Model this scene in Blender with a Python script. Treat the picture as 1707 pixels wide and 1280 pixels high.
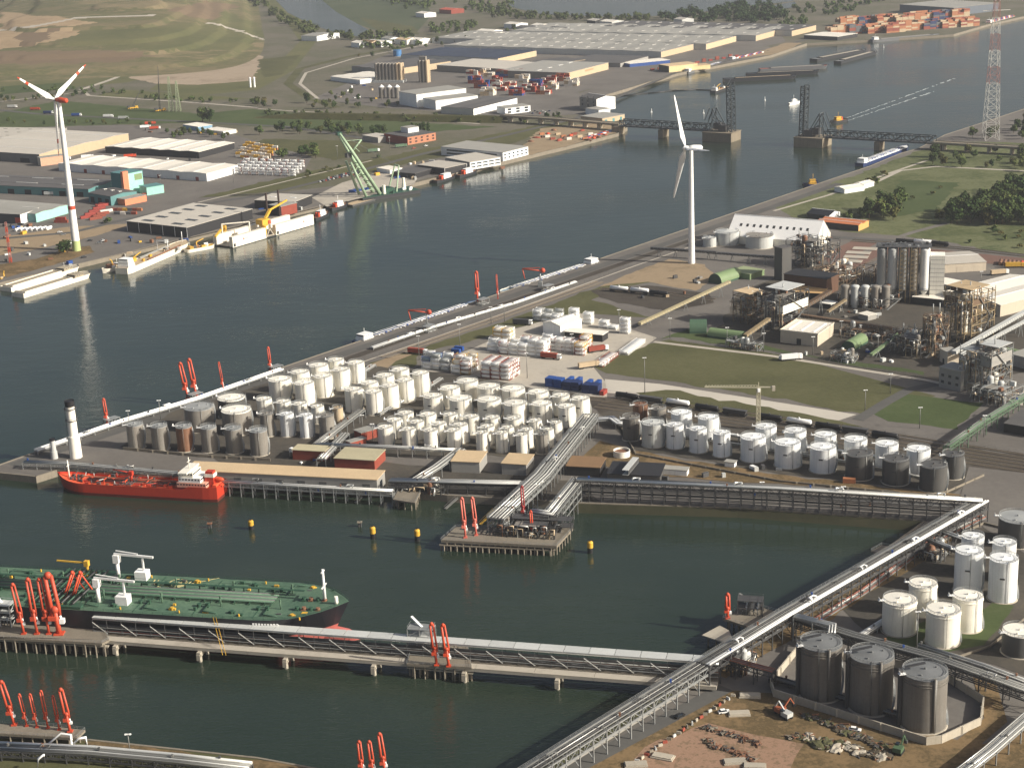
import bpy, math, random
from mathutils import Vector, Matrix
random.seed(7)
PI = math.pi
scene = bpy.context.scene
for o in list(bpy.data.objects): bpy.data.objects.remove(o)
col = scene.collection

# ---------------------------------------------------------------- camera
FPX, CAMH, PITCH, ROLL = 2760.0, 300.0, math.radians(17.5), math.radians(2.3)
_f = Vector((0, math.cos(PITCH), -math.sin(PITCH)))
_r = Vector((1, 0, 0)); _u = Vector((0, math.sin(PITCH), math.cos(PITCH)))
CX = _r*math.cos(ROLL) - _u*math.sin(ROLL)
CY = _r*math.sin(ROLL) + _u*math.cos(ROLL)
cam_data = bpy.data.cameras.new('camera')
cam = bpy.data.objects.new('camera', cam_data); col.objects.link(cam)
cam_data.sensor_fit = 'HORIZONTAL'; cam_data.sensor_width = 36.0
cam_data.lens = 36.0*FPX/1707.0
cam_data.clip_start = 1.0; cam_data.clip_end = 80000.0
cam.matrix_world = Matrix(((CX.x, CY.x, -_f.x, 0), (CX.y, CY.y, -_f.y, 0), (CX.z, CY.z, -_f.z, CAMH), (0, 0, 0, 1)))
scene.camera = cam

# ---------------------------------------------------------------- light
SUN_EL, SUN_AZ = math.radians(28.0), math.radians(-20.0)      # azimuth measured from +X towards +Y
sdir = Vector((math.cos(SUN_EL)*math.cos(SUN_AZ), math.cos(SUN_EL)*math.sin(SUN_AZ), math.sin(SUN_EL)))
world = bpy.data.worlds.new('World'); scene.world = world; world.use_nodes = True
wn = world.node_tree.nodes; wl = world.node_tree.links
bg = wn['Background']
sky = wn.new('ShaderNodeTexSky'); sky.sky_type = 'NISHITA'; sky.sun_disc = False
sky.sun_elevation = SUN_EL
sky.sun_rotation = math.atan2(sdir.x, sdir.y)
sky.altitude = 300; sky.air_density = 0.8; sky.dust_density = 6.0; sky.ozone_density = 0.4
wl.new(sky.outputs[0], bg.inputs[0]); bg.inputs[1].default_value = 0.075
sd = bpy.data.lights.new('sun', 'SUN'); sd.energy = 5.0; sd.angle = math.radians(0.53); sd.color = (1.0, 0.94, 0.84)
sun = bpy.data.objects.new('sun', sd); col.objects.link(sun)
sun.rotation_euler = (-sdir).to_track_quat('-Z', 'Y').to_euler()
sun.location = (300, -100, 600)
vs = scene.view_settings
vs.view_transform = 'Standard'; vs.look = 'None'; vs.exposure = 0.45; vs.gamma = 1.0; vs.use_curve_mapping = False
scene.render.engine = 'CYCLES'

# ---------------------------------------------------------------- survey: photo pixel + height -> place on site
HAZE = 0.00005
WZ = -3.5                                                     # water level; quay level is 0
def G(px, py, z=0.0):
    d = _f + CX*((px-853.5)/FPX) - CY*((py-640.0)/FPX)
    t = (z-CAMH)/d.z
    return Vector((d.x*t, d.y*t, z))
def scale_at(p):                                              # metres per photo pixel at a place
    return (Vector(p)-Vector((0, 0, CAMH))).dot(_f)/FPX
def to_px(p):
    d = Vector(p)-Vector((0, 0, CAMH)); z = d.dot(_f); return 853.5+FPX*d.dot(CX)/z, 640.0-FPX*d.dot(CY)/z
def lin(c):
    c = c/255.0
    return c/12.92 if c <= 0.04045 else ((c+0.055)/1.055)**2.4

# ---------------------------------------------------------------- materials
_M = {}
def mat(key, rgb, rough=0.6, metal=0.0, var=0.12, scale=0.25, streak=0.0, second=None, spec=0.4, dirt=None):
    """Plain painted or mineral surface: base colour with two scales of mottling, optional run-down streaks."""
    if key in _M: return _M[key]
    m = bpy.data.materials.new(key); m.use_nodes = True; _M[key] = m
    nt = m.node_tree; n = nt.nodes; l = nt.links
    b = n['Principled BSDF']; b.inputs['Roughness'].default_value = rough; b.inputs['Metallic'].default_value = metal
    b.inputs['Specular IOR Level'].default_value = spec
    base = tuple(lin(v) for v in rgb)
    tc = n.new('ShaderNodeTexCoord'); oi = n.new('ShaderNodeObjectInfo')
    sc_ = n.new('ShaderNodeMath'); sc_.operation = 'MULTIPLY'; sc_.inputs[1].default_value = 217.0; l.new(oi.outputs['Random'], sc_.inputs[0])
    va = n.new('ShaderNodeVectorMath'); va.operation = 'ADD'; l.new(tc.outputs['Object'], va.inputs[0]); l.new(sc_.outputs[0], va.inputs[1])
    def noise(sc, detail=4, vec=None, rg=0.6):
        t = n.new('ShaderNodeTexNoise'); t.inputs['Scale'].default_value = sc; t.inputs['Detail'].default_value = detail
        t.inputs['Roughness'].default_value = rg
        l.new(vec or va.outputs[0], t.inputs['Vector']); return t
    n1 = noise(scale); n2 = noise(scale*9.0, 3)
    mx = n.new('ShaderNodeMath'); mx.operation = 'ADD'
    l.new(n1.outputs['Fac'], mx.inputs[0]); l.new(n2.outputs['Fac'], mx.inputs[1])
    mr = n.new('ShaderNodeMapRange'); mr.inputs[1].default_value = 0.65; mr.inputs[2].default_value = 1.35
    l.new(mx.outputs[0], mr.inputs[0])
    mix = n.new('ShaderNodeMix'); mix.data_type = 'RGBA'
    if second is None:
        lo = tuple(v*(1-var) for v in base); hi = tuple(min(1, v*(1+var)) for v in base)
    else:
        lo = base; hi = tuple(lin(v) for v in second)
    mix.inputs['A'].default_value = (*lo, 1); mix.inputs['B'].default_value = (*hi, 1)
    l.new(mr.outputs[0], mix.inputs['Factor'])
    out = mix.outputs['Result']
    if streak > 0:
        mp = n.new('ShaderNodeMapping'); mp.inputs['Scale'].default_value = (1.3, 1.3, 0.06)
        l.new(va.outputs[0], mp.inputs['Vector'])
        n3 = noise(0.9, 5, mp.outputs[0], 0.7)
        r3 = n.new('ShaderNodeMapRange'); r3.inputs[1].default_value = 0.5; r3.inputs[2].default_value = 0.78
        r3.inputs[3].default_value = 0.0; r3.inputs[4].default_value = streak
        l.new(n3.outputs['Fac'], r3.inputs[0])
        m2 = n.new('ShaderNodeMix'); m2.data_type = 'RGBA'
        dc = tuple(lin(v) for v in (dirt or (96, 74, 52)))
        m2.inputs['B'].default_value = (*dc, 1)
        l.new(r3.outputs[0], m2.inputs['Factor']); l.new(out, m2.inputs['A']); out = m2.outputs['Result']
    rv = n.new('ShaderNodeMapRange'); rv.inputs[3].default_value = 0.88; rv.inputs[4].default_value = 1.05; l.new(oi.outputs['Random'], rv.inputs[0])
    hs = n.new('ShaderNodeHueSaturation'); l.new(rv.outputs[0], hs.inputs['Value']); l.new(out, hs.inputs['Color'])
    l.new(hs.outputs[0], b.inputs['Base Color'])
    return m

def ground_mat(key, cols, scale=0.02, fine=0.6, contrast=1.0, bump=0.0, stretch=None, rand=0.0):
    """Ground: three colours spread by broad, middle and fine noise."""
    if key in _M: return _M[key]
    m = bpy.data.materials.new(key); m.use_nodes = True; _M[key] = m
    nt = m.node_tree; n = nt.nodes; l = nt.links
    b = n['Principled BSDF']; b.inputs['Roughness'].default_value = 0.95; b.inputs['Specular IOR Level'].default_value = 0.1
    tc = n.new('ShaderNodeTexCoord'); vec = tc.outputs['Object']
    if stretch:
        mp = n.new('ShaderNodeMapping'); mp.inputs['Rotation'].default_value = (0, 0, stretch[0]); mp.inputs['Scale'].default_value = (stretch[1], stretch[2], 1)
        l.new(vec, mp.inputs['Vector']); vec = mp.outputs[0]
    def noise(sc, d, rg):
        t = n.new('ShaderNodeTexNoise'); t.inputs['Scale'].default_value = sc; t.inputs['Detail'].default_value = d; t.inputs['Roughness'].default_value = rg
        l.new(vec, t.inputs['Vector']); return t
    a = noise(scale, 8, 0.62); c = noise(fine, 4, 0.7)
    mm = n.new('ShaderNodeMix'); mm.data_type = 'FLOAT'; mm.inputs['Factor'].default_value = 0.35
    l.new(a.outputs['Fac'], mm.inputs['A']); l.new(c.outputs['Fac'], mm.inputs['B'])
    cr = n.new('ShaderNodeValToRGB')
    e = cr.color_ramp.elements; w = 0.16/contrast
    e[0].position = 0.5-w; e[1].position = 0.5+w
    e[0].color = (*[lin(v) for v in cols[0]], 1); e[1].color = (*[lin(v) for v in cols[-1]], 1)
    for i, cc in enumerate(cols[1:-1]):
        k = e.new(0.5-w+2*w*(i+1)/(len(cols)-1)); k.color = (*[lin(v) for v in cc], 1)
    l.new(mm.outputs['Result'], cr.inputs['Fac'])
    if rand:
        oi = n.new('ShaderNodeObjectInfo'); rv = n.new('ShaderNodeMapRange'); rv.inputs[3].default_value = 1-rand; rv.inputs[4].default_value = 1+rand; l.new(oi.outputs['Random'], rv.inputs[0])
        hs = n.new('ShaderNodeHueSaturation'); l.new(rv.outputs[0], hs.inputs['Value']); l.new(cr.outputs['Color'], hs.inputs['Color'])
        rh = n.new('ShaderNodeMapRange'); rh.inputs[1].default_value = 1; rh.inputs[2].default_value = 0; rh.inputs[3].default_value = .47; rh.inputs[4].default_value = .53; l.new(oi.outputs['Random'], rh.inputs[0]); l.new(rh.outputs[0], hs.inputs['Hue'])
        l.new(hs.outputs[0], b.inputs['Base Color'])
    else: l.new(cr.outputs['Color'], b.inputs['Base Color'])
    if bump:
        bp = n.new('ShaderNodeBump'); bp.inputs['Strength'].default_value = bump; bp.inputs['Distance'].default_value = 1.0
        l.new(c.outputs['Fac'], bp.inputs['Height']); l.new(bp.outputs[0], b.inputs['Normal'])
    return m

# ---------------------------------------------------------------- mesh building
class MB:
    def __init__(s): s.v = []; s.f = []; s.m = []; s.s = []; s.mi = 0
    def face(s, idx, smooth=False): s.f.append(idx); s.m.append(s.mi); s.s.append(smooth)
    def add(s, pts): k = len(s.v); s.v.extend([(p[0], p[1], p[2]) for p in pts]); return k
    def hexa(s, p):                                             # 4 bottom + 4 top, counter-clockwise
        k = s.add(p)
        for q in ((3, 2, 1, 0), (4, 5, 6, 7), (0, 1, 5, 4), (1, 2, 6, 5), (2, 3, 7, 6), (3, 0, 4, 7)): s.face([k+i for i in q])
        return s
    def box(s, x0, y0, z0, x1, y1, z1):
        return s.hexa([(x0, y0, z0), (x1, y0, z0), (x1, y1, z0), (x0, y1, z0), (x0, y0, z1), (x1, y0, z1), (x1, y1, z1), (x0, y1, z1)])
    def cbox(s, c, sx, sy, sz, rz=0.0):                         # c = centre of the base
        ca, sa = math.cos(rz), math.sin(rz); o = []
        for z in (0, sz):
            for a, b_ in ((-.5, -.5), (.5, -.5), (.5, .5), (-.5, .5)):
                x, y = a*sx, b_*sy; o.append((c[0]+x*ca-y*sa, c[1]+x*sa+y*ca, c[2]+z))
        return s.hexa(o)
    def beam(s, p, q, w, h=None):
        p = Vector(p); q = Vector(q); h = h or w; d = (q-p)
        if d.length < 1e-6: return s
        d.normalize(); up = Vector((0, 0, 1)) if abs(d.z) < 0.95 else Vector((1, 0, 0))
        a = d.cross(up).normalized()*(w/2); b_ = a.cross(d).normalized()*(h/2)
        pts = [p-a-b_, p+a-b_, p+a+b_, p-a+b_, q-a-b_, q+a-b_, q+a+b_, q-a+b_]
        k = s.add(pts)
        for f in ((0, 1, 2, 3), (7, 6, 5, 4), (4, 5, 1, 0), (5, 6, 2, 1), (6, 7, 3, 2), (7, 4, 0, 3)): s.face([k+i for i in f])
        return s
    def tube(s, pts, r, n=8, caps=True):
        pts = [Vector(p) for p in pts]; rings = []
        for i, p in enumerate(pts):
            if i == 0: d = pts[1]-p
            elif i == len(pts)-1: d = p-pts[i-1]
            else: d = (pts[i+1]-p).normalized()+(p-pts[i-1]).normalized()
            if d.length < 1e-6: d = Vector((0, 0, 1))
            d.normalize(); up = Vector((0, 0, 1)) if abs(d.z) < 0.9 else Vector((0, 1, 0))
            a = d.cross(up).normalized(); b_ = a.cross(d)
            k = 1.0
            if 0 < i < len(pts)-1:
                c = max(0.35, (pts[i+1]-p).normalized().dot(d)); k = 1.0/c
            rr = r[i] if isinstance(r, (list, tuple)) else r
            rings.append(s.add([p+(a*math.cos(2*PI*j/n)*k+b_*math.sin(2*PI*j/n))*rr for j in range(n)]))
        for i in range(len(rings)-1):
            for j in range(n):
                j2 = (j+1) % n
                s.face([rings[i]+j, rings[i]+j2, rings[i+1]+j2, rings[i+1]+j], True)
        if caps:
            s.face([rings[0]+j for j in range(n)][::-1]); s.face([rings[-1]+j for j in range(n)])
        return s
    def cyl(s, x, y, z0, z1, r0, r1=None, n=20, bot=False, top=True):
        r1 = r0 if r1 is None else r1
        a = s.add([(x+r0*math.cos(2*PI*j/n), y+r0*math.sin(2*PI*j/n), z0) for j in range(n)])
        b_ = s.add([(x+r1*math.cos(2*PI*j/n), y+r1*math.sin(2*PI*j/n), z1) for j in range(n)])
        for j in range(n):
            j2 = (j+1) % n; s.face([a+j, a+j2, b_+j2, b_+j], True)
        if top:
            t = s.add([s.v[b_+j] for j in range(n)]); s.face([t+j for j in range(n)])
        if bot:
            t = s.add([s.v[a+j] for j in range(n)]); s.face([t+j for j in range(n)][::-1])
        return s
    def dome(s, x, y, z, r, h, n=24, rings=3):
        prev = s.add([(x+r*math.cos(2*PI*j/n), y+r*math.sin(2*PI*j/n), z) for j in range(n)])
        for i in range(1, rings):
            t = i/rings; rr = r*math.cos(t*PI/2); zz = z+h*math.sin(t*PI/2)
            cur = s.add([(x+rr*math.cos(2*PI*j/n), y+rr*math.sin(2*PI*j/n), zz) for j in range(n)])
            for j in range(n):
                j2 = (j+1) % n; s.face([prev+j, prev+j2, cur+j2, cur+j], True)
            prev = cur
        a = s.add([(x, y, z+h)])
        for j in range(n): s.face([prev+j, prev+(j+1) % n, a], True)
        return s
    def ring(s, x, y, z, r, w=0.14, n=24, a0=0.0, a1=2*PI):
        k = n if a1-a0 < 2*PI-0.01 else n
        for j in range(k):
            t0 = a0+(a1-a0)*j/k; t1 = a0+(a1-a0)*(j+1)/k
            s.beam((x+r*math.cos(t0), y+r*math.sin(t0), z), (x+r*math.cos(t1), y+r*math.sin(t1), z), w)
        return s
    def prism(s, poly, z0, z1, bottom=False):
        n = len(poly)
        area = sum(poly[i][0]*poly[(i+1) % n][1]-poly[(i+1) % n][0]*poly[i][1] for i in range(n))
        if area < 0: poly = poly[::-1]
        t = s.add([(p[0], p[1], z1) for p in poly]); s.face([t+i for i in range(n)])
        if bottom:
            t2 = s.add([(p[0], p[1], z0) for p in poly]); s.face([t2+i for i in range(n)][::-1])
        for i in range(n):
            a, b_ = poly[i], poly[(i+1) % n]
            k = s.add([(a[0], a[1], z0), (b_[0], b_[1], z0), (b_[0], b_[1], z1), (a[0], a[1], z1)]); s.face([k, k+1, k+2, k+3])
        return s
    def poly(s, pts, smooth=False): k = s.add(pts); s.face(list(range(k, k+len(pts))), smooth); return s
    def blob(s, c, rx, ry, rz, n=8, rings=5):
        prev = None; top = s.add([(c[0], c[1], c[2]+rz)])
        for i in range(1, rings):
            th = PI*i/rings
            cur = s.add([(c[0]+rx*math.sin(th)*math.cos(2*PI*j/n), c[1]+ry*math.sin(th)*math.sin(2*PI*j/n), c[2]+rz*math.cos(th)) for j in range(n)])
            for j in range(n):
                j2 = (j+1) % n
                if prev is None: s.face([top, cur+j, cur+j2], True)
                else: s.face([prev+j, cur+j, cur+j2, prev+j2], True)
            prev = cur
        b_ = s.add([(c[0], c[1], c[2]-rz)])
        for j in range(n): s.face([prev+j, b_, prev+(j+1) % n], True)
        return s
    def mesh(s, name, mats, off=None):
        me = bpy.data.meshes.new(name)
        v = s.v if off is None else [(a-off[0], b_-off[1], c-off[2]) for a, b_, c in s.v]
        me.from_pydata(v, [], s.f)
        for m in (mats if isinstance(mats, (list, tuple)) else [mats]): me.materials.append(m)
        me.polygons.foreach_set('use_smooth', s.s); me.polygons.foreach_set('material_index', s.m)
        return me
def link(name, data, parent=None, loc=None, rz=None):
    o = bpy.data.objects.new(name, data); col.objects.link(o)
    if loc is not None: o.location = loc
    if rz is not None: o.rotation_euler = (0, 0, rz)
    if parent is not None: o.parent = parent
    return o
USED = {}
def tag(o, label, cat, group=None):
    o['label'] = label; o['category'] = cat
    if group: o['group'] = group
    return o
def thing(name, label, cat, loc=(0, 0, 0), rz=0.0, group=None):
    o = link(name, None, None, Vector(loc), rz); o.empty_display_size = 1.0
    return tag(o, label, cat, group)
def part(name, mb, m, parent, world=False, kind=None):
    """A part in its parent's own coordinates; world=True when the shape was laid out in site coordinates."""
    off = None
    if world:
        off = Vector(parent.location); p = parent
        while p.parent: p = p.parent; off = off + p.location
    o = link(name, mb.mesh(name, m, off), parent)
    if kind: o['kind'] = kind
    return o
def solo(name, mb, m, label, cat, loc=(0, 0, 0), rz=0.0, group=None):
    return tag(link(name, mb.mesh(name, m), None, Vector(loc), rz), label, cat, group)
def struct(name, mb, m, kind='structure'):
    o = link(name, mb.mesh(name, m)); o['kind'] = kind; return o
def copy_tree(o, parent=None, loc=None, rz=None, label=None):
    c = o.copy(); col.objects.link(c); c.parent = parent
    if loc is not None: c.location = loc
    if rz is not None: c.rotation_euler = (0, 0, rz)
    if label: c['label'] = label
    for ch in KIDS(o): copy_tree(ch, c)
    return c
def KIDS(o): return list(o.children)
def ang(a, b_): return math.atan2(b_[1]-a[1], b_[0]-a[0])
def ordinal(i): return ['first', 'second', 'third', 'fourth', 'fifth', 'sixth', 'seventh', 'eighth', 'ninth', 'tenth', 'eleventh', 'twelfth'][i]

# ---------------------------------------------------------------- palette
CREAM = mat('cream_paint', (240, 236, 222), 0.45, var=0.06, scale=0.15, streak=0.3, dirt=(150, 128, 100))
WHITE = mat('white_paint', (232, 234, 232), 0.45, var=0.06, scale=0.15, streak=0.28, dirt=(140, 128, 112))
WHITE_S = mat('white_steel', (238, 238, 234), 0.4, var=0.05, scale=0.2)
GREYW = mat('pale_grey_paint', (188, 190, 186), 0.5, var=0.08, scale=0.15, streak=0.2, dirt=(120, 105, 88))
GREYT = mat('grey_tank_paint', (132, 128, 120), 0.55, var=0.12, scale=0.12, streak=0.45, dirt=(104, 72, 48))
BROWNT = mat('brown_tank_steel', (112, 108, 101), 0.6, var=0.14, scale=0.12, streak=0.4, dirt=(70, 52, 38))
RUSTT = mat('rusty_tank_steel', (120, 84, 62), 0.7, var=0.2, scale=0.2, streak=0.5, dirt=(160, 140, 120))
DARKT = mat('dark_grey_tank_paint', (82, 82, 80), 0.5, var=0.1, scale=0.12, streak=0.3, dirt=(110, 90, 70))
ROOFG = mat('grey_steel_roof', (150, 152, 150), 0.5, var=0.12, scale=0.2)
STEEL = mat('galvanised_steel', (150, 152, 150), 0.45, metal=0.3, var=0.1, scale=0.5)
DSTEEL = mat('dark_steel', (74, 74, 74), 0.55, var=0.15, scale=0.5)
PIPEW = mat('clad_pipe', (214, 214, 208), 0.3, metal=0.35, var=0.06, scale=0.4)
PIPEG = mat('grey_pipe', (122, 122, 118), 0.45, metal=0.2, var=0.1, scale=0.4)
PIPER = mat('rusty_pipe', (148, 92, 74), 0.6, var=0.15, scale=0.4)
CONC = mat('concrete', (170, 162, 146), 0.9, var=0.12, scale=0.15, streak=0.15)
DCONC = mat('weathered_concrete', (128, 120, 106), 0.9, var=0.18, scale=0.15, streak=0.3, dirt=(70, 62, 50))
BLACK = mat('black_paint', (34, 34, 36), 0.5, var=0.2)
RED = mat('red_arm_paint', (188, 76, 50), 0.5, var=0.14, scale=0.5, streak=0.2, dirt=(120, 50, 36))
ORANGE = mat('orange_red_paint', (202, 76, 44), 0.5, var=0.12, scale=0.2, streak=0.25, dirt=(130, 44, 24))
YELLOW = mat('yellow_paint', (206, 162, 56), 0.5, var=0.1, scale=0.3, streak=0.2)
BRICK = mat('brick_red', (140, 66, 50), 0.8, var=0.15, scale=0.4)
GLASS = mat('window_glass', (38, 46, 54), 0.12, var=0.2, spec=0.6)
BLUE = mat('blue_paint', (38, 74, 140), 0.5, var=0.12)
NAVY = mat('navy_paint', (34, 50, 92), 0.5, var=0.12)
GREEN = mat('green_paint', (90, 114, 90), 0.5, var=0.12)
TEAL = mat('teal_cladding', (88, 132, 132), 0.55, var=0.08)
TAN = mat('tan_cladding', (188, 168, 138), 0.7, var=0.08, streak=0.12)
RUBBER = mat('tyre_rubber', (28, 28, 28), 0.8)
# ================================================================ water, land, roads
def water_mat():
    m = bpy.data.materials.new('harbour_water'); m.use_nodes = True
    nt = m.node_tree; n = nt.nodes; l = nt.links; b = n['Principled BSDF']
    b.inputs['IOR'].default_value = 1.333; b.inputs['Roughness'].default_value = 0.10; b.inputs['Specular IOR Level'].default_value = 0.5
    tc = n.new('ShaderNodeTexCoord')
    def noise(sc, d, rg, rot=0.0, st=(1, 1, 1)):
        mp = n.new('ShaderNodeMapping'); mp.inputs['Rotation'].default_value = (0, 0, rot); mp.inputs['Scale'].default_value = st
        l.new(tc.outputs['Object'], mp.inputs['Vector'])
        t = n.new('ShaderNodeTexNoise'); t.inputs['Scale'].default_value = sc; t.inputs['Detail'].default_value = d; t.inputs['Roughness'].default_value = rg
        l.new(mp.outputs[0], t.inputs['Vector']); return t
    silt = noise(0.006, 5, 0.6)
    cr = n.new('ShaderNodeValToRGB'); e = cr.color_ramp.elements
    e[0].position = 0.3; e[0].color = (0.014, 0.025, 0.017, 1); e[1].position = 0.7; e[1].color = (0.028, 0.040, 0.027, 1)
    l.new(silt.outputs['Fac'], cr.inputs['Fac']); l.new(cr.outputs['Color'], b.inputs['Base Color'])
    w1 = noise(0.32, 3, 0.55, 0.5, (1, 1.8, 1)); w2 = noise(0.05, 4, 0.6, 0.5, (1, 2.2, 1)); patch = noise(0.004, 4, 0.55, 0.9, (1, 2.5, 1))
    mr = n.new('ShaderNodeMapRange'); mr.inputs[1].default_value = 0.38; mr.inputs[2].default_value = 0.64; mr.inputs[3].default_value = 0.06; mr.inputs[4].default_value = 1.2
    l.new(patch.outputs['Fac'], mr.inputs[0])
    ml = n.new('ShaderNodeMath'); ml.operation = 'MULTIPLY'; l.new(mr.outputs[0], ml.inputs[0]); ml.inputs[1].default_value = 0.38
    b1 = n.new('ShaderNodeBump'); b1.inputs['Distance'].default_value = 0.5; l.new(ml.outputs[0], b1.inputs['Strength']); l.new(w1.outputs['Fac'], b1.inputs['Height'])
    b2 = n.new('ShaderNodeBump'); b2.inputs['Distance'].default_value = 1.2; b2.inputs['Strength'].default_value = 0.25
    l.new(w2.outputs['Fac'], b2.inputs['Height']); l.new(b1.outputs[0], b2.inputs['Normal']); l.new(b2.outputs[0], b.inputs['Normal'])
    return m
WATER = water_mat()
R0 = 30000.0
w = MB(); w.poly([(-R0, -3000, WZ), (R0, -3000, WZ), (R0, R0, WZ), (-R0, R0, WZ)]); struct('water', w, WATER)

LEFT_G = ground_mat('left_bank_ground', [(93, 90, 79), (105, 100, 88), (88, 88, 70), (117, 113, 100)], 0.012, 0.25, 0.8)
YARD = ground_mat('yard_asphalt', [(93, 89, 84), (105, 101, 96), (117, 113, 106)], 0.02, 0.3, 0.9)
ASPH = ground_mat('asphalt_road', [(81, 80, 78), (95, 94, 90)], 0.03, 0.4, 0.9)
DASPH = ground_mat('dark_oily_ground', [(57, 57, 52), (78, 74, 68), (91, 86, 75)], 0.03, 0.4, 0.9)
LCONC = ground_mat('pale_concrete_paving', [(160, 153, 140), (173, 166, 153), (147, 140, 129)], 0.03, 0.3, 0.9)
GRASS = ground_mat('dry_grass', [(68, 70, 47), (83, 83, 56), (95, 94, 67)], 0.02, 0.35, 0.9, 0.2)
GRASSG = ground_mat('green_grass', [(61, 71, 43), (71, 82, 51), (83, 90, 61)], 0.02, 0.35, 0.9, 0.2)
GRASSY = ground_mat('meadow', [(64, 74, 45), (82, 88, 57), (103, 106, 76), (69, 79, 49)], 0.015, 0.2, 1.1, 0.2)
SAND = ground_mat('bare_sand', [(130, 113, 91), (147, 130, 106), (114, 101, 80)], 0.025, 0.3, 0.9)
DIRT = ground_mat('brown_dirt', [(102, 86, 62), (124, 104, 76), (88, 76, 54), (136, 114, 84)], 0.05, 0.5, 1.0)
PINK = ground_mat('pink_gravel', [(104, 90, 70), (138, 112, 92), (148, 120, 100), (116, 98, 78), (132, 108, 88)], 0.09, 0.6, 1.3)
REDP = ground_mat('red_paving', [(104, 81, 72), (116, 92, 83)], 0.04, 0.4, 0.9)
BALL = ground_mat('rail_ballast', [(55, 50, 46), (72, 67, 61), (80, 76, 68)], 0.05, 0.5, 0.9)
PAVE_W = ground_mat('white_paving', [(188, 182, 169), (175, 169, 158)], 0.04, 0.3, 0.9)
MUD = ground_mat('earth_works', [(141, 127, 108), (158, 143, 124), (123, 111, 93)], 0.008, 0.08, 1.0)

def land(name, poly, m, wall):
    o = MB(); n = len(poly)
    area = sum(poly[i][0]*poly[(i+1) % n][1]-poly[(i+1) % n][0]*poly[i][1] for i in range(n))
    if area < 0: poly = poly[::-1]
    o.poly([(p[0], p[1], 0) for p in poly]); L = struct(name, o, m)
    q = MB()
    for i in range(n):
        a, b_ = poly[i], poly[(i+1) % n]
        if max(abs(a[0]), abs(b_[0]), abs(a[1]), abs(b_[1])) > 6000: continue
        q.poly([(a[0], a[1], -8), (b_[0], b_[1], -8), (b_[0], b_[1], 0), (a[0], a[1], 0)])
        d = Vector((b_[0]-a[0], b_[1]-a[1], 0))
        if d.length > 3:                                        # coping kerb along the quay edge
            u = d.normalized(); nn = Vector((u.y, -u.x, 0))
            p0 = Vector((a[0], a[1], 0))-nn*0.5; p1 = Vector((b_[0], b_[1], 0))-nn*0.5
            q.beam(p0+Vector((0, 0, .12)), p1+Vector((0, 0, .12)), 0.9, 0.34)
    part('quay_wall', q, wall, L)
    return L
GP = lambda lst, z=0.0: [G(x, y, z) for x, y in lst]

left = GP([(-260, 535), (0, 472), (345, 389), (530, 345), (690, 306), (860, 265), (960, 241), (1030, 223), (1046, 213), (1036, 198), (1008, 182), (997, 163),
           (1130, 123), (1285, 93), (1318, 82), (1345, 73), (1455, 67), (1590, 58), (1645, 42), (1707, 28), (1790, 8)])
left = [tuple(p)[:2] for p in left]+[(2400, 5600), (R0, R0), (-R0, R0), (-R0, 800)]
land('left_bank', left, LEFT_G, DCONC)
right = GP([(-8, 777), (25, 765), (450, 619), (800, 500), (1085, 402), (1225, 354), (1350, 311), (1450, 277), (1500, 256), (1530, 248), (1575, 225), (1640, 204), (1707, 182), (1800, 150)])
right = [tuple(p)[:2] for p in right]+[(2600, 4200), (R0, R0*.5), (R0, -2000), (-40, -2000)]
right += [tuple(p)[:2] for p in GP([(820, 1322), (1180, 1096), (1300, 1018), (1465, 922), (1540, 868), (1230, 847), (965, 839), (745, 826), (640, 816), (385, 797), (95, 784), (60, 795), (-8, 788)])]
land('right_bank', right, YARD, DCONC)
near = GP([(-300, 1218), (0, 1228), (150, 1232), (430, 1262), (560, 1286), (600, 1330)])
near = [tuple(p)[:2] for p in near]+[(-60, 300), (-500, 300)]
land('near_bank', near, GRASS, DCONC)

LV = [0]; SOFT = (GRASS, GRASSG, GRASSY, SAND, DIRT, DASPH, BALL, PINK, MUD)
def sheet(name, pix, m, lvl=1):
    LV[0] += 1; z = 0.04*lvl+0.0006*LV[0]
    o = MB(); pts = [G(x, y, 0) for x, y in pix]
    if m in SOFT:                                               # grass, sand and dirt have ragged borders
        rr = random.Random(LV[0]); out = []
        for i, p in enumerate(pts):
            q_ = pts[(i+1) % len(pts)]; L = (q_-p).length; k = max(1, min(60, int(L/7))); nn = Vector((-(q_-p).y, (q_-p).x, 0)).normalized()
            amp = min(3.2, .6+L*.02)
            for j in range(k): out.append(p.lerp(q_, j/k)+nn*(rr.gauss(0, 1)*amp*.5+math.sin(j*.7+i)*amp*.4 if j else 0))
        pts = out
    n = len(pts)
    area = sum(pts[i].x*pts[(i+1) % n].y-pts[(i+1) % n].x*pts[i].y for i in range(n))
    if area < 0: pts = pts[::-1]
    o.poly([(p.x, p.y, z) for p in pts]); return struct(name, o, m)
def strip(name, pix, width, m, lvl=2, z0=0.0):
    LV[0] += 1; z = z0+0.04*lvl+0.0006*LV[0]
    pts = [G(x, y, z0) for x, y in pix]; o = MB(); L = []; Rr = []
    for i, p in enumerate(pts):
        d = (pts[min(i+1, len(pts)-1)]-pts[max(i-1, 0)]); d.z = 0; d.normalize(); nn = Vector((-d.y, d.x, 0))*width/2
        L.append(p+nn); Rr.append(p-nn)
    for i in range(len(pts)-1):
        o.poly([(Rr[i].x, Rr[i].y, z), (Rr[i+1].x, Rr[i+1].y, z), (L[i+1].x, L[i+1].y, z), (L[i].x, L[i].y, z)])
    return struct(name, o, m)

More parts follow.
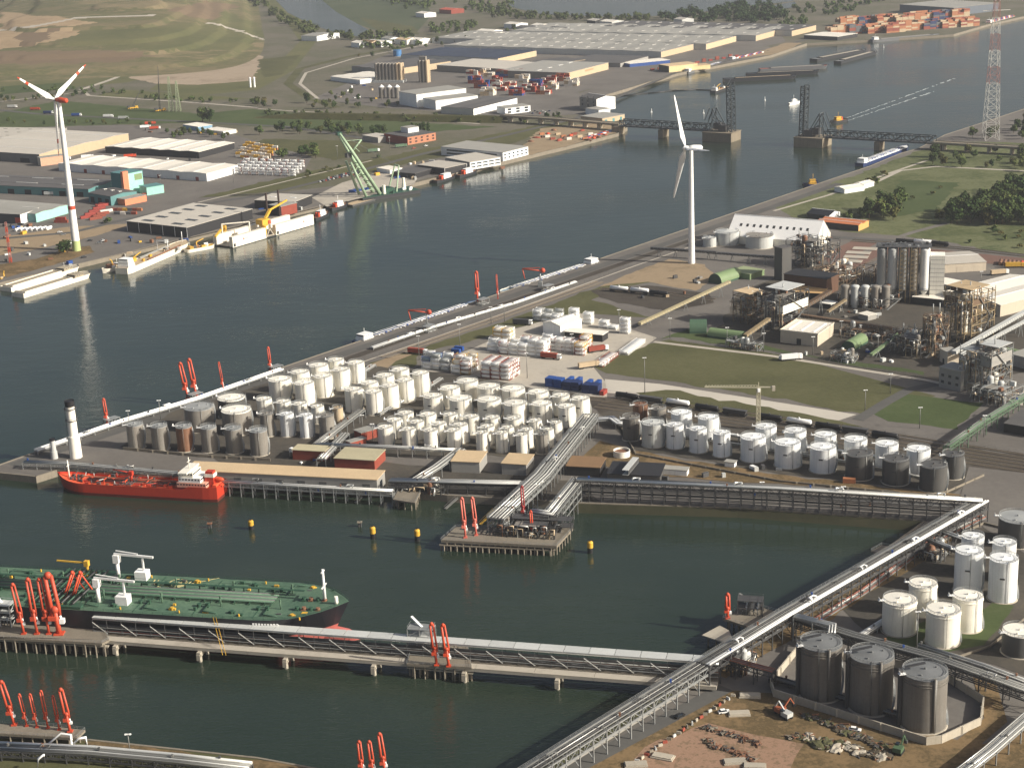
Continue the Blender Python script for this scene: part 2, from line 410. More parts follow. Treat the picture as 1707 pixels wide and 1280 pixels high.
# ---- right bank ground
sheet('lawn', [(985, 607), (1080, 574), (1115, 566), (1290, 590), (1545, 628), (1560, 660), (1440, 690), (1200, 648), (1010, 622)], GRASS)
sheet('lawn', [(1455, 690), (1512, 657), (1640, 672), (1597, 716), (1480, 702)], GRASSG)
sheet('concrete_road', [(1008, 632), (1100, 640), (1428, 691), (1398, 701), (1120, 662), (1012, 655)], PAVE_W, 2)
sheet('container_yard', [(690, 620), (790, 580), (860, 548), (960, 520), (1095, 563), (1075, 578), (985, 607), (1012, 640), (1012, 668), (960, 662), (760, 620)], LCONC)
sheet('verge', [(612, 606), (760, 562), (870, 525), (1000, 478), (1078, 452), (1095, 470), (1040, 478), (985, 500), (1088, 530), (960, 522), (860, 546), (700, 590), (690, 612)], GRASS)
sheet('sand_patch', [(1000, 478), (1060, 452), (1115, 432), (1175, 441), (1195, 462), (1160, 485), (1080, 470), (1030, 474)], SAND, 2)
sheet('sand_patch', [(610, 610), (660, 592), (690, 590), (660, 602), (640, 622)], SAND, 2)
sheet('gravel_yard', [(985, 484), (1080, 476), (1180, 488), (1190, 505), (1110, 520), (1000, 496)], BALL, 2)
strip('quay_road', [(20, 776), (300, 684), (450, 632), (800, 512), (1085, 415), (1240, 362), (1400, 306)], 9, ASPH)
strip('service_road', [(450, 644), (800, 521), (1060, 432), (1160, 398)], 7, BALL)
strip('quay_kerb', [(600, 605), (800, 537), (1060, 443), (1150, 412)], 1.6, LCONC, 3)
sheet('far_meadow', [(1290, 345), (1345, 322), (1450, 284), (1530, 252), (1600, 236), (1760, 240), (1760, 440), (1560, 400), (1400, 385), (1320, 362)], GRASSY)
sheet('meadow_clearing', [(1480, 345), (1500, 300), (1600, 305), (1560, 350), (1490, 362)], GRASSG, 2)
strip('track', [(1430, 318), (1500, 285), (1560, 278), (1720, 286)], 5, LCONC, 3)
strip('track', [(1290, 352), (1380, 326), (1480, 290), (1545, 268)], 3.5, LCONC, 3)
strip('plant_road', [(1400, 445), (1470, 405), (1520, 388), (1580, 372)], 6, YARD, 3)
strip('plant_road', [(1330, 392), (1400, 396), (1500, 402), (1720, 428)], 8, ASPH, 3)
sheet('red_paving', [(1370, 425), (1420, 402), (1720, 432), (1720, 446), (1560, 432), (1470, 424), (1400, 462)], REDP, 2)
sheet('plant_apron', [(1080, 480), (1250, 430), (1400, 420), (1720, 445), (1720, 640), (1560, 660), (1300, 590), (1110, 560), (1190, 510)], YARD, 1)
sheet('process_floor', [(1190, 560), (1230, 490), (1340, 440), (1500, 460), (1720, 540), (1720, 620), (1560, 640), (1330, 596)], DASPH, 2)
sheet('lawn', [(1100, 566), (1150, 548), (1330, 590), (1540, 620), (1540, 626), (1290, 586), (1118, 562)], GRASSG, 2)
strip('perimeter_road', [(1090, 570), (1290, 594), (1545, 634), (1640, 655), (1760, 690)], 4, LCONC, 3)
strip('perimeter_road', [(1430, 700), (1475, 672), (1515, 650), (1560, 640)], 7, ASPH, 3)
sheet('rail_bed', [(965, 660), (1040, 664), (1200, 686), (1440, 722), (1720, 762), (1720, 800), (1600, 778), (1300, 720), (1000, 690)], BALL, 2)
sheet('grass_strip', [(1060, 655), (1110, 650), (1400, 702), (1440, 712), (1300, 700), (1100, 672)], GRASS, 3)
sheet('tank_bund_floor', [(1000, 690), (1060, 672), (1330, 712), (1610, 755), (1625, 790), (1590, 822), (1300, 790), (1060, 750)], DASPH, 3)
sheet('tank_bund_floor', [(200, 745), (280, 690), (440, 640), (600, 608), (720, 620), (980, 660), (985, 720), (930, 760), (640, 760), (430, 760)], DASPH, 2)
sheet('dirt_yard', [(965, 770), (1000, 735), (1060, 752), (1280, 790), (1420, 806), (1610, 826), (1300, 806), (1100, 795)], DIRT, 4)
sheet('asphalt_yard', [(1600, 830), (1615, 778), (1720, 790), (1720, 930), (1640, 880)], YARD, 4)
sheet('bund_floor', [(1400, 1010), (1560, 880), (1640, 880), (1720, 930), (1720, 1130), (1600, 1090), (1440, 1050)], DASPH, 2)
sheet('bund_grass', [(1450, 1075), (1560, 1030), (1600, 1045), (1660, 1000), (1690, 1010), (1640, 1075), (1560, 1092)], GRASSG, 3)
sheet('rack_verge', [(1180, 1120), (1300, 1030), (1480, 930), (1560, 885), (1590, 900), (1420, 1010), (1330, 1060), (1210, 1130)], DIRT, 2)
sheet('dirt_yard', [(940, 1300), (1195, 1150), (1290, 1155), (1430, 1200), (1640, 1240), (1720, 1200), (1720, 1310)], DIRT, 2)
sheet('gravel_pad', [(1030, 1300), (1075, 1245), (1180, 1205), (1260, 1225), (1340, 1240), (1310, 1300)], PINK, 3)
strip('rail_road', [(940, 1290), (1090, 1210), (1210, 1146)], 7, ASPH, 3)
strip('quay_strip', [(900, 1290), (1010, 1225), (1180, 1118)], 7, GRASS, 3)
strip('kerb_line', [(920, 1290), (1030, 1222), (1120, 1166), (1190, 1124)], 1.6, PAVE_W, 4)
strip('dirt_road', [(1640, 1130), (1660, 1200), (1600, 1250), (1500, 1275), (1420, 1300)], 8, DIRT, 3)
sheet('pier_deck', [(0, 776), (30, 767), (200, 712), (330, 742), (390, 796), (100, 783), (60, 793)], YARD, 1)
sheet('front_apron', [(330, 742), (480, 735), (640, 770), (960, 800), (1000, 835), (962, 836), (640, 814), (390, 796)], DASPH, 2)

# ---- left bank ground
sheet('works_yard', [(-20, 476), (345, 390), (530, 346), (700, 300), (860, 264), (870, 240), (700, 270), (560, 310), (440, 325), (200, 345), (-20, 380)], YARD)
sheet('warehouse_yard', [(-20, 380), (-20, 215), (200, 208), (380, 222), (520, 262), (500, 300), (330, 340), (200, 345)], YARD)
sheet('turbine_verge', [(-20, 445), (60, 432), (110, 415), (150, 410), (158, 420), (110, 436), (0, 466), (-20, 470)], DIRT, 2)
sheet('sandy_yard', [(-20, 400), (100, 380), (230, 372), (120, 405), (-20, 430)], SAND, 2)
sheet('dry_field', [(440, 232), (600, 236), (640, 245), (560, 268), (420, 240)], GRASS, 2)
sheet('green_field', [(-20, 192), (100, 168), (330, 190), (420, 182), (700, 205), (830, 212), (660, 225), (500, 215), (320, 205), (60, 212), (-20, 215)], GRASSG, 2)
sheet('road_verge', [(330, 330), (520, 285), (700, 250), (900, 208), (960, 200), (860, 238), (700, 268), (480, 318)], GRASS, 2)
strip('motorway', [(-20, 182), (60, 190), (130, 194), (330, 204), (480, 212), (640, 236)], 9, ASPH, 3)
strip('dock_road', [(-20, 400), (120, 388), (210, 366), (330, 342), (440, 325), (560, 296), (700, 258), (860, 222), (960, 198), (1010, 170), (1130, 120), (1290, 86), (1330, 70), (1450, 40), (1560, 0)], 8, ASPH, 3)
strip('cycle_path', [(330, 338), (480, 302), (620, 268)], 3, LCONC, 4)
strip('railway_path', [(430, 182), (560, 190), (700, 200), (800, 207)], 4, LCONC, 4)
strip('back_road', [(-20, 172), (90, 160), (140, 152), (148, 160), (330, 172), (430, 180)], 6, LCONC, 3)
strip('hill_road', [(135, 150), (180, 135), (240, 112), (290, 95)], 9, LCONC, 3)
strip('loop_road', [(560, 180), (510, 160), (480, 140), (500, 115), (580, 95), (720, 70), (900, 48), (1060, 30)], 14, GRASS, 2)
strip('loop_track', [(530, 165), (500, 140), (510, 122), (590, 98), (720, 73), (900, 51)], 5, LCONC, 3)
sheet('earth_works', [(215, 130), (290, 95), (400, 85), (440, 95), (420, 135), (330, 142), (260, 140)], MUD, 2)
sheet('concrete_terminal', [(520, 330), (570, 305), (640, 285), (700, 290), (690, 308), (545, 345)], LCONC, 3)
sheet('quay_terminal', [(870, 245), (900, 215), (1000, 205), (1030, 212), (1028, 222), (960, 240), (872, 262)], SAND, 3)
sheet('quay_terminal', [(1000, 162), (960, 158), (1040, 130), (1140, 105), (1280, 78), (1300, 85), (1285, 92), (1130, 121)], YARD, 2)
sheet('beach', [(1230, 98), (1310, 72), (1335, 72), (1318, 82), (1285, 92)], SAND, 3)
sheet('silo_yard', [(520, 165), (600, 130), (700, 120), (960, 150), (1000, 190), (850, 195), (640, 180)], YARD, 2)
sheet('park_yard', [(590, 115), (660, 85), (860, 45), (1290, 40), (1310, 70), (1130, 112), (960, 155), (700, 140)], YARD, 1)
sheet('far_field', [(560, 30), (520, 0), (480, -12), (700, -15), (720, 25), (690, 60), (640, 55)], ground_mat('far_crop', [(60, 69, 52), (73, 81, 60), (84, 88, 68)], 0.004, 0.05, 0.9), 1)
CANAL = sheet('canal_water', [(430, -30), (500, -30), (560, 20), (622, 55), (600, 62), (560, 55), (520, 42), (480, 22)], WATER, 3)
sheet('lake_water', [(830, -40), (1420, -40), (1320, 3), (1230, 12), (1160, 22), (1080, 28), (1000, 28), (900, 24), (850, 12)], WATER, 3)
sheet('pond_water', [(1290, 10), (1325, 3), (1330, 12), (1300, 16)], WATER, 4)
# ---- near bank
sheet('mooring_bank', [(140, 1236), (430, 1266), (560, 1290), (430, 1290), (150, 1245)], DIRT, 2)

# ---- landfill mound
def sstep(a, b_, x):
    t = max(0.0, min(1.0, (x-a)/(b_-a))); return t*t*(3-2*t)
def noise2(x, y):
    v = 0
    for k, (fx, fy, ph) in enumerate(((.0041, .0023, 1), (.0087, .0061, 2.3), (.0031, .0102, 4), (.017, .013, .7))):
        v += math.sin(x*fx+ph+math.sin(y*fy*0.7+ph))*math.cos(y*fy-ph)/(k+1.4)
    return v
def hillz(x, y):
    right = -372-(y-2900)*0.15; cx = right-300
    e1 = sstep(1.0, 0.15, (x-cx)/300.) if x > cx else sstep(1.0, 0.12, (cx-x)/(620-0.06*(y-2900)))
    e2 = sstep(2560, 3250, y)*sstep(4700, 4000, y)
    h = 50*e1*e2+7*noise2(x, y)*e1*e2
    t = round(h/11)*11; return h*0.55+t*0.45-0.8
HG = ground_mat('hill_grass', [(80, 84, 56), (94, 94, 64), (106, 102, 72)], .006, .06, .9); HT = ground_mat('hill_soil', [(140, 120, 94), (158, 138, 110), (126, 108, 84)], .006, .06, .9); HR = ground_mat('hill_red_soil', [(106, 92, 74), (120, 104, 84)], .006, .06, .9)
HILL = ground_mat('landfill_soil', [(94, 92, 66), (116, 106, 80), (88, 90, 60), (132, 118, 92), (104, 100, 70)], 0.0032, 0.04, 1.0, 0.0, (0.4, 1, 2.4))
def in_poly(x, y, poly):
    r = False; j = len(poly)-1
    for i in range(len(poly)):
        if (poly[i][1] > y) != (poly[j][1] > y) and x < (poly[j][0]-poly[i][0])*(y-poly[i][1])/(poly[j][1]-poly[i][1])+poly[i][0]: r = not r
        j = i
    return r
HREG = [([(30, 54), (100, 50), (60, 76), (30, 76)], 3), ([(-20, 54), (40, 52), (110, 46), (140, 50), (90, 70), (20, 82), (-20, 84)], 2), ([(100, 52), (240, 44), (350, 40), (420, 66), (430, 84), (280, 86), (110, 74)], 1),
        ([(-20, 86), (180, 84), (260, 92), (200, 104), (-20, 108)], 3), ([(350, 38), (380, 20), (470, 60), (470, 74), (420, 66)], 1), ([(0, 20), (130, 32), (160, 40), (0, 50)], 2), ([(280, 20), (340, 2), (400, 10), (350, 34)], 3)]
HTRK = [[(352, 39), (400, 52), (470, 78)], [(-10, 52), (60, 44), (130, 30), (250, 26)]]
def near_line(x, y, ln, d):
    for (x0, y0), (x1, y1) in zip(ln, ln[1:]):
        t = max(0, min(1, ((x-x0)*(x1-x0)+(y-y0)*(y1-y0))/((x1-x0)**2+(y1-y0)**2)))
        if abs(x-x0-t*(x1-x0)) < d*6 and abs(y-y0-t*(y1-y0)) < d: return True
    return False
o = MB(); NX, NY = 190, 190; X0, X1, Y0, Y1 = -1750., -260., 2480., 4800.
for j in range(NY+1):
    for i in range(NX+1):
        x = X0+(X1-X0)*i/NX; y = Y0+(Y1-Y0)*j/NY; o.v.append((x, y, hillz(x, y)))
for j in range(NY):
    for i in range(NX):
        a = j*(NX+1)+i; v0, v1 = o.v[a], o.v[a+NX+2]; o.mi = 0
        c = to_px(((v0[0]+v1[0])/2, (v0[1]+v1[1])/2, (v0[2]+v1[2])/2)); cx, cy = c[0]+6*math.sin(c[1]*.4+c[0]*.05), c[1]+1.2*math.sin(c[0]*.09)
        for ln in HTRK:
            if near_line(c[0], c[1], ln, 1.15): o.mi = 4; break
        else:
            for pl, m_ in HREG:
                if in_poly(cx, cy, pl): o.mi = m_; break
        o.face([a, a+1, a+NX+2, a+NX+1], True)
struct('hill', o, [HILL, HG, HT, HR, LCONC])
# sloping grass bank under the long rack
BANK = ground_mat('bank_grass', [(44, 45, 33), (54, 54, 40), (64, 61, 45)], .03, .3, .9, .2)
o = MB(); top = [G(960, 838, .14), G(1230, 846, .14), G(1543, 867, .14)]; bot = [G(958, 856, WZ-.3), G(1230, 864, WZ-.3), G(1532, 887, WZ-.3)]
for i in range(2): o.poly([bot[i], bot[i+1], top[i+1], top[i]])
struct('embankment_slope', o, BANK)
for i, pol in enumerate(([(200, 150), (330, 158), (420, 165), (330, 168), (160, 160)], [(0, 145), (110, 138), (130, 148), (0, 158)], [(430, 100), (500, 92), (470, 125), (440, 130)], [(600, 30), (690, 45), (700, 58), (630, 52)])): sheet('scrub_patch', pol, [HG, GRASSG, GRASS, GRASS][i], 2)

for pol in ([(250, 150), (300, 112), (420, 120), (470, 100), (500, 70), (480, 40), (440, 8), (400, -10), (470, -8), (520, 44), (530, 66), (490, 118), (430, 150), (330, 160)], [(-20, 120), (240, 105), (300, 118), (210, 138), (120, 146), (-20, 160)]): sheet('hill_foot', pol, HG, 1)
# ================================================================ storage tanks
def tank(px, py, wpx, h, shell, label, roof=None, roofh=0.07, group=None, rail=True, stair=True, wrap=None, plate=False, walk=None, base=True):
    p = G(px, py, h); r = wpx/2*scale_at(p)
    t = thing('storage_tank', label, 'storage tank', (p.x, p.y, 0), 0, group)
    n = 40 if r > 7 else 28
    a = MB().cyl(0, 0, 0.15, h, r, n=n, top=False)
    part('shell', a, shell, t)
    rf = MB(); rr = r*1.012
    rf.cyl(0, 0, h-0.12, h+0.22, rr, n=n, top=False)
    k = rf.add([(rr*math.cos(2*PI*j/n), rr*math.sin(2*PI*j/n), h+0.22) for j in range(n)])
    c = rf.add([(0, 0, h+0.22+r*roofh)])
    for j in range(n): rf.face([k+j, k+(j+1) % n, c], False)
    RP = part('roof', rf, roof or shell, t)
    part('vent', MB().cyl(0, 0, h+r*roofh*.8, h+r*roofh+0.8, 0.45, n=10), roof or shell, RP); part('hatch', MB().cyl(r*.55, r*.2, h+.1, h+1.1, 0.35, n=8), roof or shell, RP); part('hatch', MB().cyl(-r*.3, -r*.5, h+.1, h+1.0, 0.4, n=8), roof or shell, RP)
    if rail:
        q = MB(); q.ring(0, 0, h+1.25, r*.985, 0.16, 26); q.ring(0, 0, h+0.75, r*.985, 0.1, 26)
        for j in range(26):
            q.beam((r*.985*math.cos(2*PI*j/26), r*.985*math.sin(2*PI*j/26), h+.2), (r*.985*math.cos(2*PI*j/26), r*.985*math.sin(2*PI*j/26), h+1.25), 0.08)
        part('railing', q, STEEL, t)
    if stair:
        q = MB(); a0 = random.uniform(-0.9, -0.1); span = min(1.9, h/r*0.75); N = 12; pr = None
        for j in range(N+1):
            th = a0+span*j/N; z = 0.3+(h-0.2)*j/N
            cur = Vector((math.cos(th), math.sin(th), 0))*(r+0.55); cur.z = z
            if pr is not None:
                q.beam(pr, cur, 0.8, 0.14)
                q.beam(pr*1.0+Vector((math.cos(th)*.4, math.sin(th)*.4, 1.0)), cur+Vector((math.cos(th)*.4, math.sin(th)*.4, 1.0)), 0.07)
            pr = cur
        part('stair', q, STEEL, t)
    q = MB(); th = random.uniform(-1.9, -1.2)
    q.tube([(math.cos(th)*(r+.25), math.sin(th)*(r+.25), 0.4), (math.cos(th)*(r+.25), math.sin(th)*(r+.25), h+.5), (math.cos(th)*(r*.8), math.sin(th)*(r*.8), h+.6)], 0.13, 6)
    part('riser_pipe', q, PIPEG, t)
    th = random.uniform(2.8, 3.6); q = MB(); q.cbox((math.cos(th)*(r+.4), math.sin(th)*(r+.4), h+.1), 3.2, 1.6, .2, th); q.cbox((math.cos(th)*(r+1.6), math.sin(th)*(r+1.6), h+.3), .1, 1.6, 1.0, th)
    part('top_platform', q, WHITE_S, t)
    if base:
        q = MB(); q.cyl(0, 0, 0.0, 0.35, r+0.7, r+0.45, n=n); part('foundation', q, CONC, t)
    if plate:
        q = MB(); th = -PI/2-0.35; u = Vector((-math.sin(th), math.cos(th), 0)); c0 = Vector((math.cos(th), math.sin(th), 0))*(r+0.06); c0.z = h*.62
        q.beam(c0-u*1.0, c0+u*1.0, 0.1, 0.7); part('number_plate', q, DSTEEL, t)
    if wrap:
        q = MB()
        for z in wrap: part('stiffener_ring', MB().ring(0, 0, z*h, r+0.12, 0.3, n), shell, t)
    return t
ROW = lambda block, row, n: [f'storage tank, {ordinal(i)} from left in the {row} row of {block}' for i in range(n)]
def tanks(colour, lst, h, shell, block, row, **kw):
    lst = sorted(lst)
    for i, e in enumerate(lst):
        s = e[3] if len(e) > 3 and e[3] else shell; cn = e[4] if len(e) > 4 else colour
        tank(e[0], e[1], e[2], h*random.uniform(.985, 1.015), s, f'{cn} storage tank, {ordinal(i)} from left in {row} row of {block}', group='storage tanks of the terminal', **kw)

tanks('cream', [(466, 632, 38), (500, 620, 31), (531, 609, 32), (560, 600, 27)], 12.5, CREAM, 'the canal-side tank block', 'back')
tanks('cream', [(507, 638, 33), (538.5, 627, 30), (568.5, 616, 29), (593.5, 604.5, 27.5)], 12, CREAM, 'the canal-side tank block', 'front')
tanks('cream', [(589, 649, 30), (616, 638, 29), (642, 626, 30), (667.5, 616, 29)], 12.5, CREAM, 'the middle tank block', 'back')
tanks('cream', [(623, 653, 28), (650, 643, 28), (676, 633.5, 27), (701, 622, 28)], 13, CREAM, 'the middle tank block', 'front')
tanks('cream', [(750, 646.5, 33), (779, 635, 36), (814.6, 644, 38), (855.5, 648, 39), (897, 653.5, 34), (935, 659, 29), (968, 664, 30)], 11, CREAM, 'the wide squat block', 'back', plate=True)
tanks('cream', [(721.5, 660, 33), (767.5, 664, 38), (815, 666, 39), (859, 672, 39), (903, 672.5, 34), (944.5, 677, 29)], 11, CREAM, 'the wide squat block', 'front', plate=True)
tanks('cream', [(676, 688.5, 27), (713.4, 691, 28), (750.5, 691, 24), (785, 694.5, 26), (821, 696, 25), (857, 697.5, 25), (892, 701, 22), (927, 704.5, 20)], 9.5, CREAM, 'the slim tank block', 'back')
tanks('cream', [(658, 700, 26), (695, 703, 24), (731.5, 706, 25), (767, 708, 26), (812, 711, 24), (846, 712.6, 21), (878.5, 716, 21), (914, 716, 18)], 9.5, CREAM, 'the slim tank block', 'middle')
tanks('cream', [(642, 712, 26), (681, 715, 24), (717.7, 717, 24), (756, 717, 23), (803, 721, 20), (836, 721.5, 20), (869.3, 724.7, 19), (903, 723.5, 20, GREYT, 'grey')], 10.5, CREAM, 'the slim tank block', 'front')
tanks('white', [(440, 665, 26), (472, 669.5, 24), (500, 673, 23), (529, 677.5, 22), (562.5, 680, 18, TAN, 'tan')], 9.5, CREAM, 'block beside the grey tanks', 'back')
tanks('white', [(444, 690, 23, GREYT, 'grey'), (477.5, 690, 24), (509.5, 692, 23), (543.7, 693, 26, GREYT, 'stained grey')], 12.5, WHITE, 'block beside the grey tanks', 'front')
tank(331, 678, 49, 13, GREYT, 'wide grey storage tank with grey roof nearest the chimney', ROOFG)
tank(393.5, 683, 49, 13, GREYT, 'wide stained grey storage tank with bright cream roof', CREAM)
tank(385, 663, 45, 11, DARKT, 'wide dark storage tank with cream roof close to the quay', CREAM)
tanks('slim weathered grey', [(224, 707, 28), (264.5, 709.5, 28), (306, 710.5, 27, RUSTT, 'slim rust-stained'), (347, 712, 27), (388, 713.5, 28), (430, 717, 30)], 13.5, GREYT, 'six behind long shed', 'single', roof=ROOFG)
# row beside the railway
tanks('white', [(1067, 674, 25, RUSTT, 'rusty'), (1098, 680.5, 25, GREYT, 'grey'), (1136, 687.5, 35), (1181, 695.5, 35), (1277, 710.7, 35), (1326, 717.5, 36), (1376, 724.5, 36), (1426.5, 732, 38), (1478.5, 739.5, 38), (1531.5, 748, 39), (1589, 757, 36, DARKT, 'dark grey')],
      11.8, WHITE, 'railway-side tanks', 'back')
tanks('white', [(1052, 695.5, 29, BROWNT, 'brown'), (1088.7, 704.5, 38, GREYW, 'pale grey'), (1125, 708, 29), (1163.7, 714.5, 29), (1203, 721, 29), (1255.7, 728, 42), (1313, 737, 43), (1372, 744.7, 43), (1432.5, 756, 45, DARKT, 'dark grey'), (1493.5, 764.7, 44, DARKT, 'dark grey'), (1556.5, 775, 45, DARKT, 'dark grey')],
      12.3, WHITE, 'railway-side tanks', 'front', plate=True)
# foreground right
for a in ((1622, 893.5, 37, 16.5, 'tall white storage tank with a ring pipe, back left of the tall four'), (1674.7, 904, 39, 16.5, 'tall white storage tank, back right of the tall four'),
          (1616, 917.6, 46, 18, 'tall white storage tank, front left of the tall four'), (1673.8, 930.5, 47, 18, 'tall white storage tank, front right of the tall four')):
    tank(a[0], a[1], a[2], a[3], WHITE, a[4], plate=True, group='four tall white tanks')
for a in ((1539, 972, 46, 13.0, 'squat cream storage tank, rear one of the grassy four'), (1500, 999, 56, 13.5, 'squat white storage tank, left one of the grassy four'),
          (1573, 1015.5, 56, 14, 'squat white storage tank, front one of the grassy four'), (1613.7, 992.5, 49, 14, 'squat white storage tank, right one of the grassy four')):
    tank(a[0], a[1], a[2], a[3], CREAM, a[4], group='four squat tanks on grass', wrap=[.93])
tank(1700, 1051, 56, 9, DARKT, 'dark grey open-looking tank with pale roof at the right edge', CREAM, 0.02)
tank(1697, 862, 62, 12, DARKT, 'dark grey storage tank at the right edge above the tall white four', ROOFG)
# big brown trio in a concrete bund
for a in ((1368.7, 1071, 70, 'left'), (1453.4, 1091, 73, 'middle'), (1542, 1118.5, 75, 'right')):
    tt = tank(a[0], a[1], a[2], 20.8, BROWNT, f'huge brown steel storage tank, {a[3]} one of three in a concrete bund', mat('dull_grey_roof', (108, 110, 110), .6, var=.15, scale=.2), 0.10, 'three huge brown tanks', wrap=[.93, .88])
    r = a[2]/2*scale_at(G(a[0], a[1], 21.5))
    q = MB(); q.beam((-r*.9, .4, 22.6), (0, 0, 24.2), 1.4, .3); q.beam((-r*.9, -.4, 23.5), (0, -.8, 25.1), .1); q.beam((-r*.9, 1.2, 23.5), (0, .8, 25.1), .1)
    part('roof_walkway', q, DSTEEL, tt)
    q = MB(); q.box(-r*1.02-1.2, -1, 0, -r*1.02, 1, 22); part('access_tower', q, DSTEEL, tt)
    q = MB(); q.tube([(r*.2, -r*.99, 1), (r*.2, -r*.99-.3, 21.8)], .5, 8); part('seam_cover', q, BROWNT, tt)
def wallrun(name, label, pix, h, th, m, closed=True):
    pts = [G(x, y, h) for x, y in pix]; t = thing(name, label, 'bund wall', (pts[0].x, pts[0].y, 0)); n = len(pts)
    for i in range(n if closed else n-1):
        a, b_ = pts[i], pts[(i+1) % n]; q = MB(); d = (b_-a).normalized()
        q.beam(Vector((a.x, a.y, h/2))-d*0.0, Vector((b_.x, b_.y, h/2))+d*th*.45, th, h)
        k = int((b_-a).length/8)
        for j in range(1, k): c = a+(b_-a)*j/k; q.cbox((c.x, c.y, 0), th+.5, th+.5, h*.98)
        part('wall_panel', q, m, t, True)
    return t
wallrun('bund_wall', 'pale concrete bund wall round the three huge brown tanks', [(1285, 1130), (1330, 1075), (1560, 1110), (1640, 1160), (1635, 1195), (1570, 1225), (1545, 1228), (1290, 1148)], 3.2, .5, CONC)
wallrun('bund_wall', 'low concrete wall round the railway-side tanks', [(1030, 700), (1060, 755), (1300, 800), (1560, 826), (1640, 790)], 1.2, .4, DCONC, False)
wallrun('bund_wall', 'low concrete wall before the six slim grey tanks', [(205, 745), (330, 757), (450, 764)], 1.6, .4, DCONC, False)
wallrun('bund_wall', 'low wall around the grassy four tanks', [(1440, 1062), (1560, 1105), (1650, 1075), (1707, 1030)], 1.0, .4, DCONC, False)
wallrun('bund_wall', 'low wall behind the four tall white tanks', [(1560, 905), (1640, 870), (1720, 890)], 1.2, .4, DCONC, False)

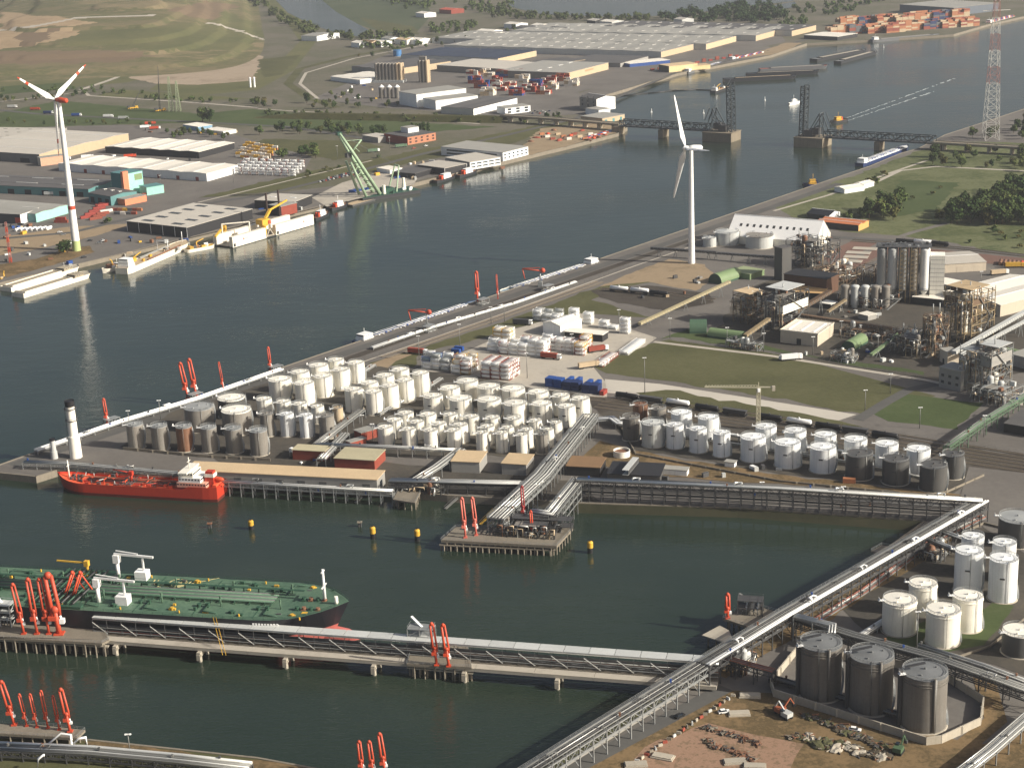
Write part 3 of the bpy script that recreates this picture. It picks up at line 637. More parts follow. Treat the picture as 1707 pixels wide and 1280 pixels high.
# ================================================================ pipe racks
def offs(pts, d):
    out = []
    for i, p in enumerate(pts):
        a = (p-pts[i-1]) if i > 0 else (pts[1]-p); b_ = (pts[i+1]-p) if i < len(pts)-1 else (p-pts[i-1])
        a = Vector((a.x, a.y, 0)).normalized(); b_ = Vector((b_.x, b_.y, 0)).normalized()
        na = Vector((-a.y, a.x, 0)); nb = Vector((-b_.y, b_.x, 0)); m = (na+nb)
        m = m.normalized() if m.length > 1e-4 else na
        out.append(p+m*(d/max(.4, m.dot(na))))
    return out
def rack(name, label, pix, z, w, pipes, spacing=12, levels=(0,), steel=STEEL, zb=0.0, truss=0.0, walk=False, cat='pipe rack', col_w=.4, zs=None):
    pts = [G(x, y, (zs[i] if zs else z)) for i, (x, y) in enumerate(pix)]
    t = thing(name, label, cat, (pts[0].x, pts[0].y, zb))
    for lv, off, r, m in pipes:
        pp = [p+Vector((0, 0, lv+r)) for p in offs(pts, off*w)]
        part('pipe', MB().tube(pp, r, 8), m, t, True)
    for i in range(len(pts)-1):
        a, b_ = pts[i], pts[i+1]; L = (b_-a).length; n = max(1, round(L/spacing)); rz = ang(a, b_)
        bent = None
        for k in range(0 if i == 0 else 1, n+1):
            p = a+(b_-a)*k/n
            if bent is None or abs(a.z-b_.z) > .5:
                q = MB(); H_ = p.z-zb
                q.beam((0, -w/2, 0), (0, -w/2, H_), col_w); q.beam((0, w/2, 0), (0, w/2, H_), col_w)
                for lv in levels: q.beam((0, -w/2-.4, H_+lv-.2), (0, w/2+.4, H_+lv-.2), col_w*.8, .4)
                if H_ > 6: q.beam((0, -w/2, H_*.15), (0, w/2, H_*.75), col_w*.45); q.beam((0, w/2, H_*.15), (0, -w/2, H_*.75), col_w*.45)
                mm = q.mesh('bent', steel)
                bent = mm
            else: mm = bent
            o = link('bent', mm, t); o.location = Vector((p.x, p.y, zb))-t.location; o.rotation_euler = (0, 0, rz)
        for sgn in (-1, 1):
            q = MB(); nn = Vector((-(b_-a).y, (b_-a).x, 0)).normalized()*(sgn*w/2); A = a+nn; B = b_+nn
            up = Vector((0, 0, 1))
            for lv in levels: q.beam(A+up*(lv-.3), B+up*(lv-.3), .28, .45)
            if truss:
                q.beam(A-up*truss, B-up*truss, .3, .3); m_ = max(2, round(L/(truss*1.3)))
                for k in range(m_):
                    p0 = A+(B-A)*k/m_; p1 = A+(B-A)*(k+1)/m_
                    if k % 2 == 0: q.beam(p0, p1-up*truss, .22)
                    else: q.beam(p0-up*truss, p1, .22)
                    q.beam(p0, p0-up*truss, .2)
            part('girder', q, steel, t, True)
        if walk:
            q = MB(); nn = Vector((-(b_-a).y, (b_-a).x, 0)).normalized()*(walk*w/2)
            q.beam(a+nn, b_+nn, 1.2, .12)
            for hh in (.6, 1.15): q.beam(a+nn*1.15+Vector((0, 0, hh)), b_+nn*1.15+Vector((0, 0, hh)), .08)
            m_ = max(2, round(L/3))
            for k in range(m_+1): p0 = a+nn*1.15+(b_-a)*k/m_; q.beam(p0, p0+Vector((0, 0, 1.15)), .07)
            part('walkway', q, STEEL, t, True)
    big = [p for p in pipes if p[2] >= .24][:3] or pipes[:1]
    for i in range(len(pts)-1):                                   # expansion loops and valves
        a, b_ = pts[i], pts[i+1]; L = (b_-a).length; d = (b_-a).normalized(); nn = Vector((-d.y, d.x, 0)); rl = random.Random(int(L*10)+i)
        for k in range(int(L/38)):
            lv, off, r, m = rl.choice(big); c = a+d*(L*(k+.6)/max(1, int(L/38)))+nn*(off*w)+Vector((0, 0, lv+r)); hh = Vector((0, 0, 1.6)); sd = nn*(1.4 if off < 0 else -1.4)
            part('expansion_loop', MB().tube([c-d*1.6, c-d*1.6+hh, c-d*1.6+hh+sd, c+d*1.6+hh+sd, c+d*1.6+hh, c+d*1.6], r*.8, 6), m, t, True)
        for k in range(int(L/16)):
            lv, off, r, m = rl.choice(pipes); c = a+d*(L*(k+rl.random())/max(1, int(L/16)))+nn*(off*w)+Vector((0, 0, lv))
            part('valve', MB().cbox(c, .7, .7, 1.1+r).cyl(c.x, c.y, c.z+1.1+r, c.z+1.25+r, .5, n=8), rl.choice((DSTEEL, RUSTT, BLUE, PIPEG)), t, True)
    return t
def pset(n, r=.3, lv=0.0, mats=None, lo=-.42, hi=.42):
    out = []
    for i in range(n):
        o_ = lo+(hi-lo)*i/max(1, n-1)
        out.append((lv, o_, r*random.choice((.7, .85, 1, 1.15)), (mats or [PIPEW, PIPEG, PIPEW])[i % len(mats or [1, 2, 3])]))
    return out
rack('pipe_rack', 'long pipe rack along the grassy bank between loading platform and dock corner', [(962, 798), (1300, 813), (1638, 834)], 11, 5, [(0, -.45, .5, PIPEW), (0, -.15, .4, PIPEW)]+pset(3, .2, 0, [DSTEEL, PIPEW, PIPEG], .1, .45)+pset(4, .2, -4, [DSTEEL, DSTEEL])+pset(3, .2, -7, [DSTEEL, PIPEG]), 6, (0, -4, -7), DSTEEL, 0, 3.6)
rack('pipe_rack', 'long diagonal pipe rack with white pipes from the dock corner to the jetty root', [(1638, 834), (1310, 1022), (1172, 1106)], 10, 6, [(0, .46, .5, WHITE_S), (0, .26, .34, WHITE_S)]+pset(4, .2, 0, [PIPEG, DSTEEL, PIPEG], -.42, .08)+pset(4, .2, -3.2, [DSTEEL, PIPEG]), 7, (0, -3.2), DSTEEL, 0, 3.0, walk=-1)
rack('pipe_rack', 'grey continuation of the diagonal pipe rack running off the bottom edge', [(1172, 1106), (1000, 1212), (860, 1300)], 9.6, 6, pset(6, .22, 0, [PIPEG, DSTEEL, PIPEW, DSTEEL], -.45, .45)+pset(3, .2, -3.2, [DSTEEL, PIPEG]), 7, (0, -3.2), STEEL, 0, 3.0, walk=-1)
rack('pipe_rack', 'wide pipe rack running from the tank farm down to the loading platform', [(985, 690), (905, 790), (826, 864)], 9, 8, pset(9, .27, 0, [PIPEW, DSTEEL, PIPEW, PIPEG])+pset(5, .24, -3, [PIPEG]), 6, (0, -3), STEEL, -3, 2.6, walk=-1)
rack('pipe_rack', 'pipe rack spur stepping out over the water to the loading platform', [(965, 798), (918, 856), (884, 852)], 9.5, 6, pset(6, .32, 0, [PIPEW, PIPEW, DSTEEL]), 7, (0, -3.5, -7), STEEL, -5, 3.4, walk=-1)
rack('pipe_rack', 'pipe rack along the front road beside the long shed', [(650, 800), (780, 803), (905, 806)], 6, 5, [(0, -.5, .55, PIPEW)]+pset(6, .28, 0, None, -.3, .45)+pset(3, .25, -2.5, [PIPEG]), 9, (0, -2.5), DSTEEL, 0, 2.0)
rack('pipe_rack', 'narrow pipe rack between the middle and slim tank blocks', [(602, 683), (528, 740)], 5, 5, pset(7, .26, 0, [PIPEG, PIPEG, PIPEW]), 9, (0,), STEEL)
rack('pipe_rack', 'pipe rack passing before the slim tank block', [(528, 740), (640, 744), (762, 750)], 5, 4, pset(6, .26, 0, [PIPEG, PIPEW, PIPEG]), 9, (0,), STEEL)
rack('pipe_rack', 'pipe rack from the slim tanks down to the front road', [(768, 748), (728, 778), (692, 800)], 5.5, 5.5, pset(7, .3, 0, [PIPEW, PIPEG, PIPEG]), 9, (0,), STEEL)
rack('pipe_rack', 'short pipe rack beside the two red-walled sheds', [(575, 722), (535, 765)], 4.5, 5, pset(6, .28, 0, [PIPEG, PIPEW]), 9, (0,), STEEL)
rack('pipe_rack', 'low pipe track between the canal-side and middle tank blocks', [(485, 672), (572, 640), (622, 608)], 1.5, 4, pset(5, .3, 0, [PIPEW, PIPEW, PIPEG]), 10, (0,), STEEL)
rack('pipe_rack', 'low pipe track between the middle and wide squat tank blocks', [(630, 690), (720, 640), (735, 630)], 1.5, 3, pset(4, .3, 0, [PIPEW, PIPEG]), 10, (0,), STEEL)
rack('quay_pipeline', 'white pipeline on low supports along the canal quay', [(60, 752), (200, 704), (330, 665), (470, 616)], 2.0, 3, pset(3, .6, 0, [WHITE_S, PIPEW]), 10, (0,), STEEL, cat='pipeline')
rack('quay_pipeline', 'white pipeline along the quay beside the moored tank barges', [(620, 580), (720, 546), (860, 505), (960, 470)], 1.2, 2.4, pset(3, .45, 0, [WHITE_S, PIPEW]), 10, (0,), STEEL, cat='pipeline')
rack('pipe_rack', 'pipe rack on the pier edge behind the red tanker', [(40, 770), (110, 772), (290, 788), (400, 795)], 3.5, 4, pset(5, .3, 0, [PIPEG, PIPEW]), 8, (0,), STEEL, 0, 1.5)
rack('pipe_rack', 'pipe bridge fringing the quay below the long shed', [(345, 800), (480, 808), (655, 818)], 4.0, 3.4, pset(4, .3, 0, [PIPEW, PIPEG])+pset(3, .22, -2, [PIPEG]), 6, (0, -2), STEEL, WZ-2, 2.0, True)
rack('pipe_rack', 'grey pipe rack crossing behind the three huge brown tanks', [(1300, 1020), (1420, 1058), (1560, 1096), (1720, 1152)], 8, 5, pset(7, .36, 0, [PIPEG, PIPEW, PIPEG])+pset(4, .25, -3, [PIPEG]), 9, (0, -3), DSTEEL, 0, 2.6)
rack('pipe_rack', 'white expansion loop rack beside the diagonal rack', [(1325, 1026), (1388, 1042), (1386, 1056)], 10.5, 2.6, pset(3, .38, 0, [PIPEW]), 9, (0,), STEEL)
rack('pipe_rack', 'dark pipe bridge from the diagonal rack to the bund', [(1200, 1094), (1290, 1118)], 7, 3, pset(5, .26, 0, [PIPER, PIPEG]), 9, (0,), DSTEEL, 0, 2)
rack('pipe_rack', 'grey pipe rack leaving the bottom right corner', [(1585, 1300), (1650, 1250), (1730, 1180)], 5, 5, pset(7, .34, 0, [PIPEW, PIPEG]), 9, (0,), STEEL)
rack('pipe_rack', 'green pipe bridge slanting over the railway', [(1578, 744), (1640, 700), (1712, 656)], 8, 3.2, pset(4, .3, 0, [GREEN, PIPEG]), 13, (0,), GREEN, 0, 2.2)
rack('pipe_rack', 'dark blue pipe bridge to the rear tall white tanks', [(1566, 884), (1616, 902)], 8, 2.2, pset(3, .4, 0, [PIPEW, PIPEG]), 8, (0,), DSTEEL)
rack('pipe_rack', 'dark pipe bridge to the front tall white tanks', [(1545, 898), (1600, 920)], 8, 2.6, pset(4, .4, 0, [PIPEG, PIPEW]), 8, (0,), DSTEEL)
rack('pipe_track', 'pipe track on sleepers beside the diagonal rack', [(1350, 1040), (1440, 985), (1550, 905), (1640, 860)], .6, 3, pset(4, .3, 0, [PIPER, PIPEG, PIPEW]), 10, (0,), STEEL, cat='pipe track')
rack('pipe_track', 'pipe track in front of the railway-side tanks', [(1060, 716), (1230, 740), (1420, 770), (1560, 800)], .8, 2, pset(3, .3, 0, [PIPEG, PIPEW]), 12, (0,), STEEL, cat='pipe track')
rack('pipe_track', 'pipe track between the two rows of railway-side tanks', [(1060, 704), (1200, 722), (1400, 752), (1600, 783)], 3.2, 2, pset(3, .42, 0, [PIPEW, WHITE_S]), 12, (0,), STEEL, cat='pipe track')
rack('pipe_track', 'white pipe track between squat tanks', [(1424, 1066), (1505, 1015)], 2.0, 3, pset(4, .4, 0, [PIPEW]), 8, (0,), STEEL, cat='pipe track')
rack('pipe_track', 'white pipes curling beside the rusty tanks', [(985, 700), (1020, 697), (1032, 706), (1050, 706)], 3, 4, pset(4, .6, 0, [WHITE_S, PIPEW]), 8, (0,), STEEL, cat='pipe track')
rack('pipe_track', 'pipe manifold track behind the bund front wall', [(1285, 1128), (1420, 1166), (1545, 1205)], 1.6, 3, pset(5, .35, 0, [PIPEG, DSTEEL]), 8, (0,), DSTEEL, cat='pipe track')
rack('pipe_track', 'pipe pair along the green bund edge', [(1530, 1075), (1640, 1110), (1720, 1140)], 1, 2, pset(3, .35, 0, [PIPEW, PIPEG]), 8, (0,), STEEL, cat='pipe track')

# ================================================================ jetties and platforms
def platform(name, label, pix, z, th, m, pile=4.0, cat='jetty platform', rail=True, piles_to=-8):
    pts = [G(x, y, z) for x, y in pix]; t = thing(name, label, cat, (pts[0].x, pts[0].y, WZ))
    poly = [(p.x, p.y) for p in pts]
    part('deck', MB().prism(poly, z-th, z, True), m, t, True)
    q = MB(); n = len(pts); first = None
    for i in range(n):
        a, b_ = pts[i], pts[(i+1) % n]; L = (b_-a).length; k = max(1, round(L/pile)); c = sum(pts, Vector())/n
        for j in range(k):
            p = a+(b_-a)*(j+.5)/k; p = p+(c-p).normalized()*.8
            if first is None: first = MB().cyl(0, 0, piles_to, z-th, .35, n=8).mesh('pile', DCONC)
            o = link('pile', first, t); o.location = Vector((p.x, p.y, 0))-t.location
        if rail:
            for hh in (.6, 1.15): q.beam(a+Vector((0, 0, hh)), b_+Vector((0, 0, hh)), .08)
            for j in range(max(1, int(L/3))): p = a+(b_-a)*j/max(1, int(L/3)); q.beam(p, p+Vector((0, 0, 1.15)), .08)
    if rail: part('railing', q, STEEL, t, True)
    return t
def arm(bx, by, tx, ty, z0, label, group, m=RED, kind='stowed', side=1, k=1.0):
    """Marine loading arm: riser, swivel, inboard boom raised, outboard boom folded down beside it."""
    b_ = G(bx, by, z0); h = (by-ty)*scale_at(b_)/math.cos(math.atan2(CAMH, b_.length))*1.04
    t = thing('marine_loader', label, 'loading arm', b_, 0, group)
    r = max(.32, h*.0225)*k
    lx = (tx-bx)*scale_at(b_)-0.035*h*0
    if kind == 'stowed':
        top = Vector((lx, .3, h)); el = Vector((lx*.35, 0, h*.42))
        part('riser', MB().tube([(0, 0, 0), el], r*1.15, 8).box(-r*2, -r*2, 0, r*2, r*2, .5), m, t)
        part('inboard_arm', MB().tube([el+Vector((-r*1.2, 0, -h*.12)), top+Vector((-r*1.2, 0, -.3))], r, 8).beam(el+Vector((-r*2.6, 0, 0)), top+Vector((-r*1.4, 0, -h*.05)), r*.5), m, t)
        part('outboard_arm', MB().tube([top+Vector((r*1.3*side, 0, 0)), el+Vector((r*1.6*side, .2, h*.06)), el+Vector((r*1.6*side, .2, -h*.1))], r*.85, 8), m, t)
        part('swivel_joint', MB().blob(top, r*1.7, r*1.5, r*1.7, 8, 5), m, t); part('swivel_joint', MB().blob(el, r*2.0, r*1.6, r*1.8, 8, 5), m, t)
        part('counterweight', MB().cbox(el+Vector((-r*1.2, 0, -h*.17)), r*3.4, r*3, h*.07), m, t)
        part('coupler', MB().tube([el+Vector((r*1.6*side, .2, -h*.1)), el+Vector((r*2.4*side, .2, -h*.2))], r*.6, 6).cbox(el+Vector((r*2.4*side, .2, -h*.24)), r*2, r*2, r*2), WHITE_S, t)
    else:
        el = Vector((0, 0, h*.4)); top = Vector((lx+.5, 2, h))
        part('riser', MB().tube([(0, 0, 0), el], r*1.15, 8), m, t)
        part('inboard_arm', MB().tube([el, top], r, 8).tube([el+Vector((r*2.4, 0, 0)), top+Vector((r*2.4, 0, 0))], r*.6, 6), m, t)
        part('outboard_arm', MB().tube([top, Vector((lx*1.9+1.5, 6, h*.34))], r*.8, 8), m, t)
        part('swivel_joint', MB().blob(top, r*2, r*2, r*2, 8, 5), m, t); part('swivel_joint', MB().blob(el, r*2.6, r*2, r*2.2, 8, 5), YELLOW, t)
        part('counterweight', MB().cbox(el+Vector((-1.2, -2, -h*.1)), r*4, r*4, h*.09), m, t)
        part('coupler', MB().cbox(Vector((lx*1.9+1.5, 6, h*.30)), r*3, r*3, r*2.4), WHITE_S, t)
    return t
# long jetty
JZ = 2.0
def jet(a, b_, t): return a+(b_-a)*t
A0, A1 = G(150, 1062, JZ), G(1196, 1141, JZ)
t = thing('jetty', 'long concrete jetty with covered pipe gallery reaching to the green tanker', 'jetty', (A0.x, A0.y, WZ))
u = (A1-A0).normalized(); nn = Vector((-u.y, u.x, 0)); L = (A1-A0).length; N = 11
for i in range(N):
    a = A0+u*(L*i/N); b_ = A0+u*(L*(i+1)/N-.15)
    part('deck_slab', MB().beam(a-Vector((0, 0, .5)), b_-Vector((0, 0, .5)), 5.0, 1.0), LCONC, t, True)
    part('edge_beam', MB().beam(a-nn*2.35+Vector((0, 0, .2)), b_-nn*2.35+Vector((0, 0, .2)), .3, .5), CONC, t, True)
for i in range(7):
    p = A0+u*(L*(i+.35)/7)
    part('pier_bent', MB().cbox((p.x, p.y, -1), 1.6, 9, 2, math.atan2(u.y, u.x)).cyl(p.x-nn.x*3, p.y-nn.y*3, -9, -1, .8, n=10).cyl(p.x+nn.x*4, p.y+nn.y*4, -9, -1, .8, n=10).cbox((p.x-nn.x*4, p.y-nn.y*4, -2.4), 1.6, 1.6, 2.6, math.atan2(u.y, u.x)), CONC, t, True)
g0 = A0+nn*3.4; GH = 6.2; W_ = 5.2
q = MB(); roof = MB(); dk = MB()
dk.beam(g0+nn*2.4-Vector((0, 0, .2)), A1+nn*5.8-Vector((0, 0, .2)), 5.6, .5); part('gallery_floor', dk, DCONC, t, True)
M_ = 40
for i in range(M_+1):
    p = g0+u*(L*i/M_)
    f = MB()
    for o_ in (0, W_): f.beam(p+nn*o_, p+nn*o_+Vector((0, 0, GH)), .22)
    for z in (GH, GH*.5, 1.4): f.beam(p+Vector((0, 0, z)), p+nn*W_+Vector((0, 0, z)), .2, .25)
    part('portal_frame', f, DSTEEL, t, True)
    if i < M_ and i % 2 == 0:
        p2 = g0+u*(L*(i+1)/M_)
        part('brace', MB().beam(p+Vector((0, 0, GH*.85))-nn*.15, p2+Vector((0, 0, .6))-nn*.15, .26), PIPEW, t, True)
for o_, z, r, m in ((-.1, GH*.5, .12, PIPEG), (-.1, 1.4, .12, PIPEG)): part('rail_beam', MB().beam(g0+nn*o_+Vector((0, 0, z)), g0+u*L+nn*o_+Vector((0, 0, z)), .25), STEEL, t, True)
for o_, z, r, m in ((.6, GH+.45, .45, PIPEW), (1.5, GH+.4, .4, PIPEG), (2.4, GH+.45, .45, PIPEW), (3.4, GH+.4, .4, PIPEG), (4.4, GH+.5, .5, WHITE_S), (.8, GH*.5+.4, .35, PIPEG), (2.0, GH*.5+.4, .35, DSTEEL), (3.2, GH*.5+.4, .35, PIPEG), (1.0, 1.9, .4, DSTEEL), (2.4, 1.9, .4, PIPER), (3.8, 1.9, .4, DSTEEL)):
    part('pipe', MB().tube([g0+nn*o_+Vector((0, 0, z)), g0+u*L*.5+nn*o_+Vector((0, 0, z)), g0+u*L+nn*o_+Vector((0, 0, z))], r, 8), m, t, True)
for i in range(26):
    a = g0+u*(L*i/26)+nn*2.6+Vector((0, 0, GH+1.15)); b_ = g0+u*(L*(i+1)/26-.25)+nn*2.6+Vector((0, 0, GH+1.15))
    part('roof_panel', MB().beam(a, b_, 5.4, .16), GREYW, t, True)
platform('jetty_platform', 'left loading platform beside the green tanker', [(-40, 1062), (20, 1030), (170, 1042), (182, 1066), (170, 1072), (-40, 1060)], 3.2, 1.0, DCONC, 4.5)
platform('mooring_walk', 'low fender walkway in front of left loading platform', [(-10, 1062), (182, 1074), (180, 1078), (-10, 1066)], 0.5, .5, CONC, 3.0, 'fender walkway', False)
platform('jetty_platform', 'middle loading platform halfway along the long jetty', [(678, 1106), (690, 1072), (780, 1078), (786, 1112)], 3.0, 1.0, DCONC, 4.5)
platform('mooring_walk', 'low fender walkway in front of middle loading platform', [(680, 1108), (790, 1118), (788, 1122), (678, 1112)], 0.3, .5, CONC, 3.0, 'fender walkway', False)
platform('jetty_platform', 'large loading platform at the foot of the wide pipe rack', [(735, 900), (760, 878), (955, 880), (928, 910)], 1.6, 1.2, DCONC, 4.0)
platform('mooring_walk', 'low fender beam along the large loading platform', [(733, 905), (926, 914), (925, 917), (732, 908)], -0.6, .5, DCONC, 3.0, 'fender walkway', False)
platform('jetty_platform', 'small loading platform behind the diagonal rack on the dock edge', [(1205, 1030), (1245, 1005), (1305, 1022), (1270, 1052)], 3.0, 1.0, DCONC, 4.5)
platform('mooring_walk', 'square mooring frame beside the small loading platform', [(1170, 1058), (1200, 1042), (1215, 1050), (1225, 1072), (1200, 1068)], .6, .5, CONC, 5, 'fender walkway', False)
platform('jetty_platform', 'bottom left loading platform carrying six red arms', [(-40, 1205), (50, 1206), (142, 1216), (128, 1230), (-40, 1220)], 3.5, .9, DCONC, 5)
platform('jetty_platform', 'bottom edge loading platform with three red arms', [(530, 1292), (640, 1284), (660, 1310), (540, 1320)], 2.0, .9, DCONC, 5)
platform('jetty_platform', 'small loading platform at the front quay near the long shed', [(655, 832), (665, 815), (702, 818), (692, 838)], 1.2, .8, DCONC, 4)
platform('pier_head', 'small dark mooring stage at the dock edge by the rack bend', [(1452, 918), (1470, 908), (1490, 912), (1472, 924)], 2, .8, DCONC, 5, 'mooring stage')
rack('pipe_rack', 'pipe rack along the bottom left bank', [(-30, 1244), (150, 1252), (300, 1266), (416, 1279)], 4, 5, [(0, .45, .6, PIPEW)]+pset(5, .3, 0, [PIPEG, PIPEG, PIPEW], -.45, .3), 8, (0, -2), DSTEEL, -1, 2)
# loading arms
g = 'red marine loading arms'
for i, a in enumerate(((40, 1056, 32, 978, 'stowed'), (62, 1056, 58, 970, 'stowed'), (82, 1056, 77, 970, 'stowed'), (99, 1056, 92, 964, 'stowed'))):
    arm(*a[:4], 3.2, f'upright red loading arm, {ordinal(i)} from left beside the green tanker', g, kind=a[4], k=1.0 if i < 3 else 1.7)
arm(108, 1026, 125, 961, 3.2, 'red loading arm with slanting boom swung out to the green tanker, left one', g, ORANGE, 'slung')
arm(122, 1026, 138, 961, 3.2, 'red loading arm with slanting boom swung out to the green tanker, right one', g, ORANGE, 'slung')
for i, a in enumerate(((728, 1108, 723, 1044), (748, 1110, 742, 1046))): arm(*a, 3.0, f'red loading arm, {["left", "right"][i]} one of the pair halfway along the long jetty', g, ORANGE, k=1.2)
for i, a in enumerate(((24, 1208, 12, 1140), (45, 1210, 39, 1160), (62, 1212, 57, 1160), (80, 1213, 76, 1155), (99, 1216, 95, 1163), (117, 1219, 110, 1153))):
    arm(*a, 3.5, f'red loading arm, {ordinal(i)} from left on the bottom left platform', g, k=1.25 if i in (0, 5) else .9)
for i, a in enumerate(((604, 1290, 602, 1240), (622, 1290, 619, 1240), (642, 1290, 637, 1228))): arm(*a, 2.0, f'red loading arm, {ordinal(i)} from left at the bottom edge', g, k=1.2)
for i, a in enumerate(((776, 896, 773, 834), (794, 892, 790, 833))): arm(*a, 1.6, f'pale red loading arm, {["left", "right"][i]} one on the large loading platform', g, mat('faded_red_paint', (204, 108, 92), .5, streak=.2))
arm(873, 868, 872, 814, 3, 'dark red loading arm standing among the racks of the large loading platform', g, mat('dark_red_paint', (150, 44, 42), .5))
arm(887, 890, 886, 854, 1.6, 'short red and orange loading arm at right of the large loading platform', g, ORANGE)
arm(1213, 1030, 1213, 993, 3, 'single red loading arm on the small platform behind the diagonal rack', g, ORANGE, k=1.5)
arm(179, 706, 177, 667, 1, 'red loading arm on the canal quay nearest the chimney', g, k=1.3)
arm(313, 664, 306, 608, 1, 'red loading arm, left one of the canal quay pair by the wide grey tank', g, k=1.2)
arm(327, 660, 321, 602, 1, 'red loading arm, right one of the canal quay pair by the wide grey tank', g, k=1.2)
arm(373, 652, 369, 606, 1, 'thin dark red loading arm alone on the canal quay', g, k=.7)
arm(451, 618, 450, 581, 1, 'red loading arm on the canal quay beside the first cream tank', g, k=1.2)
arm(796, 502, 796, 456, 1, 'bright red loading arm on the canal quay between the two tank barges', g, k=1.3)
arm(830, 498, 829, 460, 1, 'thin red loading arm on the canal quay by the second tank barge', g, k=.7)
def arm_crane(bx, by, label, s=1.0, rz=PI):
    b_ = G(bx, by, 0); t = thing('quay_hose_crane', label, 'hose crane', b_, rz, 'red hose cranes on the quay')
    part('pedestal', MB().box(-1.5*s, -1.5*s, 0, 1.5*s, 1.5*s, 4*s).tube([(0, 0, 4*s), (0, 0, 11*s)], .6*s, 8), STEEL, t)
    part('boom', MB().tube([(-2*s, 0, 12*s), (13*s, 0, 13.5*s)], .5*s, 8).beam((0, 0, 14.5*s), (13*s, 0, 13.8*s), .4*s), RED, t)
    part('drop_arm', MB().tube([(13*s, 0, 13.5*s), (11.5*s, 0, 6*s)], .4*s, 8), RED, t)
    part('counterweight', MB().blob((-2*s, 0, 12.3*s), 2*s, 1.4*s, 2*s), RED, t)
arm_crane(712, 548, 'red hose crane with folded boom beside the first tank barge', .95, PI*.95)
arm_crane(901, 478, 'red hose crane with folded boom beside the second tank barge', 1.0, PI*.95)
for i, (x, y) in enumerate(((179, 706), (318, 664), (452, 618), (708, 550), (797, 505), (905, 482))):
    b_ = G(x+8, y+2); t = thing('manifold_skid', f'grey pipe manifold at the canal quay, {ordinal(i)} along from the chimney', 'pipe manifold', b_, .85, 'quay manifolds')
    part('frame', MB().box(-4, -2.5, 0, 4, 2.5, .4).beam((-4, -2.5, 0), (-4, -2.5, 4), .3).beam((4, -2.5, 0), (4, -2.5, 4), .3).beam((-4, 2.5, 0), (-4, 2.5, 4), .3).beam((4, 2.5, 0), (4, 2.5, 4), .3).box(-4.2, -2.7, 3.9, 4.2, 2.7, 4.1), STEEL, t)
    for k in range(5): part('pipe', MB().tube([(-4+k*1.9, -4, 1), (-4+k*1.9, 2, 1), (-4+k*1.9, 2, 3.2)], .3, 6), PIPEW if k % 2 else PIPEG, t)
# gangway towers and pipe clutter on platforms
def frame_tower(t, x0, y0, x1, y1, z0, fl, fh, m=STEEL, cw=.35, mid=2, deck=True, brace=True):
    q = MB(); Hh = fl*fh
    xs = [x0+(x1-x0)*i/mid for i in range(mid+1)]; ys = [y0, y1]
    for x in xs:
        for y in ys: q.beam((x, y, z0), (x, y, z0+Hh), cw)
    for f in range(1, fl+1):
        z = z0+f*fh
        for y in ys: q.beam((x0, y, z), (x1, y, z), cw*.8)
        for x in xs: q.beam((x, y0, z), (x, y1, z), cw*.8)
        for hh in (1.1,):
            for y in ys: q.beam((x0, y, z+hh), (x1, y, z+hh), .1)
            for x in (x0, x1): q.beam((x, y0, z+hh), (x, y1, z+hh), .1)
        if brace and f % 2: q.beam((x0, y0, z-fh), (xs[1], y0, z), cw*.5); q.beam((x1, y0, z-fh), (x1, y1, z), cw*.5)
    part('frame', q, m, t)
    if deck:
        for f in range(1, fl+1):
            part('deck', MB().box(x0, y0, z0+f*fh-.08, x1, y1, z0+f*fh+.02), m, t)
for i, (x, y, z, lab, mm) in enumerate(((10, 1040, 3.2, 'grey gangway tower at the left edge of the left loading platform', GREYW), (708, 1082, 3.0, 'grey gangway tower on the middle loading platform', STEEL), (160, 1040, 3.2, 'grey pipe tower where the long jetty meets the left loading platform', STEEL), (905, 884, 1.6, 'dark pipe frame on the large loading platform', DSTEEL), (1255, 1022, 3, 'dark pipe frame on the small loading platform', DSTEEL))):
    t = thing('gangway_tower', lab, 'gangway tower', G(x, y, z), -.24)
    w_ = 14 if i == 3 else 6
    frame_tower(t, -w_, -2.5, w_ if i == 3 else 4, 3, 0, 3 if i < 2 else 2, 3.2, mm)
    part('gangway', MB().beam((0, 0, 9 if i < 2 else 5), (-6, 4, 12 if i < 2 else 6.5), 1.0, .6), WHITE_S if i < 2 else PIPEG, t)
    for k in range(6): part('pipe', MB().tube([(-4+k*1.5, -2, .5), (-4+k*1.5, -2, 2.5+(k % 3)), (-4+k*1.5, 3, 2.5+(k % 3))], .28, 6), [PIPEG, PIPEW, DSTEEL][k % 3], t)
# white bracket pipes at bottom left
for i, pp in enumerate((((80, 1240, 4), (102, 1222, 7), (118, 1225, 7), (120, 1244, 4)), ((122, 1240, 4), (132, 1230, 7), (143, 1228, 7), (145, 1245, 3)), ((62, 1285, 0), (64, 1264, 6), (72, 1258, 6.5), (74, 1258, 6.5)))):
    pts = [G(a, b_, z) for a, b_, z in pp]; o_ = pts[0]
    solo('pipe_loop', MB().tube([p-o_ for p in pts], .42, 8), WHITE_S, f'white pipe loop, {ordinal(i)} of three over the bottom left pipe rack', 'pipe', o_)
# floating booms near the front quay
for i, (a, b_, c) in enumerate((((742, 848), (762, 830), PIPEG), ((800, 874), (824, 850), YELLOW), ((592, 838), (603, 828), PIPEG))):
    p, q_ = G(*a, WZ+.4), G(*b_, WZ+2.5)
    t = thing('access_gangway', f'{["grey", "yellow", "short grey"][i]} gangway slanting from the front quay to the water', 'gangway', p)
    part('walkway', MB().beam(p, q_, 1.6, .3), c, t, True); nn2 = Vector((-(q_-p).y, (q_-p).x, 0)).normalized()*.8
    for s_ in (-1, 1): part('handrail', MB().beam(p+nn2*s_+Vector((0, 0, 1)), q_+nn2*s_+Vector((0, 0, 1)), .12), c, t, True)
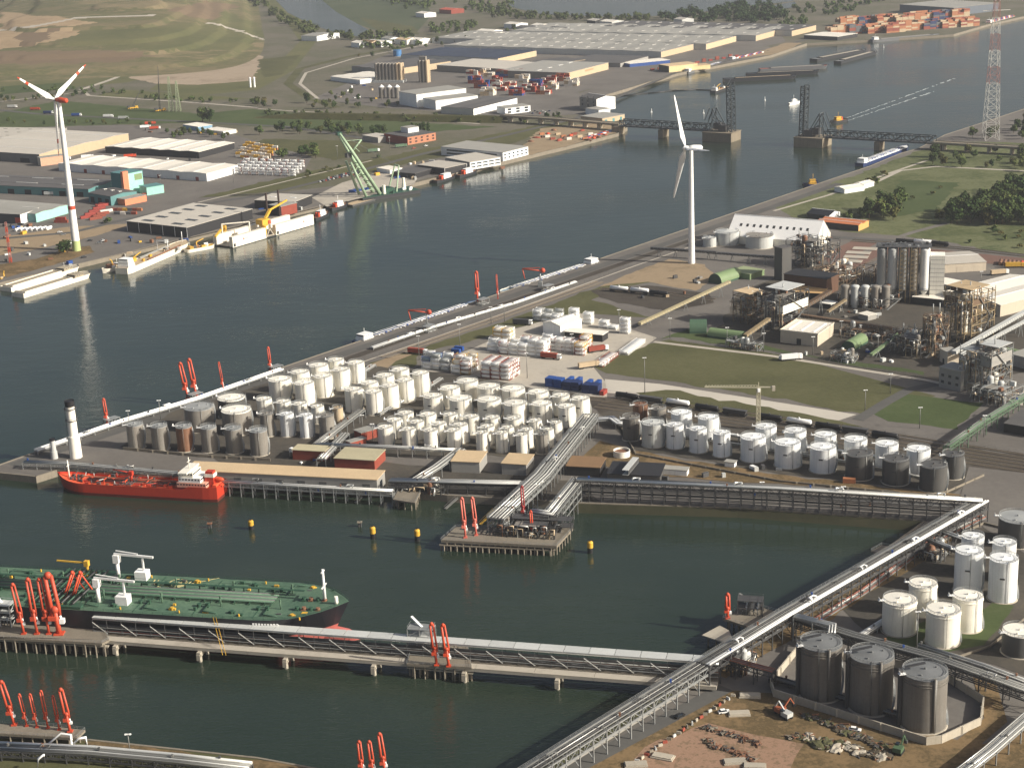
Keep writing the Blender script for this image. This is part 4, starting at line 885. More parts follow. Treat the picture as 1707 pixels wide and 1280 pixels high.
# yellow mooring dolphins
for i, (x, y, hpx) in enumerate(((419, 882, 13), (622, 897, 17), (696, 901, 17), (984, 921, 17))):
    p = G(x, y, WZ); h = hpx*scale_at(p)/.92+.6
    t = thing('mooring_dolphin', f'yellow mooring dolphin in the dock, {ordinal(i)} from left', 'mooring dolphin', p, 0, 'yellow mooring dolphins')
    part('pile', MB().cyl(0, 0, -4, h*.45, 1.3, n=14), BLACK, t); part('cap', MB().cyl(0, 0, h*.45, h*.9, 1.36, n=14).dome(0, 0, h*.9, 1.36, h*.12, 14), YELLOW, t)
    part('bollard', MB().cyl(0, 0, h, h+.7, .3, n=8).box(-.8, -.12, h+.4, .8, .12, h+.6), BLACK, t)
for i, (x, y) in enumerate(((600, 878), (350, 880))):
    t = thing('dark_dolphin', f'dark timber dolphin in the dock, {["right", "left"][i]} one', 'mooring dolphin', G(x, y, WZ))
    part('pile_cluster', MB().cyl(-.5, 0, -3, 2.6, .4, n=8).cyl(.5, 0, -3, 2.4, .4, n=8).cyl(0, .6, -3, 2.8, .4, n=8), DSTEEL, t); part('cap', MB().box(-1.2, -.9, 2.2, 1.2, 1.1, 2.7), DCONC if i == 0 else RUSTT, t)
# stacks
def chimney(px, py, h, r, label, m, capm, bands):
    p = G(px, py); t = thing('chimney', label, 'chimney', p)
    part('shaft', MB().cyl(0, 0, 0, h*.38, r*1.45, r*1.35, 24).cyl(0, 0, h*.38, h*.9, r*1.12, r, 24), m, t)
    part('cap', MB().cyl(0, 0, h*.9, h, r*1.1, r*1.15, 24, top=False).cyl(0, 0, h*.9, h*.99, r*.95, r*.95, 24), capm, t)
    q = MB()
    for z in bands:
        q.ring(0, 0, h*z, r*1.45, .25, 20); q.ring(0, 0, h*z+1.1, r*1.45, .12, 20)
        q.cyl(0, 0, h*z-.1, h*z, r*1.45, n=20, bot=True)
    if bands: part('platform', q, DSTEEL, t)
    part('ladder', MB().beam((-r*1.3, -.6*r, 1), (-r*1.2, -.5*r, h*.88), .35, .15), DSTEEL, t)
chimney(127, 762, 32.5, 2.3, 'tall white chimney with black top on the pier head', CREAM, BLACK, [.66, .86])
chimney(91, 764, 11.5, 1.35, 'short grey chimney beside the tall white chimney', GREYW, BLACK, [])
# ================================================================ ships
def hull(t, L, B, zd, hm, bm=None, dm=None, zb=None, bow=.16, stern=.08, sheer=1.5, tr=.85, bulwark=1.0, zk=-5.0, full=2.4, rake=.03, poop=None):
    """Lofted hull in local coordinates: x from stern (0) to bow (L), waterline at z=0."""
    N = 30; rows = []
    def hb(x, wl):
        L2 = L*(1-rake*wl); s = max(0.0, (x-(1-bow)*L2)/(bow*L2)); s = min(1.0, s)
        f = (1-s**(full if not wl else full*.75)); a = min(1.0, x/(stern*L)) if stern else 1
        return B/2*max(0.0, f)*(tr+(1-tr)*math.sin(a*PI/2))
    def zdeck(x):
        s = max(0.0, (x-(1-bow*1.3)*L)/(bow*1.3*L)); e = max(0.0, 1-x/(.14*L))
        return zd+sheer*s*s+(poop or 0)*(1 if x < L*.2 and poop else 0)+.25*sheer*e*e*(0 if poop else 1)
    zb = zb if zb is not None else .35
    side = MB(); boot = MB(); dk = MB(); bw = MB()
    P_ = {}
    xs = [L*(1-(1-i/N)**1.25) for i in range(N+1)]
    for sgn in (-1, 1):
        for i, x in enumerate(xs):
            xw = min(x, L*(1-rake)*.9999) if i < N else L*(1-rake)
            hw, hd = hb(min(x, L*(1-rake)), 1), hb(x, 0); zd_ = zdeck(x)
            kb = max(0.0, min(1.0, (zb-(-1))/(zd_+1))); hm_ = hw+(hd-hw)*kb; xm = xw+(x-xw)*kb
            P_[sgn, i] = ((xw*.995, sgn*hw*.96, zk), (xm, sgn*hm_, zb), (x, sgn*hd, zd_), (x, sgn*hd, zd_+bulwark))
        for i in range(N):
            a, b_ = P_[sgn, i], P_[sgn, i+1]
            o_ = (0, 1) if sgn < 0 else (1, 0)
            def quad(mb, r0, r1):
                q = [a[r0], b_[r0], b_[r1], a[r1]]
                mb.poly(q if sgn < 0 else q[::-1], True)
            quad(boot, 0, 1); quad(side, 1, 2)
            if bulwark: quad(bw, 2, 3)
    for i in range(N):
        a, b_, c, d = P_[-1, i][2], P_[-1, i+1][2], P_[1, i+1][2], P_[1, i][2]
        dk.poly([a, b_, c, d])
    A, C = P_[-1, 0], P_[1, 0]
    side.poly([C[1], A[1], A[2], C[2]]); boot.poly([C[0], A[0], A[1], C[1]])
    if bulwark: bw.poly([C[2], A[2], A[3], C[3]])
    part('hull', side, hm, t); part('boot_top', boot, bm or hm, t); part('deck', dk, dm or hm, t)
    if bulwark: part('bulwark', bw, hm, t)
    return zdeck, lambda x: hb(x, 0)
def at_water(pa, pb, z=WZ):
    a, b_ = G(*pa, z), G(*pb, z); return a, b_, (b_-a).length, ang(a, b_)
def house(t, x0, y0, x1, y1, z0, tiers, m, win=True, step=.8, th=2.6):
    for k in range(tiers):
        DH = part('deckhouse', MB().box(x0+step*k*.6, y0+step*k*.5, z0+th*k, x1-step*k*.6, y1-step*k*.5, z0+th*(k+1)-.12), m, t)
        if win:
            q = MB(); n = max(2, int((x1-x0)/1.6)); e = .04; X0, X1, Y0, Y1 = x0+step*k*.6, x1-step*k*.6, y0+step*k*.5, y1-step*k*.5
            q.box(X0-e, Y0+.3, z0+th*k+1.2, X0, Y1-.3, z0+th*k+2.0) if k == tiers-1 else None
            q.box(X1, Y0+.3, z0+th*k+1.2, X1+e, Y1-.3, z0+th*k+2.0) if k == tiers-1 else None
            for j in range(n):
                x = X0+(X1-X0)*(j+.25)/n; w_ = (X1-X0)/n*.5
                q.box(x, Y0-e, z0+th*k+1.2, x+w_, Y0, z0+th*k+1.9); q.box(x, Y1, z0+th*k+1.2, x+w_, Y1+e, z0+th*k+1.9)
            part('window_band', q, GLASS, DH, kind='stuff')
# ---- red chemical tanker
SHIPRED = mat('ship_red', (180, 58, 38), .45, var=.1, scale=.15, streak=.25, dirt=(120, 34, 22)); SHIPDK = mat('ship_deck_sunlit', (222, 92, 58), .6, var=.12, scale=.3)  # deck red painted lighter than the hull to carry the sunlight on it
a, b_ = G(362, 838, WZ), G(88, 822, WZ); L = (b_-a).length; rz = ang(a, b_); n_ = Vector((math.sin(rz), -math.cos(rz), 0))
t = thing('red_tanker', 'orange-red chemical tanker moored at the pier by the chimneys', 'ship', a-n_*-7.2 if n_.y > 0 else a-n_*7.2, rz)
zd, hb = hull(t, L, 14.5, 5.2, SHIPRED, mat('dark_red_boot', (104, 38, 30), .6, streak=.3), SHIPDK, 1.5, .17, .1, 3.0, .88, 1.0, poop=1.6)
house(t, 6, -5.8, 22, 5.8, 6.8, 1, mat('pale_pink_paint', (214, 160, 140), .5)); house(t, 9, -5.4, 21, 5.4, 9.4, 1, WHITE_S); house(t, 13, -5.0, 21, 5.0, 12, 1, CREAM)
part('bridge_wing', MB().box(15, -7.6, 14.4, 20, 7.6, 15.2), CREAM, t); part('poop_rail', MB().beam((.5, -6, 8.2), (22, -7, 8.2), .15).beam((.5, -6, 7.6), (22, -7, 7.6), .15), SHIPDK, t); part('stern_gear', MB().box(1, -4.5, 6.8, 3, 4.5, 8.4), SHIPDK, t)
part('funnel', MB().hexa([(3, -2.2, 6.8), (8.5, -2.2, 6.8), (8.5, 2.2, 6.8), (3, 2.2, 6.8), (3.6, -1.8, 14.4), (7.6, -1.8, 14.4), (7.6, 1.8, 14.4), (3.6, 1.8, 14.4)]), SHIPRED, t)
part('funnel_band', MB().box(3.0, -2.1, 11.5, 8.0, 2.1, 13.2), CREAM, t)
part('lifeboat', MB().blob((1.5, 0, 10), 3.2, 1.3, 1.3, 10, 6).beam((-1, 0, 6.6), (4, 0, 9.2), 2.4, .3), ORANGE, t)
part('mast', MB().tube([(17, 0, 15), (17, 0, 21)], .25, 6).beam((17, -2, 19), (17, 2, 19), .2), CREAM, t)
part('foremast', MB().tube([(L*.93, 0, 6), (L*.93, 0, 16)], [.55, .3], 8).beam((L*.93, -1.4, 13), (L*.93, 1.4, 13), .25), CREAM, t)
for k, x in enumerate((30, 36, 42, 62, 68, 74)): part('tank_hatch', MB().cyl(x, 2.6*(-1)**k, 5.2, 6.5, .9, n=10), SHIPDK, t)
for k in range(7): part('cargo_pipe', MB().tube([(24, -2.4+.8*k, 6.1), (L*.82, -2.4+.8*k, 6.1)], .22, 6), [SHIPRED, RUSTT, DSTEEL][k % 3], t)
for k in range(5): part('manifold', MB().tube([(48+k*1.6, -6.4, 6.4), (48+k*1.6, 6.4, 6.4)], .25, 6), DSTEEL, t)
for x in (28, 40, 52, 64, 76):
    part('catwalk_frame', MB().beam((x, -3.4, 5), (x, -3.4, 7.6), .3).beam((x, 3.4, 5), (x, 3.4, 7.6), .3).beam((x, -3.4, 7.5), (x, 3.4, 7.5), .3), SHIPDK, t)
part('catwalk', MB().beam((22, 0, 7.7), (L*.85, 0, 7.7), 1.1, .15), RUSTT, t)
part('deck_crane', MB().tube([(50, 0, 5), (50, 0, 11)], .7, 8).tube([(50, 0, 10.8), (60, 0, 12.2)], .35, 6).cbox((50, 0, 9.6), 2, 2, 2.2), SHIPRED, t)
for s_ in (-1, 1): part('rail', MB().beam((24, 7.0*s_, 6.9), (L*.8, 7.0*s_, 6.9), .12).beam((24, 7.0*s_, 6.2), (L*.8, 7.0*s_, 6.2), .12), SHIPDK, t)
for k in range(6): part('winch', MB().cyl(L*.86+k % 3*2.2, -2+4*(k // 3), 6.2, 7.6, .6, n=8), DSTEEL, t)
for k in range(14): part('deck_vent', MB().tube([(26+k*4.4, random.choice((-5.6, 5.6, -4.2)), 5.2), (26+k*4.4, random.choice((-5.6, 5.6)), 7.2+random.random()*1.6)], .22, 6), random.choice((SHIPRED, GREYW, DSTEEL)), t)
for k in range(26): part('deck_box', MB().cbox((26+k*2.35, random.uniform(-6, 6), 5.2), random.uniform(1, 2.4), 1.4, random.uniform(.8, 2)), random.choice((SHIPRED, DSTEEL, RUSTT)), t)
# ---- large green-decked tanker
DECKG = mat("green_deck", (62, 92, 74), .65, var=.14, scale=.08, second=(98, 124, 100)); DECKD = mat('dark_green_steel', (46, 78, 60), .6, var=.15); HULLB = mat('black_hull', (28, 30, 36), .4, var=.15, streak=.25, dirt=(70, 60, 54)); BOOT = mat('red_boot_top', (176, 96, 88), .6, var=.1, streak=.2)
rz = math.radians(-12.6); bt = G(582, 1003, 13); u = Vector((math.cos(rz), math.sin(rz), 0)); L = 262.0; st = bt-u*L
t = thing('green_tanker', 'large tanker with green deck and black hull at the long jetty', 'ship', (st.x, st.y, WZ), rz)
ZD = 15.0
zd, hb = hull(t, L, 37.5, ZD, HULLB, BOOT, DECKG, 6.6, .13, .06, 1.8, .85, 0, full=2.5, rake=.035)
part('bulbous_bow', MB().blob((L*.962, 0, .6), 14, 3.6, 4.6, 12, 8), BOOT, t)
q = MB()
for s_ in (-1, 1):
    for k in range(60):
        x0, x1 = L*(k/60), L*((k+1)/60)*.999
        for hh in (.55, 1.1): q.beam((x0, s_*hb(x0)*.985, zd(x0)+hh), (x1, s_*hb(x1)*.985, zd(x1)+hh), .09)
        q.beam((x0, s_*hb(x0)*.985, zd(x0)), (x0, s_*hb(x0)*.985, zd(x0)+1.1), .1)
part('deck_rail', q, DECKD, t)
X = lambda px, py, z=ZD+WZ: (lambda d: (d.dot(u), d.dot(Vector((-u.y, u.x, 0)))))(G(px, py, z)-Vector((st.x, st.y, z)))
for k in range(9): part('centre_pipe', MB().tube([(60, -4+k*1.0, ZD+1.2), (L*.88, -4+k*1.0, ZD+1.2)], .34, 6), [DECKD, DECKG, DSTEEL][k % 3], t)
part('catwalk', MB().beam((60, 5.6, ZD+2.8), (L*.92, 5.6, ZD+2.8), 1.4, .2).beam((60, 6.3, ZD+3.9), (L*.92, 6.3, ZD+3.9), .1), DECKD, t)
for k in range(26): x = 62+k*6.6; part('pipe_bridge', MB().beam((x, -5, ZD), (x, -5, ZD+1), .4).beam((x, 6.4, ZD), (x, 6.4, ZD+2.8), .4).beam((x, -5, ZD+.9), (x, 6.4, ZD+.9), .4), DECKD, t)
mx = X(120, 985)[0]
for k in range(8): part('manifold_pipe', MB().tube([(mx-10+k*2.6, -17, ZD+1.8), (mx-10+k*2.6, 17, ZD+1.8)], .4, 6), [DECKD, DSTEEL][k % 2], t)
for s_ in (-1, 1): part('drip_tray', MB().box(mx-12, s_*16-2.2, ZD+.2, mx+12, s_*16+2.2, ZD+1.0), DECKD, t)
for k in range(7):
    x = 70+k*26
    for s_ in (-1, 1):
        part('tank_hatch', MB().cyl(x, 9*s_, ZD, ZD+1.4, 1.0, n=10), DECKD, t); part('valve_box', MB().box(x+3, 9*s_-.7, ZD, x+4.4, 9*s_+.7, ZD+1.8), DECKD, t)
        part('vent_post', MB().tube([(x+9, 7.6*s_, ZD), (x+9, 7.6*s_, ZD+4.2)], .3, 6).cyl(x+9, 7.6*s_, ZD+3.6, ZD+4.6, .5, n=8), DECKG, t)
        part('winch', MB().cyl(x+16, 13.5*s_, ZD, ZD+1.2, .9, n=8).box(x+14.6, 13.5*s_-.6, ZD, x+17.4, 13.5*s_+.6, ZD+.8), YELLOW if (k+s_) % 2 else DECKD, t)
        part('bollard', MB().cyl(x+20, 16*s_, ZD, ZD+1.1, .35, n=8), YELLOW, t); part('deck_seam', MB().box(x-.2, 7*s_-1, ZD+.02, x+.2, 7*s_+9*s_+1, ZD+.12) if s_ > 0 else MB().box(x-.2, -17, ZD+.02, x+.2, -7, ZD+.12), DECKD, t)
def hose_crane(cx, cy, lab):
    part('crane_pedestal', MB().tube([(cx, cy, ZD), (cx, cy, ZD+7)], .85, 12), WHITE_S, t)
    part('crane_cab', MB().cbox((cx, cy, ZD+7), 2.6, 2.6, 3.6), WHITE_S, t)
    part('crane_jib', MB().beam((cx-1, cy, ZD+11), (cx+17, cy, ZD+10.2), .8, .9).beam((cx, cy, ZD+12.5), (cx+10, cy, ZD+11.4), .4), WHITE_S, t)
    part('jib_rest', MB().beam((cx+12, cy, ZD), (cx+12, cy, ZD+9.6), .7), WHITE_S, t)
    part('deck_store', MB().box(cx+8.5, cy-2.2, ZD, cx+13.8, cy+2.2, ZD+3.8), WHITE_S, t)
c1 = X(198, 962); c2 = X(165, 1003); hose_crane(c1[0], c1[1], ''); hose_crane(c2[0], c2[1], '')
c3 = X(146, 952); part('provision_crane', MB().tube([(c3[0], c3[1], ZD), (c3[0], c3[1], ZD+4)], .7, 8).beam((c3[0], c3[1], ZD+4), (c3[0]-14, c3[1], ZD+4.4), .6).cbox((c3[0], c3[1], ZD+2.6), 2, 2, 2.4), YELLOW, t)
hc = X(297, 971)
LINE = mat('deck_line_paint', (216, 200, 140), .7)
q = MB()
for r0, r1 in ((3.4, 4.0),):
    for k in range(28):
        t0, t1 = 2*PI*k/28, 2*PI*(k+1)/28
        q.poly([(hc[0]+r0*math.cos(t0), hc[1]+r0*math.sin(t0), ZD+.05), (hc[0]+r1*math.cos(t0), hc[1]+r1*math.sin(t0), ZD+.05), (hc[0]+r1*math.cos(t1), hc[1]+r1*math.sin(t1), ZD+.05), (hc[0]+r0*math.cos(t1), hc[1]+r0*math.sin(t1), ZD+.05)])
part('landing_circle', q, LINE, t)
q = MB(); x, y = hc
for b4 in ((-1.6, -2, -1.0, 2), (1.0, -2, 1.6, 2), (-1.0, -.3, 1.0, .3)): q.box(x+b4[0], y+b4[1], ZD+.03, x+b4[2], y+b4[3], ZD+.06)
part('landing_letter_h', q, LINE, t)
q = MB()
for k in range(14):
    t0, t1 = PI*1.0+PI*k/14, PI*1.0+PI*(k+1)/14
    for r0, r1 in ((8.0, 8.6), (6.4, 6.8)):
        q.poly([(x-3+r0*math.cos(t0), y+2+r0*math.sin(t0)*.95, ZD+.05), (x-3+r1*math.cos(t0), y+2+r1*math.sin(t0)*.95, ZD+.05), (x-3+r1*math.cos(t1), y+2+r1*math.sin(t1)*.95, ZD+.05), (x-3+r0*math.cos(t1), y+2+r0*math.sin(t1)*.95, ZD+.05)])
part('landing_boundary', q, LINE, t)
part('deck_line', MB().beam((x+5, y-1, ZD+.05), (x+16, y+7, ZD+.05), .4, .06), LINE, t)
fm = X(543, 1003); part('foremast', MB().tube([(fm[0], 1, ZD), (fm[0], 1, ZD+15)], [.8, .5], 8).beam((fm[0], -2, ZD+7.5), (fm[0], 4, ZD+7.5), .5, .4).beam((fm[0], -.8, ZD+14), (fm[0], 2.8, ZD+14), .5), WHITE_S, t)
part('bow_vent', MB().tube([(fm[0]+6, -2, ZD), (fm[0]+6, -2, ZD+4.6)], .8, 8), CREAM, t)
for k in range(8): part('windlass', MB().cyl(fm[0]-9+k % 4*3, -8+9*(k // 4), ZD, ZD+2, .9, n=8).box(fm[0]-10+k % 4*3, -9.2+9*(k // 4), ZD, fm[0]-8+k % 4*3, -7+9*(k // 4), ZD+1.1), RUSTT if k % 2 else DECKD, t)
for k in range(7): part('branch_pipe', MB().tube([(74+k*26, -5, ZD+.9), (74+k*26, -15, ZD+.9), (80+k*26, -15, ZD+.5)], .3, 6), DECKD, t); part('branch_pipe', MB().tube([(78+k*26, 5, ZD+.9), (78+k*26, 15, ZD+.9), (84+k*26, 15, ZD+.5)], .3, 6), DECKD, t)
for k in range(34): part('deck_fitting', MB().cbox((80+k*5.2, random.uniform(8, 15)*random.choice((-1, 1)), ZD), random.uniform(.8, 2.6), random.uniform(.6, 1.6), random.uniform(.5, 1.6)), random.choice((DECKD, YELLOW, DSTEEL, DECKD)), t)
for k in range(5): part('anchor', MB().tube([(L*.955+k*.3, -hb(L*.955)-.1+k*.05, 9.5-k*.5), (L*.955+k*.3+.3, -hb(L*.955)+.0, 9-k*.5)], .4, 6), RUSTT, t) if k == 0 else None
def text_mesh(s, size):
    cu = bpy.data.curves.new('txt', 'FONT'); cu.body = s; cu.size = size; cu.extrude = .03; cu.align_x = 'CENTER'
    ob = bpy.data.objects.new('txt', cu); col.objects.link(ob); dg = bpy.context.evaluated_depsgraph_get()
    me = bpy.data.meshes.new_from_object(ob.evaluated_get(dg)); bpy.data.objects.remove(ob); return me
def lettering(parent, s, size, loc, rot, m, name='lettering'):
    me = text_mesh(s, size); me.materials.clear(); me.materials.append(m); o = link(name, me, parent); o.location = loc; o.rotation_euler = rot; return o
for k in range(9): part('name_letter', MB().box(L*.865+k*1.25, -hb(L*.865+k*1.25)-.14, 12.6, L*.865+k*1.25+.8, -hb(L*.865+k*1.25+.8)+.1, 13.7), WHITE_S, t)
# mooring lines
for k in (0, 1): part('mooring_line', MB().tube([(L*.80+k*1.2, -18.2, ZD+.4), (L*.83+k*1.4, -30, 4.5)], .12, 5), YELLOW, t)

# ---- general small craft
def vessel(name, label, pa, pb, B, fb, hm, dm, style='tank', house_at='stern', houses=(2, WHITE_S), group=None, cat='barge', bow=.10, boot=None, tr=.8, cargo=None, sheer=1.0):
    a, b_, L, rz = at_water(pa, pb); t = thing(name, label, cat, a, rz, group)
    zd, hb = hull(t, L, B, fb, hm, boot or hm, dm, .3, bow, .06, sheer, tr, .5)
    ln = min(14, L*.2); x0 = 2 if house_at == 'stern' else L-ln-L*.08
    if houses: house(t, x0+1, -B*.36, x0+ln*.75, B*.36, fb, houses[0], houses[1], th=2.4); part('mast', MB().tube([(x0+ln*.4, 0, fb+2.4*houses[0]), (x0+ln*.4, 0, fb+2.4*houses[0]+3.5)], .14, 6), WHITE_S, t)
    c0, c1 = (ln+2, L*(1-bow)-2) if house_at == 'stern' else (3, L-ln-L*.08-2)
    if style == 'tank':
        part('trunk', MB().box(c0, -B*.34, fb, c1, B*.34, fb+.9), dm, t)
        for k in range(4): part('cargo_pipe', MB().tube([(c0, -1.5+k, fb+1.4), (c1, -1.5+k, fb+1.4)], .2, 6), [WHITE_S, BLUE, PIPEG, WHITE_S][k], t)
        for k in range(int((c1-c0)/7)):
            x = c0+3+k*7; part('hatch', MB().cyl(x, -B*.22, fb+.9, fb+1.7, .7, n=8).cyl(x+2, B*.2, fb+.9, fb+1.6, .6, n=8).box(x+3.5, -B*.3, fb+.9, x+4.3, B*.3, fb+1.4), [WHITE_S, BLUE, STEEL][k % 3], t)
        for s_ in (-1, 1): part('rail', MB().beam((c0, s_*B*.46, fb+1), (c1, s_*B*.46, fb+1), .12), WHITE_S, t)
    elif style == 'hopper':
        q = MB(); W2 = B*.40
        part('coaming', q.box(c0, -W2, fb, c1, -W2+.35, fb+1.4).box(c0, W2-.35, fb, c1, W2, fb+1.4).box(c0, -W2, fb, c0+.35, W2, fb+1.4).box(c1-.35, -W2, fb, c1, W2, fb+1.4), hm, t)
        part('cargo', MB().box(c0+.36, -W2+.36, fb-.4, c1-.36, W2-.36, fb+.7), cargo or CONC, t)
    elif style == 'stacks':
        for k in range(int((c1-c0)/6.6)):
            for j in (-1, 1): part('cargo_box', MB().box(c0+k*6.6, j*B*.21-1.2, fb, c0+k*6.6+6, j*B*.21+1.2, fb+2.4), [RED, BLUE, BRICK, WHITE_S][(k+j) % 4], t)
    elif style == 'work':
        for k in range(7): part('deck_gear', MB().cbox((c0+(c1-c0)*random.random(), random.uniform(-.3, .3)*B, fb), random.uniform(1, 4), random.uniform(1, 2.5), random.uniform(.8, 3)), random.choice((YELLOW, RUSTT, DSTEEL, WHITE_S, TAN)), t)
        part('deck_crane', MB().tube([(c0+3, 0, fb), (c0+3, 0, fb+5)], .5, 8).beam((c0+3, 0, fb+5), (c0+min(14, (c1-c0)*.8), 0, fb+7), .6), YELLOW, t)
    return t, L
BWHITE = mat('barge_white', (222, 216, 200), .5, var=.08, streak=.3, dirt=(120, 100, 80)); BGREY = mat('barge_grey', (96, 98, 100), .55, var=.12, streak=.2); BDARK = mat('barge_dark', (40, 42, 46), .5, var=.15)
DOCKTAN = mat('hatch_tan', (158, 148, 128), .8, var=.15, streak=.2); PALEBL = mat('pale_blue_deck', (140, 158, 168), .5, var=.1)
vessel('tank_barge', 'long inland tank barge with blue hull nearest the cream tanks', (595, 577), (800, 508), 11, 2.4, NAVY, PALEBL, 'tank', 'stern', (2, WHITE_S), 'inland tank barges')
vessel('tank_barge', 'long inland tank barge moored farther along the canal quay with white bow', (996, 442), (834, 494), 11, 2.4, BWHITE, PALEBL, 'tank', 'stern', (2, WHITE_S), 'inland tank barges')
vessel('hopper_barge', 'wide pale hopper barge with two long holds, outer side of the pair', (30, 496), (148, 460), 13, 3.0, BWHITE, CONC, 'hopper', 'bow', (1, DOCKTAN), 'pale hopper barges', bow=.08, tr=1, cargo=DOCKTAN)
vessel('hopper_barge', 'wide pale hopper barge moored inside against the left quay', (10, 486), (130, 449), 12, 3.0, BWHITE, CONC, 'hopper', 'bow', (1, DOCKTAN), 'pale hopper barges', bow=.08, tr=1, cargo=DOCKTAN)
vessel('workboat', 'small white workboat beside the pale hopper barges', (201, 446), (171, 456), 8, 2.6, BWHITE, CONC, 'work', 'stern', (1, WHITE_S), None, 'boat', .3)
t, L = vessel('dredger', 'white and cream dredger with tan deck gear below the black warehouse', (203, 457), (312, 410), 14, 4.2, BWHITE, TAN, 'work', 'stern', (3, WHITE_S), None, 'dredger', .12)
part('gantry', MB().beam((L*.62, -5, 4), (L*.62, -5, 13), .5).beam((L*.62, 5, 4), (L*.62, 5, 13), .5).beam((L*.62, -5, 13), (L*.62, 5, 13), .5), WHITE_S, t)
part('suction_tube', MB().tube([(L*.3, -6, 5), (L*.8, -6, 5.5)], .7, 8), RUSTT, t); part('hopper_rim', MB().box(L*.35, -5, 4.2, L*.8, -4.6, 5.6).box(L*.35, 4.6, 4.2, L*.8, 5, 5.6), STEEL, t)
part('foremast', MB().tube([(L*.93, 0, 5), (L*.93, 0, 14)], .3, 6), WHITE_S, t)
vessel('workboat', 'yellow and white workboat just left of the floating dock', (310, 421), (358, 412), 8, 2.2, BWHITE, YELLOW, 'work', 'stern', (1, YELLOW), None, 'boat', .2)
vessel('workboat', 'small orange and yellow boat at the left edge of the left quay', (-6, 474), (22, 466), 7, 2.0, ORANGE, YELLOW, 'work', 'stern', (1, YELLOW), None, 'boat', .3)
def tug(label, pa, pb, m=BDARK, hm=WHITE_S, B=9, cat='tug'):
    a, b_, L, rz = at_water(pa, pb); t = thing('tug_boat', label, cat, a, rz, 'tugs and launches')
    hull(t, L, B, 2.0, m, m, RUSTT if m is BDARK else hm, .3, .35, .2, 1.6, .8, .8)
    house(t, L*.35, -B*.3, L*.7, B*.3, 2.0, 2, hm, True, 1.0, 2.5)
    part('mast', MB().tube([(L*.5, 0, 7), (L*.5, 0, 12)], .2, 6), hm, t); part('funnel', MB().box(L*.28, -1.8, 2, L*.34, -.6, 6).box(L*.28, .6, 2, L*.34, 1.8, 6), m if m is not BDARK else ORANGE, t)
    part('fender', MB().blob((L*.97, 0, 2.2), 1.4, B*.22, 1.2), RUBBER, t)
    return t
tug('black tug with cream house moored right of the floating dock', (521, 369), (548, 357))
tug('black tug with cream house beside the low pontoon', (549, 352), (579, 343))
tug('black tug at the quay right of the green floating crane, nearest the crane', (724, 306), (760, 295))
tug('black tug, middle one of three moored beyond the green floating crane', (762, 297), (795, 287))
tug('black tug with yellow house, farthest of three beyond the green floating crane', (795, 284), (826, 276), BDARK, YELLOW)
tug('yellow and black tug trailing a white wake beyond the bridge', (1410, 202), (1384, 207), BDARK, YELLOW, 8)
tug('white motor launch crossing beyond the opened bridge', (1331, 172), (1315, 177), WHITE_S, WHITE_S, 5, 'launch')
tug('yellow and blue workboat at the right bank beyond the white barn', (1372, 310), (1338, 312), NAVY, YELLOW, 7, 'boat')
vessel('pontoon', 'low tan pontoon between the tug and green floating crane', (580, 344), (620, 333), 12, 1.2, DSTEEL, TAN, 'none', 'stern', None, None, 'pontoon', .02, tr=1, sheer=0)
vessel('cargo_barge', 'blue and red loaded barge moored before the left end of the bridge', (1028, 221), (958, 242), 10, 2.4, NAVY, RED, 'stacks', 'stern', (1, WHITE_S))
vessel('cargo_barge', 'grey and blue barge moored at the far quay with white wheelhouse', (1143, 124), (1208, 106), 11, 2.6, BGREY, PALEBL, 'tank', 'stern', (2, WHITE_S))
vessel('cargo_barge', 'red loaded barge moored farther along the far quay', (1216, 104), (1281, 89), 11, 2.6, BGREY, RED, 'stacks', 'stern', (2, WHITE_S))
vessel('hopper_barge', 'dark empty hopper barge, nearest of the rafted group in mid canal', (1206, 137), (1328, 131), 12, 4, BDARK, BDARK, 'hopper', 'stern', None, 'rafted hopper barges', bow=.05, tr=1, cargo=TAN)
vessel('hopper_barge', 'dark empty hopper barge, middle of the rafted group in mid canal', (1244, 128), (1366, 123), 12, 4, BDARK, BDARK, 'hopper', 'stern', None, 'rafted hopper barges', bow=.05, tr=1, cargo=CONC)
vessel('hopper_barge', 'dark grey hopper barge, farthest of the rafted group in mid canal', (1266, 120), (1380, 114), 12, 4, BGREY, BRICK, 'hopper', 'stern', None, 'rafted hopper barges', bow=.05, tr=1, cargo=CONC)
vessel('hopper_barge', 'grey hopper barge, left one of the far pair in mid canal', (1356, 103), (1440, 87), 14, 3.4, BDARK, STEEL, 'hopper', 'stern', None, 'far hopper barges', bow=.05, tr=1, cargo=CONC)
vessel('hopper_barge', 'grey hopper barge, right one of the far pair in mid canal', (1396, 107), (1458, 90), 12, 3.4, BDARK, STEEL, 'hopper', 'stern', None, 'far hopper barges', bow=.05, tr=1, cargo=CONC)
vessel('dredge_pontoon', 'small dredge vessel at the end of the floating hose behind the bridge', (1188, 156), (1212, 148), 10, 2.5, BDARK, TAN, 'work', 'stern', (2, WHITE_S), None, 'dredger', .1)
vessel('inland_ship', 'long white inland tanker at the pontoon below the right bridge end', (1432, 278), (1512, 248), 11, 2.8, NAVY, WHITE_S, 'tank', 'stern', (2, WHITE_S), None, 'barge')
vessel('cargo_barge', 'grey barge moored below the far container stacks', (1452, 71), (1566, 61), 12, 3.4, BGREY, STEEL, 'hopper', 'stern', (2, WHITE_S), cargo=CONC)
vessel('cargo_barge', 'white and red barge at the far right quay', (1646, 42), (1690, 30), 12, 3.4, BWHITE, RED, 'stacks', 'stern', (2, WHITE_S))
